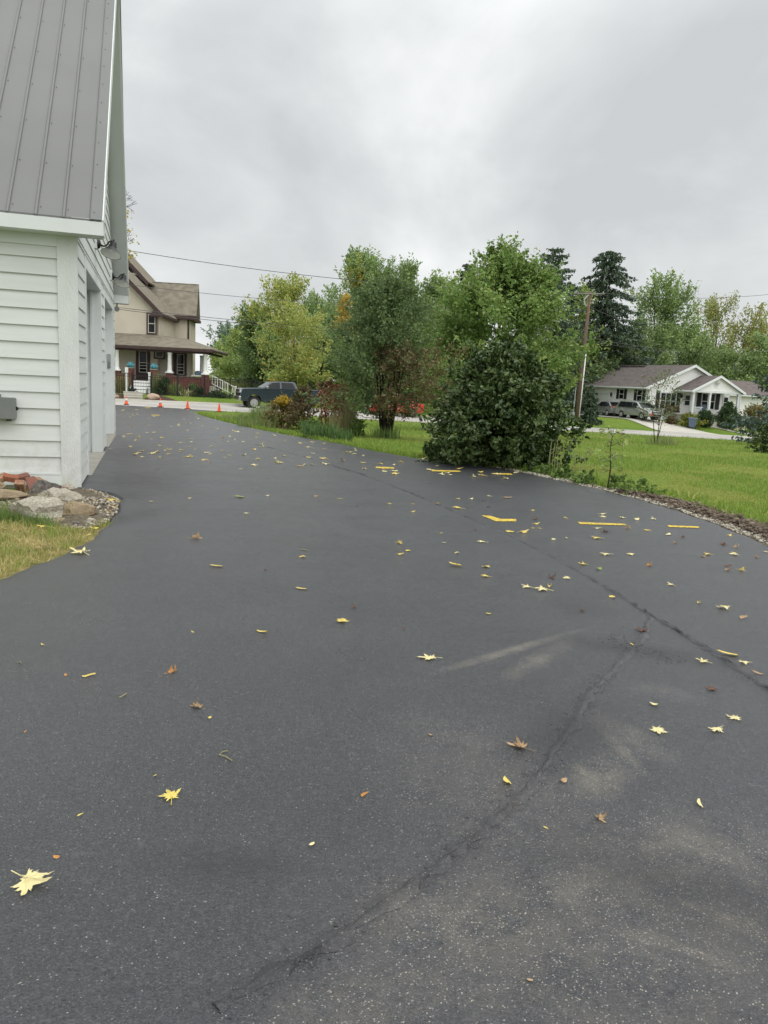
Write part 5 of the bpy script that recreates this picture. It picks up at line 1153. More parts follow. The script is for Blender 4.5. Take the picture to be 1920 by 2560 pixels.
gx0, gx1 = X_at(332, FV), X_at(377, FV)
fence(X_at(250, FV), gx0 - .02, 'black iron picket fence left of the garden gate', [X_at(255, FV), gx0 - .04])
fence(gx1 + .02, X_at(690, FV), 'black iron picket fence between the garden gate and the parked pickup', [gx1 + .04, X_at(444, FV), X_at(511, FV), X_at(575, FV), X_at(638, FV)])
fence(X_at(800, FV), X_at(1050, FV), 'black iron picket fence beyond the street between the pickup and the red car', [X_at(p, FV) for p in (802, 865, 930, 995, 1048)])
a = road_pt(gx0 + .02, FV + .02); t = thing('garden_gate', 'black iron garden gate at the head of the concrete steps', 'gate', a); mb = MB()
b_ = road_pt(gx1 - .02, FV + .02) - a; b_.z = 0
for z in (.1, .38, .62, .86, 1.1, 1.36): mb.tube([(0, 0, z), (b_.x, b_.y, z)], [.03, .03], 4)
for f_ in (0, 1): mb.tube([(b_.x * f_, b_.y * f_, .05), (b_.x * f_, b_.y * f_, 1.4)], [.03, .03], 4)
mb.build('frame', M['black'], t); pk = MB()
for k in range(11): q = b_ * ((k + .5) / 11); pk.tube([(q.x, q.y, .1), (q.x, q.y, 1.36)], [.009, .009], 4)
pk.build('pickets', M['black'], t)
t = thing('garden_steps', 'pale concrete steps rising from the street to the garden gate', 'steps', road_pt((gx0 + gx1) / 2, 9.4), R(20.8)); wd = (gx1 - gx0) * .53
mb = MB()
for k in range(3): mb.box(-wd, wd, -.45 + k * .42, 1.6, -.3, .16 + k * .16 - .02)
mb.build('step', M['conc_pale'], t); mb = MB()
for k in range(3): mb.box(-wd - .02, wd + .02, -.48 + k * .42, -.03 + k * .42, .14 + k * .16, .18 + k * .16)
mb.build('tread', M['conc_pale'], t)
def verge_patch(name, x0, x1, v0, v1, m, zo):
    V = []; n = 12; k = 5
    for i in range(n + 1):
        f = i / n; bul = math.sin(math.pi * min(f * 1.15, 1)) 
        for j in range(k + 1): X = x0 + (x1 - x0) * f; v = v0 + (v1 - v0) * j / k * (1 - .75 * f if x1 > x0 else 1 - .5 * f); V.append((X, Yn(X) + v, T(X, Yn(X) + v) + zo + .04 * bul))
    F = [(i * (k + 1) + j, (i + 1) * (k + 1) + j, (i + 1) * (k + 1) + j + 1, i * (k + 1) + j + 1) for i in range(n) for j in range(k)]
    tag(npmesh(name, np.array(V), np.array(F), [m]), kind='structure')
verge_patch('mulch_bed', gx1 + .1, gx1 + 2.3, 8.8, 11.1, M['mulch'], .02); verge_patch('mulch_bed', gx0 - .1, gx0 - 2.2, 8.8, 11.1, M['mulch'], .02)
q = road_pt(gx0 - .75, 9.5, .1); rock('boulder', M['boulder'], q, (.48, .28, .2), 31, .4, 'low tan boulder left of the concrete steps', 'boulder', None, angular=.1)
q = road_pt(gx1 + .65, 9.5, .16); rock('boulder', M['boulder'], q, (.46, .32, .3), 33, .2, 'rounder pinkish boulder right of the concrete steps', 'boulder', None, angular=.1)
# planting in front of the porch
def hplant(fn, u, v, *a, **k): p = hpt(u, v, 0); p.z = T(p.x, p.y); return (p.x, p.y, p.z)
def gl(u, v): p = hpt(u, v, 0); return (p.x, p.y, T(p.x, p.y))
tuft('ornamental_grass', 'tan ornamental grass left of the porch steps', gl(-4.4, -1.1), 1.45, 1.3, M['palegrass'] + M['brownweed'], 151, 420, .03, lean=.35)
shrub('boxwood_shrub', 'dark low shrub at the foot of the tan ornamental grass', gl(-5.2, -1.3), .7, .6, M['boxwood'], 152, .12, 70, 18)
shrub('boxwood_shrub', 'dark rounded boxwood right of the porch steps', gl(-1.15, -1.2), 1.35, .75, M['boxwood'], 153, .12, 120, 20, 'dome')
tuft('ornamental_grass', 'tall pale plumed grass between the white newel post and the boxwood', gl(-1.75, -1.1), 1.75, .6, M['palegrass'] + M['weed'], 154, 260, .026, lean=.2)
tuft('ornamental_grass', 'arching pale green grass right of the boxwood', gl(-.3, -1.3), 1.15, 1.0, M['weed'] + M['palegrass'], 155, 320, .03, lean=.5)
shrub('porch_shrub', 'mid-green shrub against the brick porch', gl(.95, -.9), 1.0, .62, M['darkgreen'], 156, .12, 90, 18)
shrub('porch_shrub', 'nearly black ball shrub in front of the porch corner', gl(1.55, -1.4), .75, .5, M['boxwood'], 157, .1, 80, 18)
tuft('hosta_plant', 'pale-leaved hosta in front of the brick porch', gl(.55, -1.7), .6, .8, M['goldshrub'] + M['rosebloom'][:1], 158, 90, .09, lean=.6)
shrub('juniper_shrub', 'low spreading dark juniper by the porch end stair', gl(2.8, -.6), .45, 1.0, M['boxwood'], 159, .12, 90, 18)
shrub('boxwood_shrub', 'small clipped shrub beside the left gate post', tuple(road_pt(gx0 - .3, FV + .8)), .5, .4, M['boxwood'], 160, .1, 50, 16)
shrub('boxwood_shrub', 'small clipped shrub beside the right gate post', tuple(road_pt(gx1 + .25, FV + .9)), .5, .35, M['boxwood'], 161, .1, 50, 16)

# ------------------------------------------------------------------ traffic cones, white post
def cone():
    t = thing('traffic_cone', '', 'traffic cone', (0, 0, 0), 0, 'cones across the street end of the drive')
    mb = MB(); mb.box(-.165, .165, -.165, .165, 0, .035); mb.build('base', M['conedark'], t, bevel=.01)
    prof = [(.125, .03), (.115, .06), (.082, .24), (.075, .28), (.053, .4), (.03, .53), (.022, .57), (0, .575)]
    mb = MB(); mb.lathe(prof, (0, 0, 0), 20); mb.build('body', M['cone'], t, True); return t
c0 = cone(); c0['label'] = 'banded traffic cone nearest the garage wall'
spots = [((316, 1013), None), ((469 if False else 402 - 1, 1019), 'banded traffic cone in front of the rounder boulder'), ((469, 1024), 'plain orange traffic cone second from the grass tip'), ((548, 1030), 'plain orange traffic cone standing behind the grass tip')]
CONES = []
for i, (p, lab) in enumerate(spots):
    o = c0 if i == 0 else copy_tree(c0); q = G(*p); o.location = (q[0], q[1], q[2] + .034 if i < 3 else q[2] + .0); o.rotation_euler = (0, 0, .4 + .5 * i); o.scale = (.92, .92, .92)
    if lab: o['label'] = lab
    CONES.append(o)
for o in CONES[:2]:
    mb = MB(); mb.lathe([(.0855, .245), (.0545, .41)], (0, 0, 0), 20); mb.build('reflective_band', M['conewhite'], o, True)
l = colpx(645, 1028, 37); t = thing('marker_post', 'short white capped post in the weeds at the left of the planting strip', 'post', l)
mb = MB(); mb.lathe([(.085, -.1), (.085, .52)], (0, 0, 0), 16); mb.build('post', M['cream'], t, True); mb = MB(); mb.lathe([(.098, .5), (.098, .58), (.07, .61), (0, .62)], (0, 0, 0), 16); mb.build('cap', M['cream'], t, True)

# ------------------------------------------------------------------ vehicles (x = forward, y = left)
def vehicle(name, label, loc, rz, prof, W, belt, top, paint, wheels, wr, glass, extra=None, tumble=.2, group=None, ws=None, rw=None, tw=.22):
    t = thing(name, label, 'car' if name != 'pickup_truck' else 'pickup', loc, rz, group); hwid = W / 2
    def yat(z): return hwid * (1 - tumble * min(max((z - belt) / (top - belt), 0), 1) - .05 * min(max((.55 - z) / .4, 0), 1))
    n = len(prof); mb = MB(); cx = sum(p[0] for p in prof) / n; cz = sum(p[1] for p in prof) / n
    V = []
    for f, k in ((-1, .972), (-.9, 1.0), (.9, 1.0), (1, .972)):
        for x, z in prof: V.append((cx + (x - cx) * (k if abs(f) == 1 else 1), yat(z) * f, cz + (z - cz) * (k if abs(f) == 1 else 1)))
    F = [tuple(range(n)), tuple(range(3 * n, 4 * n))[::-1]]
    for r_ in range(3): F += [(r_ * n + i, (r_ + 1) * n + i, (r_ + 1) * n + (i + 1) % n, r_ * n + (i + 1) % n) for i in range(n)]
    mb.add(V, F); body = mb.build('body', paint, t, bevel=.025)
    for (x, s) in [(x, s) for x in wheels for s in (-1, 1)]:
        y0 = hwid * .985
        wl = MB(); wl.lathe([(wr * .62, -tw / 2), (wr * .93, -tw / 2), (wr, -tw / 4), (wr, tw / 4), (wr * .93, tw / 2), (wr * .62, tw / 2)], (x, s * (y0 - tw / 2), wr), 28, 0, Vector((0, 1, 0))); tyre = wl.build('wheel', M['tyre'], t, True)
        rm = MB(); yy = s * (y0 + .003); ya = Vector((0, s, 0)); rm.lathe([(0, .02), (wr * .16, .02), (wr * .2, .002)], (x, yy, wr), 20, 0, ya)
        for k in range(6):
            a = k * math.pi / 3; o4 = [(x + math.cos(a + d) * wr * rr, wr + math.sin(a + d) * wr * rr) for d, rr in ((-.5, .17), (.5, .17), (.2, .64), (-.2, .64))]
            rm.hexa([(p, yy, q) for p, q in o4], [(p, yy + s * .014, q) for p, q in o4])
        rm.lathe([(wr * .6, .002), (wr * .61, .014), (wr * .68, .014), (wr * .7, .0)], (x, yy, wr), 28, 0, ya); rm.build('rim', M['rim'], tyre)
        ar = MB(); ar.lathe([(wr * 1.16, -tw - .25), (wr * 1.16, -.02)], (x, s * y0, wr * 1.02), 24, 0, Vector((0, s, 0))); ar.build('wheel_well', M['conedark'], t)
    for gpoly in glass:
        for s in (-1, 1):
            g = MB(); P = [(x, s * (yat(z) * (.975 + .025) + .004), z) for x, z in gpoly]; Q = [(x, s * (yat(z) - .02), z) for x, z in gpoly]
            k = len(gpoly); g.add(P + Q, [tuple(range(k)), tuple(range(k, 2 * k))[::-1]] + [(i, (i + 1) % k, k + (i + 1) % k, k + i) for i in range(k)]); g.build('side_window', M['glass'], t)
    for nm, w_ in (('windscreen', ws), ('rear_window', rw)):
        if not w_: continue
        (xa, za), (xb, zb) = w_; d = Vector((zb - za, 0, -(xb - xa))).normalized(); d = d if (d.x > 0) == (nm == 'windscreen') else -d
        g = MB(); g.hexa([(xa + d.x * .004, -yat(za) * .9, za + d.z * .004), (xa + d.x * .004, yat(za) * .9, za + d.z * .004), (xb + d.x * .004, yat(zb) * .86, zb + d.z * .004), (xb + d.x * .004, -yat(zb) * .86, zb + d.z * .004)],
                         [(xa + d.x * .012, -yat(za) * .9, za + d.z * .012), (xa + d.x * .012, yat(za) * .9, za + d.z * .012), (xb + d.x * .012, yat(zb) * .86, zb + d.z * .012), (xb + d.x * .012, -yat(zb) * .86, zb + d.z * .012)]); g.build(nm, M['glass'], t)
    return t, yat
def arch(x, r, zb, n=7): return [(x + r * math.cos(math.pi * k / n), zb + r * math.sin(math.pi * k / n)) for k in range(n + 1)]
def mirrors(t, x, y, z, m):
    for s in (-1, 1):
        mb = MB(); mb.box(x - .1, x + .06, min(s * y, s * (y + .22)), max(s * y, s * (y + .22)), z, z + .18); mb.build('mirror', m, t, bevel=.03)
# pickup
wr = .4; fa, ra = 1.95, -1.8
prof = [(2.9, .56), (2.93, .95), (2.9, 1.3), (2.74, 1.38), (1.5, 1.45), (1.36, 1.47), (.72, 1.87), (.5, 1.94), (-.8, 1.96), (-1.0, 1.92), (-1.2, 1.5), (-2.9, 1.46), (-2.93, .66), (-2.7, .56)]
prof = prof + list(reversed(arch(ra, .49, .5))) + list(reversed(arch(fa, .49, .5))) + [(2.7, .48)]
X0, Y0 = -7.95, 55.75
trk, yat = vehicle('pickup_truck', 'dark blue-grey crew-cab pickup parked at the far kerb, front facing left', (X0, Y0, T(X0, Y0) + .01), R(200.8), prof, 2.02, 1.44, 1.96, M['navy'], (fa, ra), wr,
    [[(1.22, 1.46), (.68, 1.84), (.14, 1.88), (.14, 1.46)], [(.02, 1.46), (.02, 1.88), (-.78, 1.87), (-.98, 1.48)]], ws=((1.34, 1.48), (.74, 1.86)), rw=((-1.18, 1.53), (-1.03, 1.88)), tw=.27)
boxpart('front_bumper', M['chrome'], trk, 2.84, 3.02, -.98, .98, .5, .84, bevel=.05)
boxpart('grille', M['black'], trk, 2.89, 2.96, -.64, .64, .86, 1.28, bevel=.01); boxpart('grille_bar', M['chrome'], trk, 2.93, 2.985, -.74, .74, 1.04, 1.13, bevel=.01)
for s in (-1, 1):
    mb = MB(); mb.box(2.74, 2.95, min(s * .64, s * .985), max(s * .64, s * .985), 1.08, 1.28); mb.build('headlight', M['lampglass'], trk, bevel=.02)
    mb = MB(); mb.box(-2.95, -2.88, min(s * .8, s * 1.0), max(s * .8, s * 1.0), .95, 1.4); mb.build('tail_light', M['taillamp'], trk)
    for x in (.04, -.92): mb = MB(); mb.box(x - .08, x + .1, s * 1.005 - .015, s * 1.005 + .015, 1.28, 1.315); mb.build('door_handle', M['chrome'], trk)
boxpart('rear_bumper', M['chrome'], trk, -3.02, -2.9, -.95, .95, .5, .68, bevel=.03)
mb = MB()
for s in (-1, 1): mb.box(-1.05, 1.3, min(s * .96, s * 1.012), max(s * .96, s * 1.012), .42, .5)
mb.build('side_step', M['black'], trk); mirrors(trk, 1.08, .96, 1.42, M['chrome'])
boxpart('shark_fin', M['black'], trk, .3, .45, -.03, .03, 1.945, 1.99)
# silver minivan
wr = .33; fa, ra = 1.45, -1.5
prof = [(2.42, .42), (2.44, .62), (2.36, .82), (1.5, 1.04), (1.28, 1.1), (.55, 1.6), (.2, 1.68), (-1.9, 1.7), (-2.1, 1.64), (-2.36, 1.05), (-2.42, .6), (-2.38, .36), (-1.9, .3)]
prof = prof + list(reversed(arch(ra, .4, .32))) + list(reversed(arch(fa, .4, .32))) + [(1.95, .28)]
X0, Y0 = 24.75, 77.0
van, _ = vehicle('minivan', 'silver minivan parked nose towards the street on the ranch house drive', (X0, Y0, T(X0, Y0) + .05), R(-66), prof, 1.93, 1.05, 1.7, M['silver'], (fa, ra), wr,
    [[(1.05, 1.09), (.5, 1.53), (.02, 1.58), (.02, 1.07)], [(-.05, 1.07), (-.05, 1.58), (-1.0, 1.6), (-1.0, 1.07)], [(-1.06, 1.07), (-1.06, 1.6), (-1.88, 1.6), (-2.1, 1.09)]], ws=((1.26, 1.12), (.58, 1.58)), rw=((-2.34, 1.1), (-2.12, 1.6)))
boxpart('grille', M['black'], van, 2.36, 2.445, -.45, .45, .66, .76); boxpart('bumper_vent', M['black'], van, 2.4, 2.455, -.6, .6, .4, .5)
for s in (-1, 1):
    mb = MB(); mb.box(2.16, 2.42, min(s * .5, s * .92), max(s * .5, s * .92), .68, .84); mb.build('headlight', M['lampglass'], van, bevel=.03)
    mb = MB(); mb.box(-2.4, -2.3, min(s * .8, s * .93), max(s * .8, s * .93), .8, 1.2); mb.build('tail_light', M['taillamp'], van)
    mb = MB(); mb.tube([(.1, s * .7, 1.7), (0, s * .7, 1.74), (-1.7, s * .7, 1.75), (-1.8, s * .7, 1.71)], [.015] * 4, 5); mb.build('roof_rail', M['galv'], van)
boxpart('number_plate', M['cone'], van, 2.44, 2.462, -.74, -.44, .42, .62); mirrors(van, .95, .93, 1.08, M['silver'])
# silver hatchback, tail towards the van
wr = .31; fa, ra = 1.32, -1.28
prof = [(2.14, .4), (2.16, .6), (2.02, .78), (1.2, .98), (1.0, 1.02), (.3, 1.45), (-.2, 1.52), (-1.2, 1.47), (-1.95, 1.04), (-2.1, .9), (-2.15, .55), (-2.08, .34), (-1.7, .3)]
prof = prof + list(reversed(arch(ra, .37, .3))) + list(reversed(arch(fa, .37, .3))) + [(1.75, .28)]
X0, Y0 = 23.3, 82.7
hat, _ = vehicle('hatchback_car', 'silver-grey hatchback parked tail to the minivan by the garage door', (X0, Y0, T(X0, Y0) + .05), R(104), prof, 1.76, .98, 1.52, M['silver2'], (fa, ra), wr,
    [[(.85, 1.02), (.28, 1.4), (-.15, 1.44), (-.15, 1.0)], [(-.21, 1.0), (-.21, 1.44), (-.95, 1.42), (-1.1, 1.04)], [(-1.16, 1.05), (-1.05, 1.4), (-1.3, 1.34), (-1.62, 1.14)]], ws=((.98, 1.05), (.34, 1.42)), rw=((-1.9, 1.08), (-1.25, 1.44)))
for s in (-1, 1):
    mb = MB(); mb.box(-2.06, -1.86, min(s * .62, s * .86), max(s * .62, s * .86), .84, 1.04); mb.build('tail_light', M['taillamp'], hat, bevel=.02)
    mb = MB(); mb.box(1.85, 2.12, min(s * .5, s * .84), max(s * .5, s * .84), .64, .78); mb.build('headlight', M['lampglass'], hat, bevel=.02)
mirrors(hat, .72, .85, 1.0, M['silver2'])
# red car half hidden by the crab apple
X0 = X_at(985, 7.2); Y0 = Yn(X0) + 7.2
prof2 = [(p[0] * 1.03, p[1]) for p in [(2.14, .4), (2.16, .6), (2.05, .76), (1.15, .92), (.95, .95), (.25, 1.38), (-.2, 1.44), (-1.0, 1.4), (-1.6, 1.02), (-2.1, .98), (-2.15, .55), (-2.08, .34), (-1.7, .3)]]
prof2 = prof2 + list(reversed(arch(ra, .37, .3))) + list(reversed(arch(fa, .37, .3))) + [(1.75, .28)]
red, _ = vehicle('parked_car', 'bright red car at the far kerb half hidden behind the crab apple', (X0, Y0, T(X0, Y0) + .01), R(200.8), prof2, 1.78, .95, 1.44, M['redcar'], (fa, ra), wr,
    [[(.82, .98), (.25, 1.33), (-.15, 1.37), (-.15, .97)], [(-.21, .97), (-.21, 1.37), (-.9, 1.34), (-1.3, 1.02)]], ws=((.95, .98), (.3, 1.35)), rw=((-1.55, 1.04), (-1.04, 1.37)))
for s in (-1, 1):
    mb = MB(); mb.box(1.9, 2.2, min(s * .5, s * .85), max(s * .5, s * .85), .62, .78); mb.build('headlight', M['lampglass'], red, bevel=.02)
    mb = MB(); mb.box(-2.2, -2.05, min(s * .5, s * .85), max(s * .5, s * .85), .72, .92); mb.build('tail_light', M['taillamp'], red, bevel=.02)
boxpart('bumper_insert', M['vinyl'], red, 2.16, 2.25, -.7, .7, .42, .56); mirrors(red, .72, .86, .96, M['redcar'])
# play tower behind the pickup
l = colpx(690, 1000, 66); t = thing('play_tower', 'wooden play tower with green roof edge and orange panel behind the pickup', 'playset', l, R(10)); zt = hgt(700, 922, 66, l)
for x in (-.7, .7):
    for y in (-.6, .6): boxpart('post', M['playwood'], t, x - .06, x + .06, y - .06, y + .06, -.1, zt - .5)
boxpart('deck', M['playwood'], t, -.8, .8, -.7, .7, zt - 1.75, zt - 1.62)
mb = MB(); mb.hexa([(-1.0, -.85, zt - .75), (.0, -.85, zt - .08), (.0, .85, zt - .08), (-1.0, .85, zt - .75)], [(-1.0, -.85, zt - .66), (.0, -.85, zt + .02), (.0, .85, zt + .02), (-1.0, .85, zt - .66)])
mb.hexa([(1.0, -.85, zt - .75), (.002, -.85, zt - .08), (.002, .85, zt - .08), (1.0, .85, zt - .75)], [(1.0, -.85, zt - .66), (.002, -.85, zt + .02), (.002, .85, zt + .02), (1.0, .85, zt - .66)]); mb.build('roof', M['playgreen'], t)
boxpart('orange_panel', M['playorange'], t, -.55, .05, -.72, -.66, zt - 1.6, zt - .85, bevel=.05)
mb = MB()
for k in range(7): x = .15 + k * .2; mb.box(x, x + .12, -.7, -.66, zt - 1.62, zt - .95)
mb.build('railing', M['playwood'], t); boxpart('beam', M['playwood'], t, .7, 2.8, -.07, .07, zt - 1.1, zt - .97)
for y in (-.5, .5): mb = MB(); mb.tube([(2.75, 0, zt - 1.05), (2.95, y * 1.6, -.05)], [.06, .06], 6); mb.build('swing_leg', M['playwood'], t)

# ------------------------------------------------------------------ white ranch house (x along the street, y to the back)
RH = thing('ranch_house', 'white single-storey ranch house with mauve shingle roof and gabled front porch', 'house', (30.395, 77, 0), R(21))
def rpt(u, v, z=None):
    c, s_ = math.cos(R(21)), math.sin(R(21)); x, y = 30.395 + u * c - v * s_, 77 + u * s_ + v * c
    return Vector((x, y, T(x, y) if z is None else z))
RG = -1.05; UL, UR, UA = -4.07, 6.33, 1.13
wl = MB(); pitch = .43
laps(wl, (0, 2.4, 0), (1, 0, 0), (0, -1, 0), lambda z: [(UL, UR)] if z < 2.45 else [(UL + (z - 2.45) / pitch, UR - (z - 2.45) / pitch)], RG, 2.45 + pitch * 5.1, .14, .012)
laps(wl, (UL, 2.4, 0), (0, 1, 0), (-1, 0, 0), lambda z: [(0, 5.3)], RG, 2.4, .14, .012)
laps(wl, (UL - .1, 7.7, 0), (0, 1, 0), (-1, 0, 0), lambda z: [(0, .95), (4.4, 8)] if z < 1.35 else [(0, 8)], RG, 2.4, .14, .012)
wl.prism([(UL + .01, RG), (UR - .01, RG), (UR - .01, 2.35), (UA, 2.4 + pitch * 5.1), (UL + .01, 2.35)], 2.42, 9.1, 'y'); wl.prism([(UL + .01, RG), (UR - .01, RG), (UR - .01, 2.3), (UA, 1.95 + pitch * 5.0), (UL + .01, 2.05)], 9.1, 15.5, 'y')
wl.box(UL - .1, UL - .012, 7.68, 7.72, RG, 2.4)
laps(wl, (0, 4.2, 0), (1, 0, 0), (0, -1, 0), lambda z: [(UR, 14.6)], RG, 2.05, .14, .012); wl.box(UR, 14.6, 4.22, 12, RG, 2.05)
wl.build('wall', M['vinyl'], RH)
rf = MB(); apz = 4.72; ez = apz - .43 * 5.72
roofslab(rf, (UA - 5.72, 9.2, ez), (UA - 5.72, 2.05, ez), (UA, 2.05, apz), (UA, 9.2, apz))
roofslab(rf, (UA + 5.72, 2.05, ez), (UA + 5.72, 15.8, ez), (UA, 15.8, apz), (UA, 2.05, apz))
roofslab(rf, (UA - 5.72, 15.9, ez - .02), (UA - 5.72, 9.2, ez - .02), (UA - .5, 9.2, apz - .26), (UA - .5, 15.9, apz - .26))
rf.build('roof', M['shingle2'], RH)
cap_ = MB()
for k in range(9): cap_.box(-3.2 + (k * 37 % 11) * .3, -3.13 + (k * 37 % 11) * .3, 5 + k * .9, 5.12 + k * .9, ez + .43 * (1.45 + (k * 37 % 11) * .3) + .0, ez + .43 * (1.49 + (k * 37 % 11) * .3) + .035)
cap_.build('roof_leaf_litter', M['palegrass'][0], RH)
pr = MB(); pa, px0, px1, pe = 3.72, -1.05, 5.62, 2.16; pu = (px0 + px1) / 2
roofslab(pr, (px0, -.35, pe), (pu, -.35, pa), (pu, 2.39, pa), (px0, 2.39, pe)); roofslab(pr, (pu, -.35, pa), (px1, -.35, pe), (px1, 2.39, pe), (pu, 2.39, pa)); pr.build('porch_roof', M['shingle2'], RH)
wr_ = MB(); roofslab(wr_, (UR + .3, 3.7, 2.02), (15, 3.7, 2.02), (15, 8.1, 3.62), (UR - 1.5, 8.1, 3.62)); roofslab(wr_, (15, 12.5, 2.02), (UR, 12.5, 2.02), (UR - 1.5, 8.1, 3.62), (15, 8.1, 3.62)); wr_.build('wing_roof', M['shingle3'], RH)
wt = MB()
def rakew(x0, z0, x1, z1, y, h=.26): rakeb(wt, x0, z0, x1, z1, y, h, .06)
rakew(UA - 5.74, ez + .02, UA, apz + .02, 1.98); rakew(UA + 5.74, ez + .02, UA, apz + .02, 1.98)
rakew(px0 - .02, pe + .02, pu, pa + .02, -.42, .24); rakew(px1 + .02, pe + .02, pu, pa + .02, -.42, .24)
wt.box(UA - 5.86, UA - 5.72, 2.0, 15.9, ez - .16, ez - .02); wt.box(px0 - .1, px0, -.4, 2.0, pe - .14, pe); wt.box(px1, px1 + .1, -.4, 2.0, pe - .14, pe); wt.box(UR + .4, 15, 3.58, 3.7, 1.86, 2.0)
wt.box(-.75, 5.3, -.16, .06, 2.0, 2.22); wt.box(UL - .02, UL + .12, 2.36, 2.384, RG, 2.3)
wt.build('white_trim', M['white'], RH)
pg = MB(); laps(pg, (0, -.1, 0), (1, 0, 0), (0, -1, 0), lambda z: [(px0 + .35 + (z - 2.22) / .47, px1 - .35 - (z - 2.22) / .47)], 2.22, pa - .15, .13, .012); pg.prism([(px0 + .3, 2.2), (px1 - .3, 2.2), (pu, pa - .1)], -.085, .0, 'y'); pg.build('porch_gable', M['vinyl'], RH)
mb = MB(); mb.lathe([(.36, 0), (.4, .03), (.44, 0)], (pu - .2, -.11, 2.9), 24, 0, Vector((0, -1, 0))); mb.build('gable_medallion', M['vinyl'], RH)
fl = MB(); fl.box(-.7, 5.3, -.1, 2.38, RG - .2, -.25); fl.build('porch_floor', M['conc_pale'], RH)
st = MB(); [st.box(1.0, 2.6, -.1 - .32 * (k + 1), -.1 - .32 * k, RG - .3, -.45 - .2 * k) for k in range(3)]; st.build('porch_step', M['conc_pale'], RH)
for x in (-.6, 1.45, 5.1):
    mb = MB(); mb.box(x - .11, x + .11, -.12, .1, -.25, 2.0); mb.box(x - .15, x + .15, -.16, .14, -.25, -.1); mb.box(x - .14, x + .14, -.15, .13, 1.88, 2.0); mb.build('porch_post', M['white'], RH)
rl = MB()
for a, b_ in ((-.49, .75), (2.8, 4.99)):
    rl.box(a, b_, -.04, .02, .52, .58); rl.box(a, b_, -.03, .01, -.16, -.1)
    for k in range(int((b_ - a) / .14)): rl.box(a + .05 + k * .14, a + .1 + k * .14, -.03, .01, -.1, .52)
rl.build('porch_railing', M['white'], RH)
dn = MB(); dn.tube([(-.9, -.3, 2.05), (-.75, -.2, 1.85), (-.75, -.17, RG + .1)], [.05] * 3, 6); dn.tube([(5.5, -.3, 2.05), (5.25, -.2, 1.85), (5.25, -.17, RG + .1)], [.05] * 3, 6); dn.build('downspout', M['white'], RH)
def shutters(x0, x1, z0, z1, y, w=.42):
    for a, b_ in ((x0 - w - .06, x0 - .06), (x1 + .06, x1 + w + .06)):
        mb = MB(); mb.box(a, b_, y - .05, y - .013, z0, z1)
        for k in range(int((z1 - z0 - .1) / .09)): mb.box(a + .05, b_ - .05, y - .06, y - .05, z0 + .06 + k * .09, z0 + .12 + k * .09)
        mb.build('shutter', M['shutter'], RH)
window(RH, -2.55, -.62, .2, 1.82, 2.385, True, None, 'white', .07, 'white', mull=2); shutters(-2.62, -.55, .16, 1.86, 2.385)
window(RH, .5, 1.2, .62, 1.7, 2.385, True, None, 'white', .07, 'white')
window(RH, 2.72, 4.4, .34, 1.95, 2.385, True, None, 'white', .07, 'white', mull=1); shutters(2.65, 4.47, .34, 1.97, 2.385, .5)
window(RH, 5.55, 6.2, .5, 1.68, 2.385, True, None, 'white', .08, 'white')
for v0, v1, z0, z1 in ((6.2, 6.85, 1.0, 1.93), (3.3, 4.0, .85, 1.95)):
    X = UL - .014; f = MB(); f.box(X - .04, X, v0 - .06, v1 + .06, z0 - .06, z0); f.box(X - .04, X, v0 - .06, v1 + .06, z1, z1 + .06); f.box(X - .04, X, v0 - .06, v0, z0, z1); f.box(X - .04, X, v1, v1 + .06, z0, z1); w = f.build('window', M['white'], RH)
    boxpart('sash', M['white'], w, X - .045, X - .002, v0, v1, (z0 + z1) / 2 - .03, (z0 + z1) / 2 + .03); boxpart('pane', M['glass'], w, X - .02, X - .004, v0, v1, z0, z1)
    for a, b_ in ((v0 - .5, v0 - .1), (v1 + .1, v1 + .5)): boxpart('shutter', M['shutter'], RH, X - .045, X, a, b_, z0 - .04, z1 + .05)
gd = MB()
for k in range(4): gd.box(UL - .07, UL - .03, 8.7, 12.05, RG + k * .6, RG + .585 + k * .6)
gd.build('garage_door', M['vinyl'], RH)
gf = MB(); gf.box(UL - .13, UL - .112, 8.6, 12.15, 1.35, 1.45); gf.box(UL - .13, UL - .112, 8.55, 8.65, RG, 1.35); gf.build('door_frame', M['white'], RH)
mb = MB(); mb.lathe([(.03, .3), (.09, .22), (.1, .2), (.08, -.1), (.02, -.16)], (UL - .25, 8.0, 1.3), 8); mb.box(UL - .2, UL - .1, 7.97, 8.03, 1.4, 1.46); mb.build('wall_lantern', M['black'], RH)
mb = MB(); mb.lathe([(.02, .25), (.12, .1), (.12, .08), (.09, -.15), (0, -.2)], (.05, 2.28, 1.55), 8); mb.build('wall_lantern', M['black'], RH)
mb = MB(); mb.lathe([(.12, 0), (.12, .42), (.0, .43)], (7.9, 5.6, 2.6), 10); mb.build('vent_pipe', M['white'], RH)
t = thing('window_planter', 'planter of dark red flowers under the ranch house front window', 'planter', tuple(rpt(-.9, 1.95, 0)), R(21)); boxpart('box', M['brown'], t, -1.2, .4, -.22, .2, -.12, .12)
rng = np.random.default_rng(3); C = np.stack([rng.uniform(-1.2, .4, 500), rng.uniform(-.3, .25, 500), rng.uniform(-.05, .5, 500)], 1); leaves('flowers', C, rng.uniform(.07, .16, 500), M['redflower'] + M['boxwood'][:1], rng.integers(0, 3, 500), rng, t)
t = thing('porch_chair', 'dark blue porch chair between the round shrub and the tall clipped shrub', 'chair', tuple(rpt(2.0, .9, -.25)), R(30)); boxpart('seat', M['binblue'], t, -.3, .3, -.3, .3, .38, .46); boxpart('backrest', M['binblue'], t, -.3, .3, .26, .33, .46, 1.05)
for x in (-.26, .26):
    for y in (-.26, .26): boxpart('leg', M['binblue'], t, x - .03, x + .03, y - .03, y + .03, 0, .38)
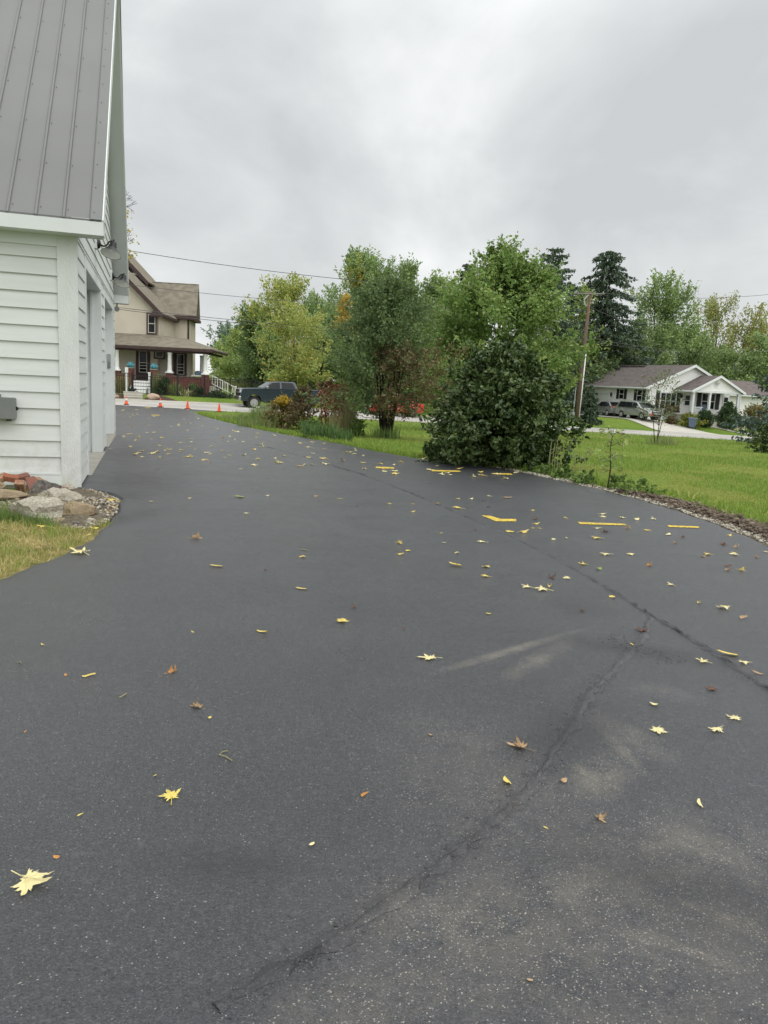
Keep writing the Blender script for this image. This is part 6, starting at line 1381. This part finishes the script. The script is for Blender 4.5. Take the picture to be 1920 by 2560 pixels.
def rl_(u, v): p = rpt(u, v); return (p.x, p.y, p.z)
shrub('gold_shrub', 'low yellow-green shrub below the ranch house front window', rl_(-1.7, -1.1), 1.25, 1.35, M['goldshrub'], 171, .16, 120, 20)
shrub('round_shrub', 'dark round shrub left of the ranch porch steps', rl_(.2, -1.0), 1.65, .8, M['boxwood'], 172, .12, 260, 22, 'oval')
tree('clipped_shrub', 'tall cone-shaped dark green shrub in front of the ranch porch', 'shrub', rl_(3.0, -1.1), 2.55, 1.12, .02, 'dome', M['boxwood'] + M['darkgreen'][:1], 520, 24, .12, 173, trunk=.04, crownname='foliage', sl=.4, inner=.6, prof=[(0, .85), (.2, 1), (.5, .9), (.8, .5), (1, .1)], limbs=2)
shrub('rose_bush', 'rose bush with cream blooms under the porch railing', rl_(4.5, -1.0), 1.0, 1.0, M['boxwood'], 174, .12, 100, 18, topmats=(lambda S, h: h > .7, M['rosebloom']))
shrub('rose_bush', 'low cream-flowered border at the right foot of the tall clipped shrub', rl_(3.6, -2.2), .45, 1.0, M['weed'], 175, .12, 60, 16, topmats=(lambda S, h: h > .5, M['rosebloom']))
shrub('spirea_shrub', 'large orange-tinged shrub right of the ranch porch', rl_(7.3, -.6), 2.35, 2.1, M['orangebush'], 176, .18, 200, 22)
shrub('spirea_shrub', 'lower green shrub between the porch and the orange-tinged shrub', rl_(5.9, -1.4), 1.1, 1.0, M['darkgreen'], 177, .15, 90, 18)
shrub('barberry_shrub', 'small dark reddish shrub by the nose of the minivan', rl_(-3.3, -.4), .8, .7, M['redleaf'][:2] + M['boxwood'], 178, .12, 70, 18)
def draped(name, P, m, zo, n=10):
    a, b_, c, d = [np.array(p[:2]) for p in P]; V = []
    for i in range(n + 1):
        for j in range(n + 1): s, q = i / n, j / n; p = (a * (1 - s) + b_ * s) * (1 - q) + (d * (1 - s) + c * s) * q; V.append((p[0], p[1], T(*p) + zo))
    F = [(i * (n + 1) + j, (i + 1) * (n + 1) + j, (i + 1) * (n + 1) + j + 1, i * (n + 1) + j + 1) for i in range(n) for j in range(n)]
    tag(npmesh(name, np.array(V), np.array(F), [m]), kind='structure')
def rdp(u, v): p = rpt(u, v); return (p.x, p.y)
ax0 = X_at(1660, 8.6, 1066); ax1 = X_at(1808, 8.6, 1073)
draped('drive_apron', [(ax0, Yn(ax0) + 8.6), (ax1, Yn(ax1) + 8.6), rdp(-3.6, 1.2), rdp(-7.2, 1.2)], M['conc_pale'], .05)
draped('drive_apron', [rdp(-7.2, 1.2), rdp(-3.6, 1.2), rdp(-4.2, 12.5), rdp(-8.2, 12.5)], M['concrete'], .05)
ax0 = X_at(1905, 9.6, 1080); draped('path', [rdp(1.2, -.95), rdp(2.5, -.95), (ax0 + 1.2, Yn(ax0) + 10.0), (ax0 - 1.0, Yn(ax0) + 9.3)], M['conc_pale'], .05)
# wheelie bin
q = G(1728, 1072); t = thing('wheelie_bin', 'blue-grey wheelie bin standing at the street end of the ranch house drive', 'bin', (q[0], q[1], q[2] + .06), R(-12)); s = .98
mb = MB(); mb.hexa([(-.29, -.3, .08), (.29, -.3, .08), (.29, .3, .08), (-.29, .3, .08)], [(-.38, -.4, .92), (.38, -.4, .92), (.38, .4, .92), (-.38, .4, .92)]); mb.build('body', M['binblue'], t, bevel=.03)
mb = MB(); mb.hexa([(-.41, -.44, .92), (.41, -.44, .92), (.41, .44, .92), (-.41, .44, .92)], [(-.36, -.38, 1.0), (.36, -.38, 1.0), (.38, .44, 1.02), (-.38, .44, 1.02)]); mb.build('lid', M['binblue'], t, bevel=.02)
mb = MB(); mb.tube([(-.34, .5, .95), (.34, .5, .95)], [.02, .02], 8); mb.build('handle', M['black'], t)
for x in (-.3, .3): mb = MB(); mb.lathe([(.13, -.03), (.13, .03), (0, .035)], (x, -.32, .13), 16, 0, Vector((1, 0, 0))); mb.build('wheel', M['black'], t)
# mailbox by the right edge
q = G(1884, 1072); t = thing('mailbox', 'white-topped mailbox on a grey post at the right end of the street', 'mailbox', (q[0], q[1], q[2]), R(15))
boxpart('post', M['polegray'], t, -.06, .06, -.06, .06, -.2, 1.0); mb = MB(); mb.prism([(-.14, 0), (.14, 0), (.14, .16), (.1, .25), (0, .29), (-.1, .25), (-.14, .16)], -.28, .28, 'y'); o = mb.build('box', M['vinyl'], t); o.location = (0, 0, 1.0); boxpart('arm', M['polegray'], t, -.05, .05, -.35, .3, .92, .998)

# ------------------------------------------------------------------ utility poles and wires
q = G(1440, 1056); PB = Vector((q[0], q[1], q[2])); top = at(1476, 729, q[1])
lean = (top[0] - PB.x); PT = top[2] - PB.z
t = thing('utility_pole', 'tall brown wooden utility pole with white conduit beside the street', 'utility pole', PB)
mb = MB(); mb.tube([(0, 0, -.3), (lean * .5, 0, PT * .5), (lean, 0, PT)], [.19, .16, .12], 12); mb.build('pole', M['polewood'], t, True)
mb = MB(); mb.tube([(.2, -.12, -.2), (lean * .55 + .19, -.12, PT * .6)], [.055, .05], 8); mb.build('conduit', M['vinyl'], t, True)
mb = MB(); mb.box(-.42, -.2, -.1, .1, -.2, .9); mb.tube([(-.31, 0, .9), (-.28, 0, 3.2)], [.05, .04], 8); mb.build('cable_guard', M['galv'], t)
cd = Vector((.94, -.3, 0)); mb = MB(); c = Vector((lean, -.12, PT - .2)); mb.tube([c - cd * 1.25, c + cd * 1.25], [.055, .055], 6); mb.build('crossarm', M['polegray'], t)
for k in (-1.1, 1.1): mb = MB(); mb.lathe([(.03, 0), (.06, .05), (.03, .1), (.05, .14), (0, .18)], c + cd * k + Vector((0, 0, .05)), 8); mb.build('insulator', M['galv'], t)
mb = MB(); mb.tube([c + Vector((-.15, 0, -.1)), c + Vector((-.5, 0, -.5)), c + Vector((-.45, 0, -.95)), c + Vector((-.2, 0, -1.1))], [.05, .08, .08, .03], 7); mb.build('cutout', M['galv'], t)
q2 = G(1828, 1000); Y2 = 103.; b0 = colpx(1830, 950, Y2); tp2 = at(1852, 872, Y2)
t2 = thing('utility_pole', 'grey weathered utility pole carrying a transformer behind the ranch house', 'utility pole', b0); H2 = tp2[2] - b0[2]; l2 = tp2[0] - b0[0]
mb = MB(); mb.tube([(0, 0, -.3), (l2, 0, H2)], [.24, .17], 10); mb.build('pole', M['polegray'], t2, True)
mb = MB(); c2 = Vector((l2 * .72 - .55, -.3, H2 - 2.9)); mb.lathe([(0, 0), (.42, 0), (.44, .1), (.42, 1.0), (.3, 1.1), (0, 1.12)], c2, 16); mb.tube([c2 + Vector((0, 0, 1.1)), c2 + Vector((0, 0, 1.5))], [.08, .05], 7); mb.build('transformer', M['galv'], t2, True)
mb = MB(); mb.tube([(-.7, -.2, -.3), (-.25, -.2, 5.4)], [.12, .1], 8); mb.build('stub_pole', M['polewood'], t2, True)
PLn = Vector((.38, 1, 0)).normalized()
def on_line(x, y):          # where a sight line meets the upright plane through the pole line
    d = Vector(ray(x, y)); n = Vector((-.38, 1, 0)).normalized(); c = Vector(CAM); s = (PB - c).dot(n) / d.dot(n); return c + d * s
PL = Vector((-22.5, PB.y + (-22.5 - PB.x) * .38, 0)); PL.z = T(PL.x, PL.y)
t3 = thing('utility_pole', 'wooden utility pole hidden behind the garage', 'utility pole', PL); mb = MB(); mb.tube([(0, 0, -.3), (0, 0, 13.5)], [.19, .12], 10); mb.build('pole', M['polewood'], t3, True)
def wire(pts, lab, r_=.02):
    P = [on_line(*p) for p in pts]; out = []
    A, B = P[0], P[-1]
    for k in range(25):
        f = k / 24; p = A.lerp(B, f)
        if len(P) == 3:
            m = P[1]; fm = (m - A).length / max((m - A).length + (B - m).length, 1e-6); sag = m.z - A.lerp(B, fm).z; p = p + Vector((0, 0, sag * (f * (1 - f)) / (fm * (1 - fm))))
        out.append(p)
    mb = MB(); mb.tube(out, [r_] * 25, 4, 0, False); o = mb.build('overhead_wire', M['wire']); tag(o, lab, 'wire', 'overhead wires along the street')
wire([(235, 612), (720, 683), (1446, 731)], 'highest overhead wire, running from the garage gable to the pole crossarm', .026)
wire([(230, 700), (600, 742), (1462, 770)], 'second overhead wire from the top, passing the farmhouse ridge', .02)
wire([(240, 762), (640, 805), (1458, 845)], 'upper of the two low wires leaving the farmhouse corner', .024)
wire([(240, 766), (640, 812), (1456, 852)], 'lower of the two low wires leaving the farmhouse corner', .024)
def wire2(pts, lab, Ya, Yb, r_=.022):
    (xa, ya), (xb, yb) = pts; A = Vector(at(xa, ya, Ya)); B = Vector(at(xb, yb, Yb)); out = []
    for k in range(17): f = k / 16; p = A.lerp(B, f); p.z -= f * (1 - f) * 2.2; out.append(p)
    mb = MB(); mb.tube(out, [r_] * 17, 4, 0, False); o = mb.build('overhead_wire', M['wire']); tag(o, lab, 'wire', 'overhead wires along the street')
wire2([(1472, 844), (1850, 874)], 'upper overhead wire crossing in front of the trees to the transformer pole', PB.y, Y2)
wire2([(1468, 851), (1848, 882)], 'lower overhead wire crossing in front of the trees to the transformer pole', PB.y, Y2)
wire2([(1478, 768), (1660, 808)], 'slack overhead wire dropping from the pole to the ranch house trees', PB.y, 88)
wire2([(1506, 732), (1990, 728)], 'faint overhead wire running right from the pole crossarm across the sky', PB.y, 75)
wire2([(1325, 728), (1446, 731)], 'short overhead wire between the big maple and the pole crossarm', 62, PB.y)

# ------------------------------------------------------------------ fallen leaves
def leafmesh(kind, seed):
    """a curled leaf about one unit long; returns mesh without material"""
    rs = np.random.default_rng(seed); bm = bmesh.new()
    if kind == 'maple':
        tips = [(0, 1.0), (38, .62), (62, .88), (98, .5), (128, .56), (168, .3)]; val = [(20, .4), (50, .42), (82, .36), (113, .3), (150, .25)]
        half = []
        for i, (a, r_) in enumerate(tips):
            j = rs.uniform(.85, 1.12)
            if i == 0: half += [(0, r_ * j), (4, r_ * j * .8), (7, r_ * j * .84), (11, r_ * j * .62)]
            else: half += [(a - 10, r_ * j * .66), (a - 6, r_ * j * .84), (a - 3, r_ * j * .8), (a, r_ * j), (a + 4, r_ * j * .76), (a + 6, r_ * j * .8), (a + 10, r_ * j * .6)]
            if i < len(val): half += [(val[i][0], val[i][1] * rs.uniform(.85, 1.1))]
        right = [(math.sin(R(a)) * r_, math.cos(R(a)) * r_) for a, r_ in half]; left = [(-x * rs.uniform(.85, 1.1), y * rs.uniform(.9, 1.08)) for x, y in right[1:]][::-1]
        out = right + left; cx, cy = 0, .0
    elif kind == 'oval': out = [(.33 * math.sin(t) * (1 - .25 * math.cos(t)), .55 * math.cos(t)) for t in np.linspace(0, 2 * math.pi, 18, endpoint=False)]; cx = cy = 0
    else: out = [(.15 * math.sin(t) * (1 - .3 * math.cos(t)) + .06 * math.cos(2 * t), .6 * math.cos(t)) for t in np.linspace(0, 2 * math.pi, 18, endpoint=False)]; cx = cy = 0
    curl = rs.uniform(.1, .4) * (2.2 if kind == 'curled' else 1); ang = rs.uniform(0, math.pi); tw = rs.uniform(-.2, .2)
    if kind == 'curled':
        return None
    def zf(x, y):
        u = x * math.cos(ang) + y * math.sin(ang); v = -x * math.sin(ang) + y * math.cos(ang)
        return curl * u * u * .7 + tw * u * v + .05 * math.sin(5 * v) + .04 * math.sin(7 * x + 2) + .06 + .05 * (abs(x) < .02)
    n = len(out); V = [(0, 0, zf(0, 0))]
    for f in (.4, .75, 1.0):
        for x, y in out: V.append((x * f, y * f, zf(x * f, y * f) * (1 if f < 1 else rs.uniform(.8, 1.15))))
    F = [(0, 1 + j, 1 + (j + 1) % n) for j in range(n)]
    for k in range(2): F += [(1 + k * n + j, 1 + (k + 1) * n + j, 1 + (k + 1) * n + (j + 1) % n, 1 + k * n + (j + 1) % n) for j in range(n)]
    mb = MB(); mb.add(V, F)
    if kind == 'maple': b_ = rs.uniform(-.3, .3); mb.tube([(0, 0, zf(0, 0)), (b_ * .3, -.35, .08), (b_, -.85, .05)], [.02, .017, .022], 5)
    zm = min(v[2] for v in mb.v); mb.v = [(v[0], v[1], v[2] - zm + .012) for v in mb.v]; me = bpy.data.meshes.new('leaf_shape'); me.from_pydata(mb.v, [], mb.f); me.update(); return me
def scrunch(me, seed, k):
    rs = np.random.default_rng(seed); m2 = me.copy()
    for v in m2.vertices:
        a = v.co.x * k; rr_ = 1 / k; v.co = Vector((math.sin(a) * rr_ * .8, v.co.y * .85, (1 - math.cos(a)) * rr_ * .9 + v.co.z * .5))
    zmin = min(v.co.z for v in m2.vertices)
    for v in m2.vertices: v.co.z -= zmin - .01
    return m2
SHAPES = {'m': [leafmesh('maple', s) for s in range(6)], 'o': [leafmesh('oval', 20 + s) for s in range(3)], 'l': [leafmesh('long', 30 + s) for s in range(3)]}
SHAPES['c'] = [scrunch(SHAPES['m'][s], s, 2.2 + .5 * s) for s in range(4)]
COLS = {'y': 'lyellow', 'p': 'lpale', 't': 'ltan', 'b': 'lbrown', 'o': 'lorange', 'g': 'lgreen'}
_lm = {}
for k_, sp_ in (('lyellow', (.4, .24, .05)), ('lpale', (.5, .38, .16)), ('ltan', (.2, .11, .06)), ('lbrown', (.06, .03, .025)), ('lorange', (.25, .09, .03)), ('lgreen', (.4, .36, .08))):
    c_ = {'lyellow': (.7, .56, .15), 'lpale': (.73, .65, .34), 'ltan': (.44, .3, .17), 'lbrown': (.16, .08, .05), 'lorange': (.52, .25, .07), 'lgreen': (.2, .3, .06)}[k_]; M[k_] = [blotched('leaf_' + k_, c_, sp_)]
def leafvar(kind, i, c):
    k = (kind, i % len(SHAPES[kind]), c)
    if k not in _lm:
        m = SHAPES[kind][k[1]].copy(); m.materials.clear(); m.materials.append(M[COLS[c]][0]); _lm[k] = m
    return _lm[k]
nleaf = [0]
WORD = {'y': 'yellow', 'p': 'pale yellow', 't': 'tan', 'b': 'brown', 'o': 'orange', 'g': 'green'}
SHW = {'m': 'maple leaf', 'c': 'curled leaf', 'o': 'oval leaf', 'l': 'narrow leaf'}
def drop_leaf(X, Y, size, kind, c, label, group, zo=.033, rot=None, tilt=.07):
    nleaf[0] += 1; i = nleaf[0]; rs = random.Random(i * 13)
    me = leafvar(kind, i, c); o = bpy.data.objects.new('fallen_leaf', me); COL.objects.link(o)
    o.location = (X, Y, T(X, Y) + zo); o.rotation_euler = (rs.uniform(-tilt, tilt), rs.uniform(-tilt, tilt), rs.uniform(0, 6.28) if rot is None else rot); k = size; o.scale = (k, k, k * rs.uniform(.8, 1.5))
    tag(o, label, 'leaf', group); return o
def leaf_px(x, y, w, kind, c, label=None, rot=None):
    q = G(x, y); d = (Vector(q) - Vector(CAM)).dot(Vector(_f)); size = w * d / FPX
    unitw = {'m': 1.5, 'c': .95, 'o': .8, 'l': .85}[kind]
    if label is None:
        zone = ('beyond the long paving seam' if x > 1000 and y < 1560 else 'on the near right of the drive' if x > 960 else 'on the left half of the drive' if y > 1300 else 'on the middle of the drive')
        label = f'small {WORD[c]} {SHW[kind]} lying {zone}'
    drop_leaf(q[0], q[1], size / unitw, kind, c, label, 'leaves scattered on the drive', rot=rot)
BIG = [(72, 2236, 114, 'm', 'p', 'largest pale yellow maple leaf, flat on the asphalt at the lower left', -1.9), (428, 2016, 62, 'm', 'y', 'yellow maple leaf with a pinkish upturned lobe, right of the largest pale leaf', .6),
 (495, 1787, 32, 'c', 't', 'cream curled leaf alone on the left half of the asphalt', None), (854, 1566, 38, 'm', 'y', 'yellow maple leaf in the middle of the asphalt', 3.3), (654, 1594, 22, 'l', 'y', 'slim yellow leaf left of the central yellow maple leaf', 1.2),
 (429, 1698, 26, 'c', 'o', 'orange-yellow curled leaf above the cream curled leaf', None), (222, 1707, 24, 'l', 'y', 'slim yellow leaf near the left edge of the asphalt', -.9), (910, 2008, 20, 'l', 'o', 'small orange folded leaf near the centre of the foreground', -.7),
 (778, 2135, 13, 'o', 'p', 'tiny pale yellow oval leaf below the small orange folded leaf', None), (142, 2169, 12, 'o', 'o', 'tiny orange leaf just above the largest pale maple leaf', None), (201, 2060, 12, 'l', 'y', 'tiny slim yellow leaf left of the pinkish-lobed maple leaf', -.6),
 (540, 1427, 25, 'l', 'y', 'flat yellow leaf right of the grass corner', 1.5), (755, 1402, 24, 'm', 'y', 'ragged yellow leaf below a white twig', None), (883, 1531, 17, 'c', 'b', 'small brown curled leaf above the central yellow maple leaf', None), (752, 1484, 22, 'l', 'y', 'slim yellow leaf left of the small brown curled leaf', 1.4),
 (1076, 1660, 50, 'm', 'p', 'pale ragged maple leaf left of the dusty streak', 1.7), (1301, 1888, 48, 'c', 't', 'tan curled leaf with a long stem beside the diagonal seam', 1.2), (1265, 1976, 23, 'o', 'y', 'yellow oval leaf beside the diagonal seam', .2), (1407, 1974, 17, 'o', 't', 'small tan leaf right of the yellow oval leaf', None),
 (1496, 2067, 30, 'c', 't', 'tan curled leaf on the dusty lower right of the drive', None), (1747, 2031, 30, 'l', 'p', 'pale narrow maple leaf standing lengthwise at the lower right', -.2), (1643, 1843, 47, 'm', 'p', 'pale star-shaped maple leaf with its stem pointing away', 2.9), (1790, 1841, 47, 'm', 'p', 'pale spread maple leaf right of the star-shaped one', 2.4),
 (1836, 1812, 40, 'm', 'p', 'pale bow-tie maple leaf near the right edge', 2.2), (1632, 1779, 16, 'o', 'p', 'tiny pale leaf above the star-shaped maple leaf', None), (1782, 1740, 36, 'm', 'b', 'purplish brown maple leaf near the right edge', 1.0), (1815, 1650, 38, 'l', 'y', 'long smooth yellow leaf near the right edge', 1.2),
 (1759, 1669, 32, 'm', 'p', 'pale ragged maple leaf lying on the long seam', 1.2), (1861, 1672, 30, 'm', 'p', 'pale maple leaf right of the long smooth yellow leaf', 1.8), (1605, 1591, 36, 'm', 'b', 'reddish brown maple leaf on the long seam', .3), (1808, 1532, 38, 'm', 'p', 'pale maple leaf with a raised stem at the right of the drive', 2.2),
 (1359, 1486, 42, 'm', 'p', 'pale overlapping maple leaf beside the long seam', 1.3), (1319, 1479, 34, 'm', 'p', 'pale maple leaf touching the overlapping leaf', 1.0), (1373, 1476, 18, 'c', 'y', 'bright yellow curled leaf above the overlapping pale leaf', None), (1746, 1519, 15, 'c', 'y', 'small upright yellow leaf on the right half of the drive', None),
 (1530, 1504, 14, 'o', 'y', 'tiny yellow oval leaf right of the long seam', None), (1215, 1427, 27, 'm', 'y', 'bright yellow maple leaf left of the long seam, upper of two', None), (1215, 1452, 25, 'm', 'y', 'yellow maple leaf left of the long seam, lower of two', 1.3), (1136, 1424, 26, 'l', 'y', 'slim yellow leaf left of the two yellow maple leaves', 1.1),
 (204, 1394, 56, 'm', 'p', 'pale yellow leaf with a long stalk at the edge of the dry grass corner', 1.2), (598, 1250, 17, 'o', 'g', 'green leaf alone in the middle of the drive', None), (1497, 1433, 14, 'o', 'g', 'small green leaf on the right half of the drive', None), (487, 1356, 26, 'c', 't', 'tan curled leaf right of the grass corner', None),
 (1146, 1278, 27, 'm', 'y', 'bright crumpled yellow maple leaf left of the bent yellow line', None), (1493, 1355, 28, 'm', 'y', 'yellow-green leaf below the middle yellow dash', None), (1264, 1251, 22, 'm', 't', 'tan maple leaf above the yellow dashes', None)]
for x, y, w, k, c, lab, rot in BIG: leaf_px(x, y, w, k, c, lab, rot)
MORE = """1363,2093,10,l,y 1322,2480,12,o,t 1075,1856,9,o,t 1009,1586,9,c,b 387,1961,10,l,y 165,1705,8,o,o 64,1849,10,l,o 107,1628,9,o,y 663,1436,9,c,b 482,1595,10,l,y 524,1813,8,o,y 1892,1699,20,l,t 1579,1625,9,o,y 1856,1557,22,l,t 1678,1473,24,m,p 1220,1547,10,o,y 1455,1540,14,c,b
1378,1454,22,c,b 1414,1455,28,m,p 1458,1421,22,m,y 1620,1424,18,c,o 1819,1424,20,l,b 1819,1435,16,c,t 1851,1436,17,c,y 974,1267,13,m,y 1031,1267,12,m,y 1031,1287,14,m,y 1102,1341,12,m,y 996,1367,18,c,y 1018,1386,18,m,y 998,1396,17,m,y 1109,1366,12,m,p 1141,1392,18,m,p 1206,1364,25,m,p
1091,1267,13,c,t 1145,1254,14,m,y 1177,1254,16,m,p 1225,1247,14,m,p 1220,1274,12,c,b 1330,1283,12,m,y 1414,1303,14,m,y 1336,1306,13,c,b 1504,1292,17,m,p 1507,1299,18,m,p 1339,1318,18,m,y 1330,1328,12,m,y 1349,1329,12,m,y 1271,1337,26,m,y 1307,1339,28,m,y 1188,1333,12,c,b 1492,1329,18,m,p
1568,1329,15,c,t 1514,1338,18,c,b 1614,1333,18,m,y 1414,1354,14,m,p 1384,1357,9,o,p 1634,1306,18,m,p 1591,1306,12,o,p 1556,1302,18,m,p 1669,1345,13,o,p 1705,1351,11,c,b 1687,1366,10,c,t 1805,1370,18,c,b 1838,1377,15,c,t 1770,1396,22,m,y 1758,1401,16,c,t 1831,1394,34,m,p 1893,1403,13,c,t 1822,1347,18,m,y 1915,1389,9,o,p
1515,1396,30,m,p 1576,1395,22,m,p 556,1098,11,c,o 600,1178,11,m,p 474,1253,14,m,p 617,1291,15,m,p 668,1246,11,m,p 380,1262,13,m,p 851,1254,11,m,y 791,1248,9,o,t 695,1164,11,c,y 820,1154,11,c,o 762,1167,9,o,p 355,1147,13,m,p 450,1110,9,m,y 275,1127,10,m,p 610,1142,9,o,p 660,1110,9,m,y""".split()
for s in MORE:
    x, y, w, k, c = s.split(','); leaf_px(float(x), float(y), float(w), k, c)
rs = random.Random(77); n = 0
while n < 150:
    y = 1026 + 190 * rs.random() ** 1.6; x = rs.uniform(300, 1500)
    if x > 900 and rs.random() < .3: continue
    q = G(x, y)
    if not inside_drive(q[0], q[1]) or q[1] < 12 or not (Lx(q[1]) + .3 < q[0] < Rx(q[1]) - .1): continue
    n += 1; c = rs.choice('yyyypppppt'); k = rs.choice('mmmmco')
    drop_leaf(q[0], q[1], rs.uniform(.055, .1), k, c, 'small pale fallen leaf among many on the far end of the drive' if c in 'pt' else 'small bright yellow fallen leaf among many on the far end of the drive', 'leaves scattered at the far end of the drive', .034)
for x, y, w, c, lab in ((284, 1265, 34, 'y', 'bright yellow maple leaf at the tip of the rubble corner'), (280, 1280, 26, 'y', 'second yellow maple leaf just below the one at the rubble tip'), (110, 1332, 26, 'y', 'yellow maple leaf on the dry grass below the concrete chunk'), (240, 1335, 26, 'y', 'yellow leaf half hidden in grass near the asphalt edge'), (118, 1378, 30, 't', 'tan maple leaf flat on the dry grass'), (100, 1386, 24, 't', 'tan curled leaf beside the flat tan leaf on the dry grass'), (222, 1352, 18, 'y', 'narrow yellow leaf on the grass edge')):
    q = G(x, y); d = (Vector(q) - Vector(CAM)).dot(Vector(_f)); drop_leaf(q[0], q[1], w * d / FPX / 1.5, 'm', c, lab, 'leaves on the grass corner', .05)
def twig_(pts, lab, m='palegrass', r_=.0022):
    P = [gxy(*p) for p in pts]; mb = MB(); mb.tube([(x, y, T(x, y) + .036) for x, y in P], [r_] * len(P), 5); o = mb.build('twig', M[m][0]); tag(o, lab, 'twig', 'twigs on the drive')
twig_([(298, 1764), (308, 1758), (317, 1752)], 'short pale twig left of the cream curled leaf', r_=.003)
twig_([(570, 1899), (556, 1901), (548, 1909), (563, 1913), (580, 1924)], 'bent hair-thin pale stalk in the middle of the foreground')
twig_([(43, 1674), (50, 1670), (54, 1675)], 'small hooked pale twig at the left edge')
twig_([(748, 1383), (768, 1386)], 'straight white twig in the middle of the drive', r_=.004)

# ------------------------------------------------------------------ sky, sun, camera, render settings
w = bpy.data.worlds.new('World'); SC.world = w; w.use_nodes = True; nt = w.node_tree; N = nt.nodes; L = nt.links
bg = N['Background']; sky = N.new('ShaderNodeTexSky'); sky.sky_type = 'NISHITA'; sky.sun_disc = False
SUN_EL, SUN_AZ = 46, 128           # azimuth measured from +Y towards +X
sky.sun_elevation = R(SUN_EL); sky.sun_rotation = R(SUN_AZ); sky.air_density = 1; sky.dust_density = 4
tc = N.new('ShaderNodeTexCoord'); sep = N.new('ShaderNodeSeparateXYZ'); L.new(tc.outputs['Generated'], sep.inputs[0])
def mth(op, a, b_=0, clamp=False):
    n = N.new('ShaderNodeMath'); n.operation = op; n.use_clamp = clamp
    for k, x in enumerate((a, b_)):
        if isinstance(x, (int, float)): n.inputs[k].default_value = x
        else: L.new(x, n.inputs[k])
    return n.outputs[0]
# project the direction on a cloud deck so that clouds flatten towards the horizon
den = mth('ADD', mth('MAXIMUM', sep.outputs[2], 0.0), .45); cx = mth('DIVIDE', sep.outputs[0], den); cy = mth('DIVIDE', sep.outputs[1], den)
cmb = N.new('ShaderNodeCombineXYZ'); L.new(cx, cmb.inputs[0]); L.new(cy, cmb.inputs[1])
def cn(scale, det, off, dist=.4):
    mp = N.new('ShaderNodeMapping'); mp.inputs['Location'].default_value = off; L.new(cmb.outputs[0], mp.inputs['Vector'])
    n = N.new('ShaderNodeTexNoise'); n.inputs['Scale'].default_value = scale; n.inputs['Detail'].default_value = det; n.inputs['Distortion'].default_value = dist; n.inputs['Roughness'].default_value = .52
    L.new(mp.outputs['Vector'], n.inputs['Vector']); return n.outputs['Fac']
mixn = mth('ADD', mth('MULTIPLY', cn(1.15, 7, (3.1, 1.7, 0), .6), .65), mth('MULTIPLY', cn(2.9, 8, (7, 4, 0), .5), .35))
# brighter to the left as in the photograph
mixn = mth('SUBTRACT', mixn, mth('MULTIPLY', cx, .06))
cr = N.new('ShaderNodeValToRGB'); e = cr.color_ramp.elements; e[0].position = .4; e[1].position = .63
e[0].color = (.62, .64, .648, 1); e[1].color = (.97, .985, .98, 1); m_ = e.new(.5); m_.color = (.735, .757, .762, 1)
L.new(mixn, cr.inputs['Fac'])
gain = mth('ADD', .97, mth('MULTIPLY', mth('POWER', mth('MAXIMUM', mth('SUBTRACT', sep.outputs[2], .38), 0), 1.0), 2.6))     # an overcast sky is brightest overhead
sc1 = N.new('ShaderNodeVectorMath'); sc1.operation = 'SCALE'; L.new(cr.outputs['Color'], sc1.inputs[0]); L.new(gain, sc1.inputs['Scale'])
sc2 = N.new('ShaderNodeVectorMath'); sc2.operation = 'SCALE'; L.new(sky.outputs[0], sc2.inputs[0]); sc2.inputs['Scale'].default_value = .006
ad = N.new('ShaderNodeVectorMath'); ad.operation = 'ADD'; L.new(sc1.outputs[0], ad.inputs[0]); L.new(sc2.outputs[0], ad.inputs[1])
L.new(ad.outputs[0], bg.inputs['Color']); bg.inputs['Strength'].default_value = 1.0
sd = bpy.data.lights.new('sun', 'SUN'); sd.energy = 1.5; sd.angle = R(85); sd.color = (1, .97, .93); so = bpy.data.objects.new('sun', sd); COL.objects.link(so)
az, el = R(SUN_AZ), R(SUN_EL); dvec_ = Vector((math.sin(az) * math.cos(el), math.cos(az) * math.cos(el), math.sin(el))); so.rotation_euler = dvec_.to_track_quat('Z', 'Y').to_euler(); so.location = (0, 0, 40)
cd_ = bpy.data.cameras.new('camera'); co = bpy.data.objects.new('camera', cd_); COL.objects.link(co); cd_.sensor_fit = 'VERTICAL'; cd_.sensor_height = 36; cd_.lens = FPX / 2560 * 36; cd_.clip_end = 3000; cd_.clip_start = .05
m = Matrix((( _r[0], _u[0], -_f[0], CAM[0]), (_r[1], _u[1], -_f[1], CAM[1]), (_r[2], _u[2], -_f[2], CAM[2]), (0, 0, 0, 1))); co.matrix_world = m
SC.camera = co
SC.view_settings.view_transform = 'Standard'; SC.view_settings.look = 'None'; SC.view_settings.exposure = 0; SC.view_settings.gamma = 1
SC.render.engine = 'CYCLES'; SC.cycles.use_denoising = True; SC.cycles.max_bounces = 6; SC.cycles.diffuse_bounces = 3; SC.cycles.transparent_max_bounces = 6
SC.cycles.use_adaptive_sampling = True; SC.cycles.adaptive_threshold = .02; SC.render.film_transparent = False; SC.render.filter_size = 1.2
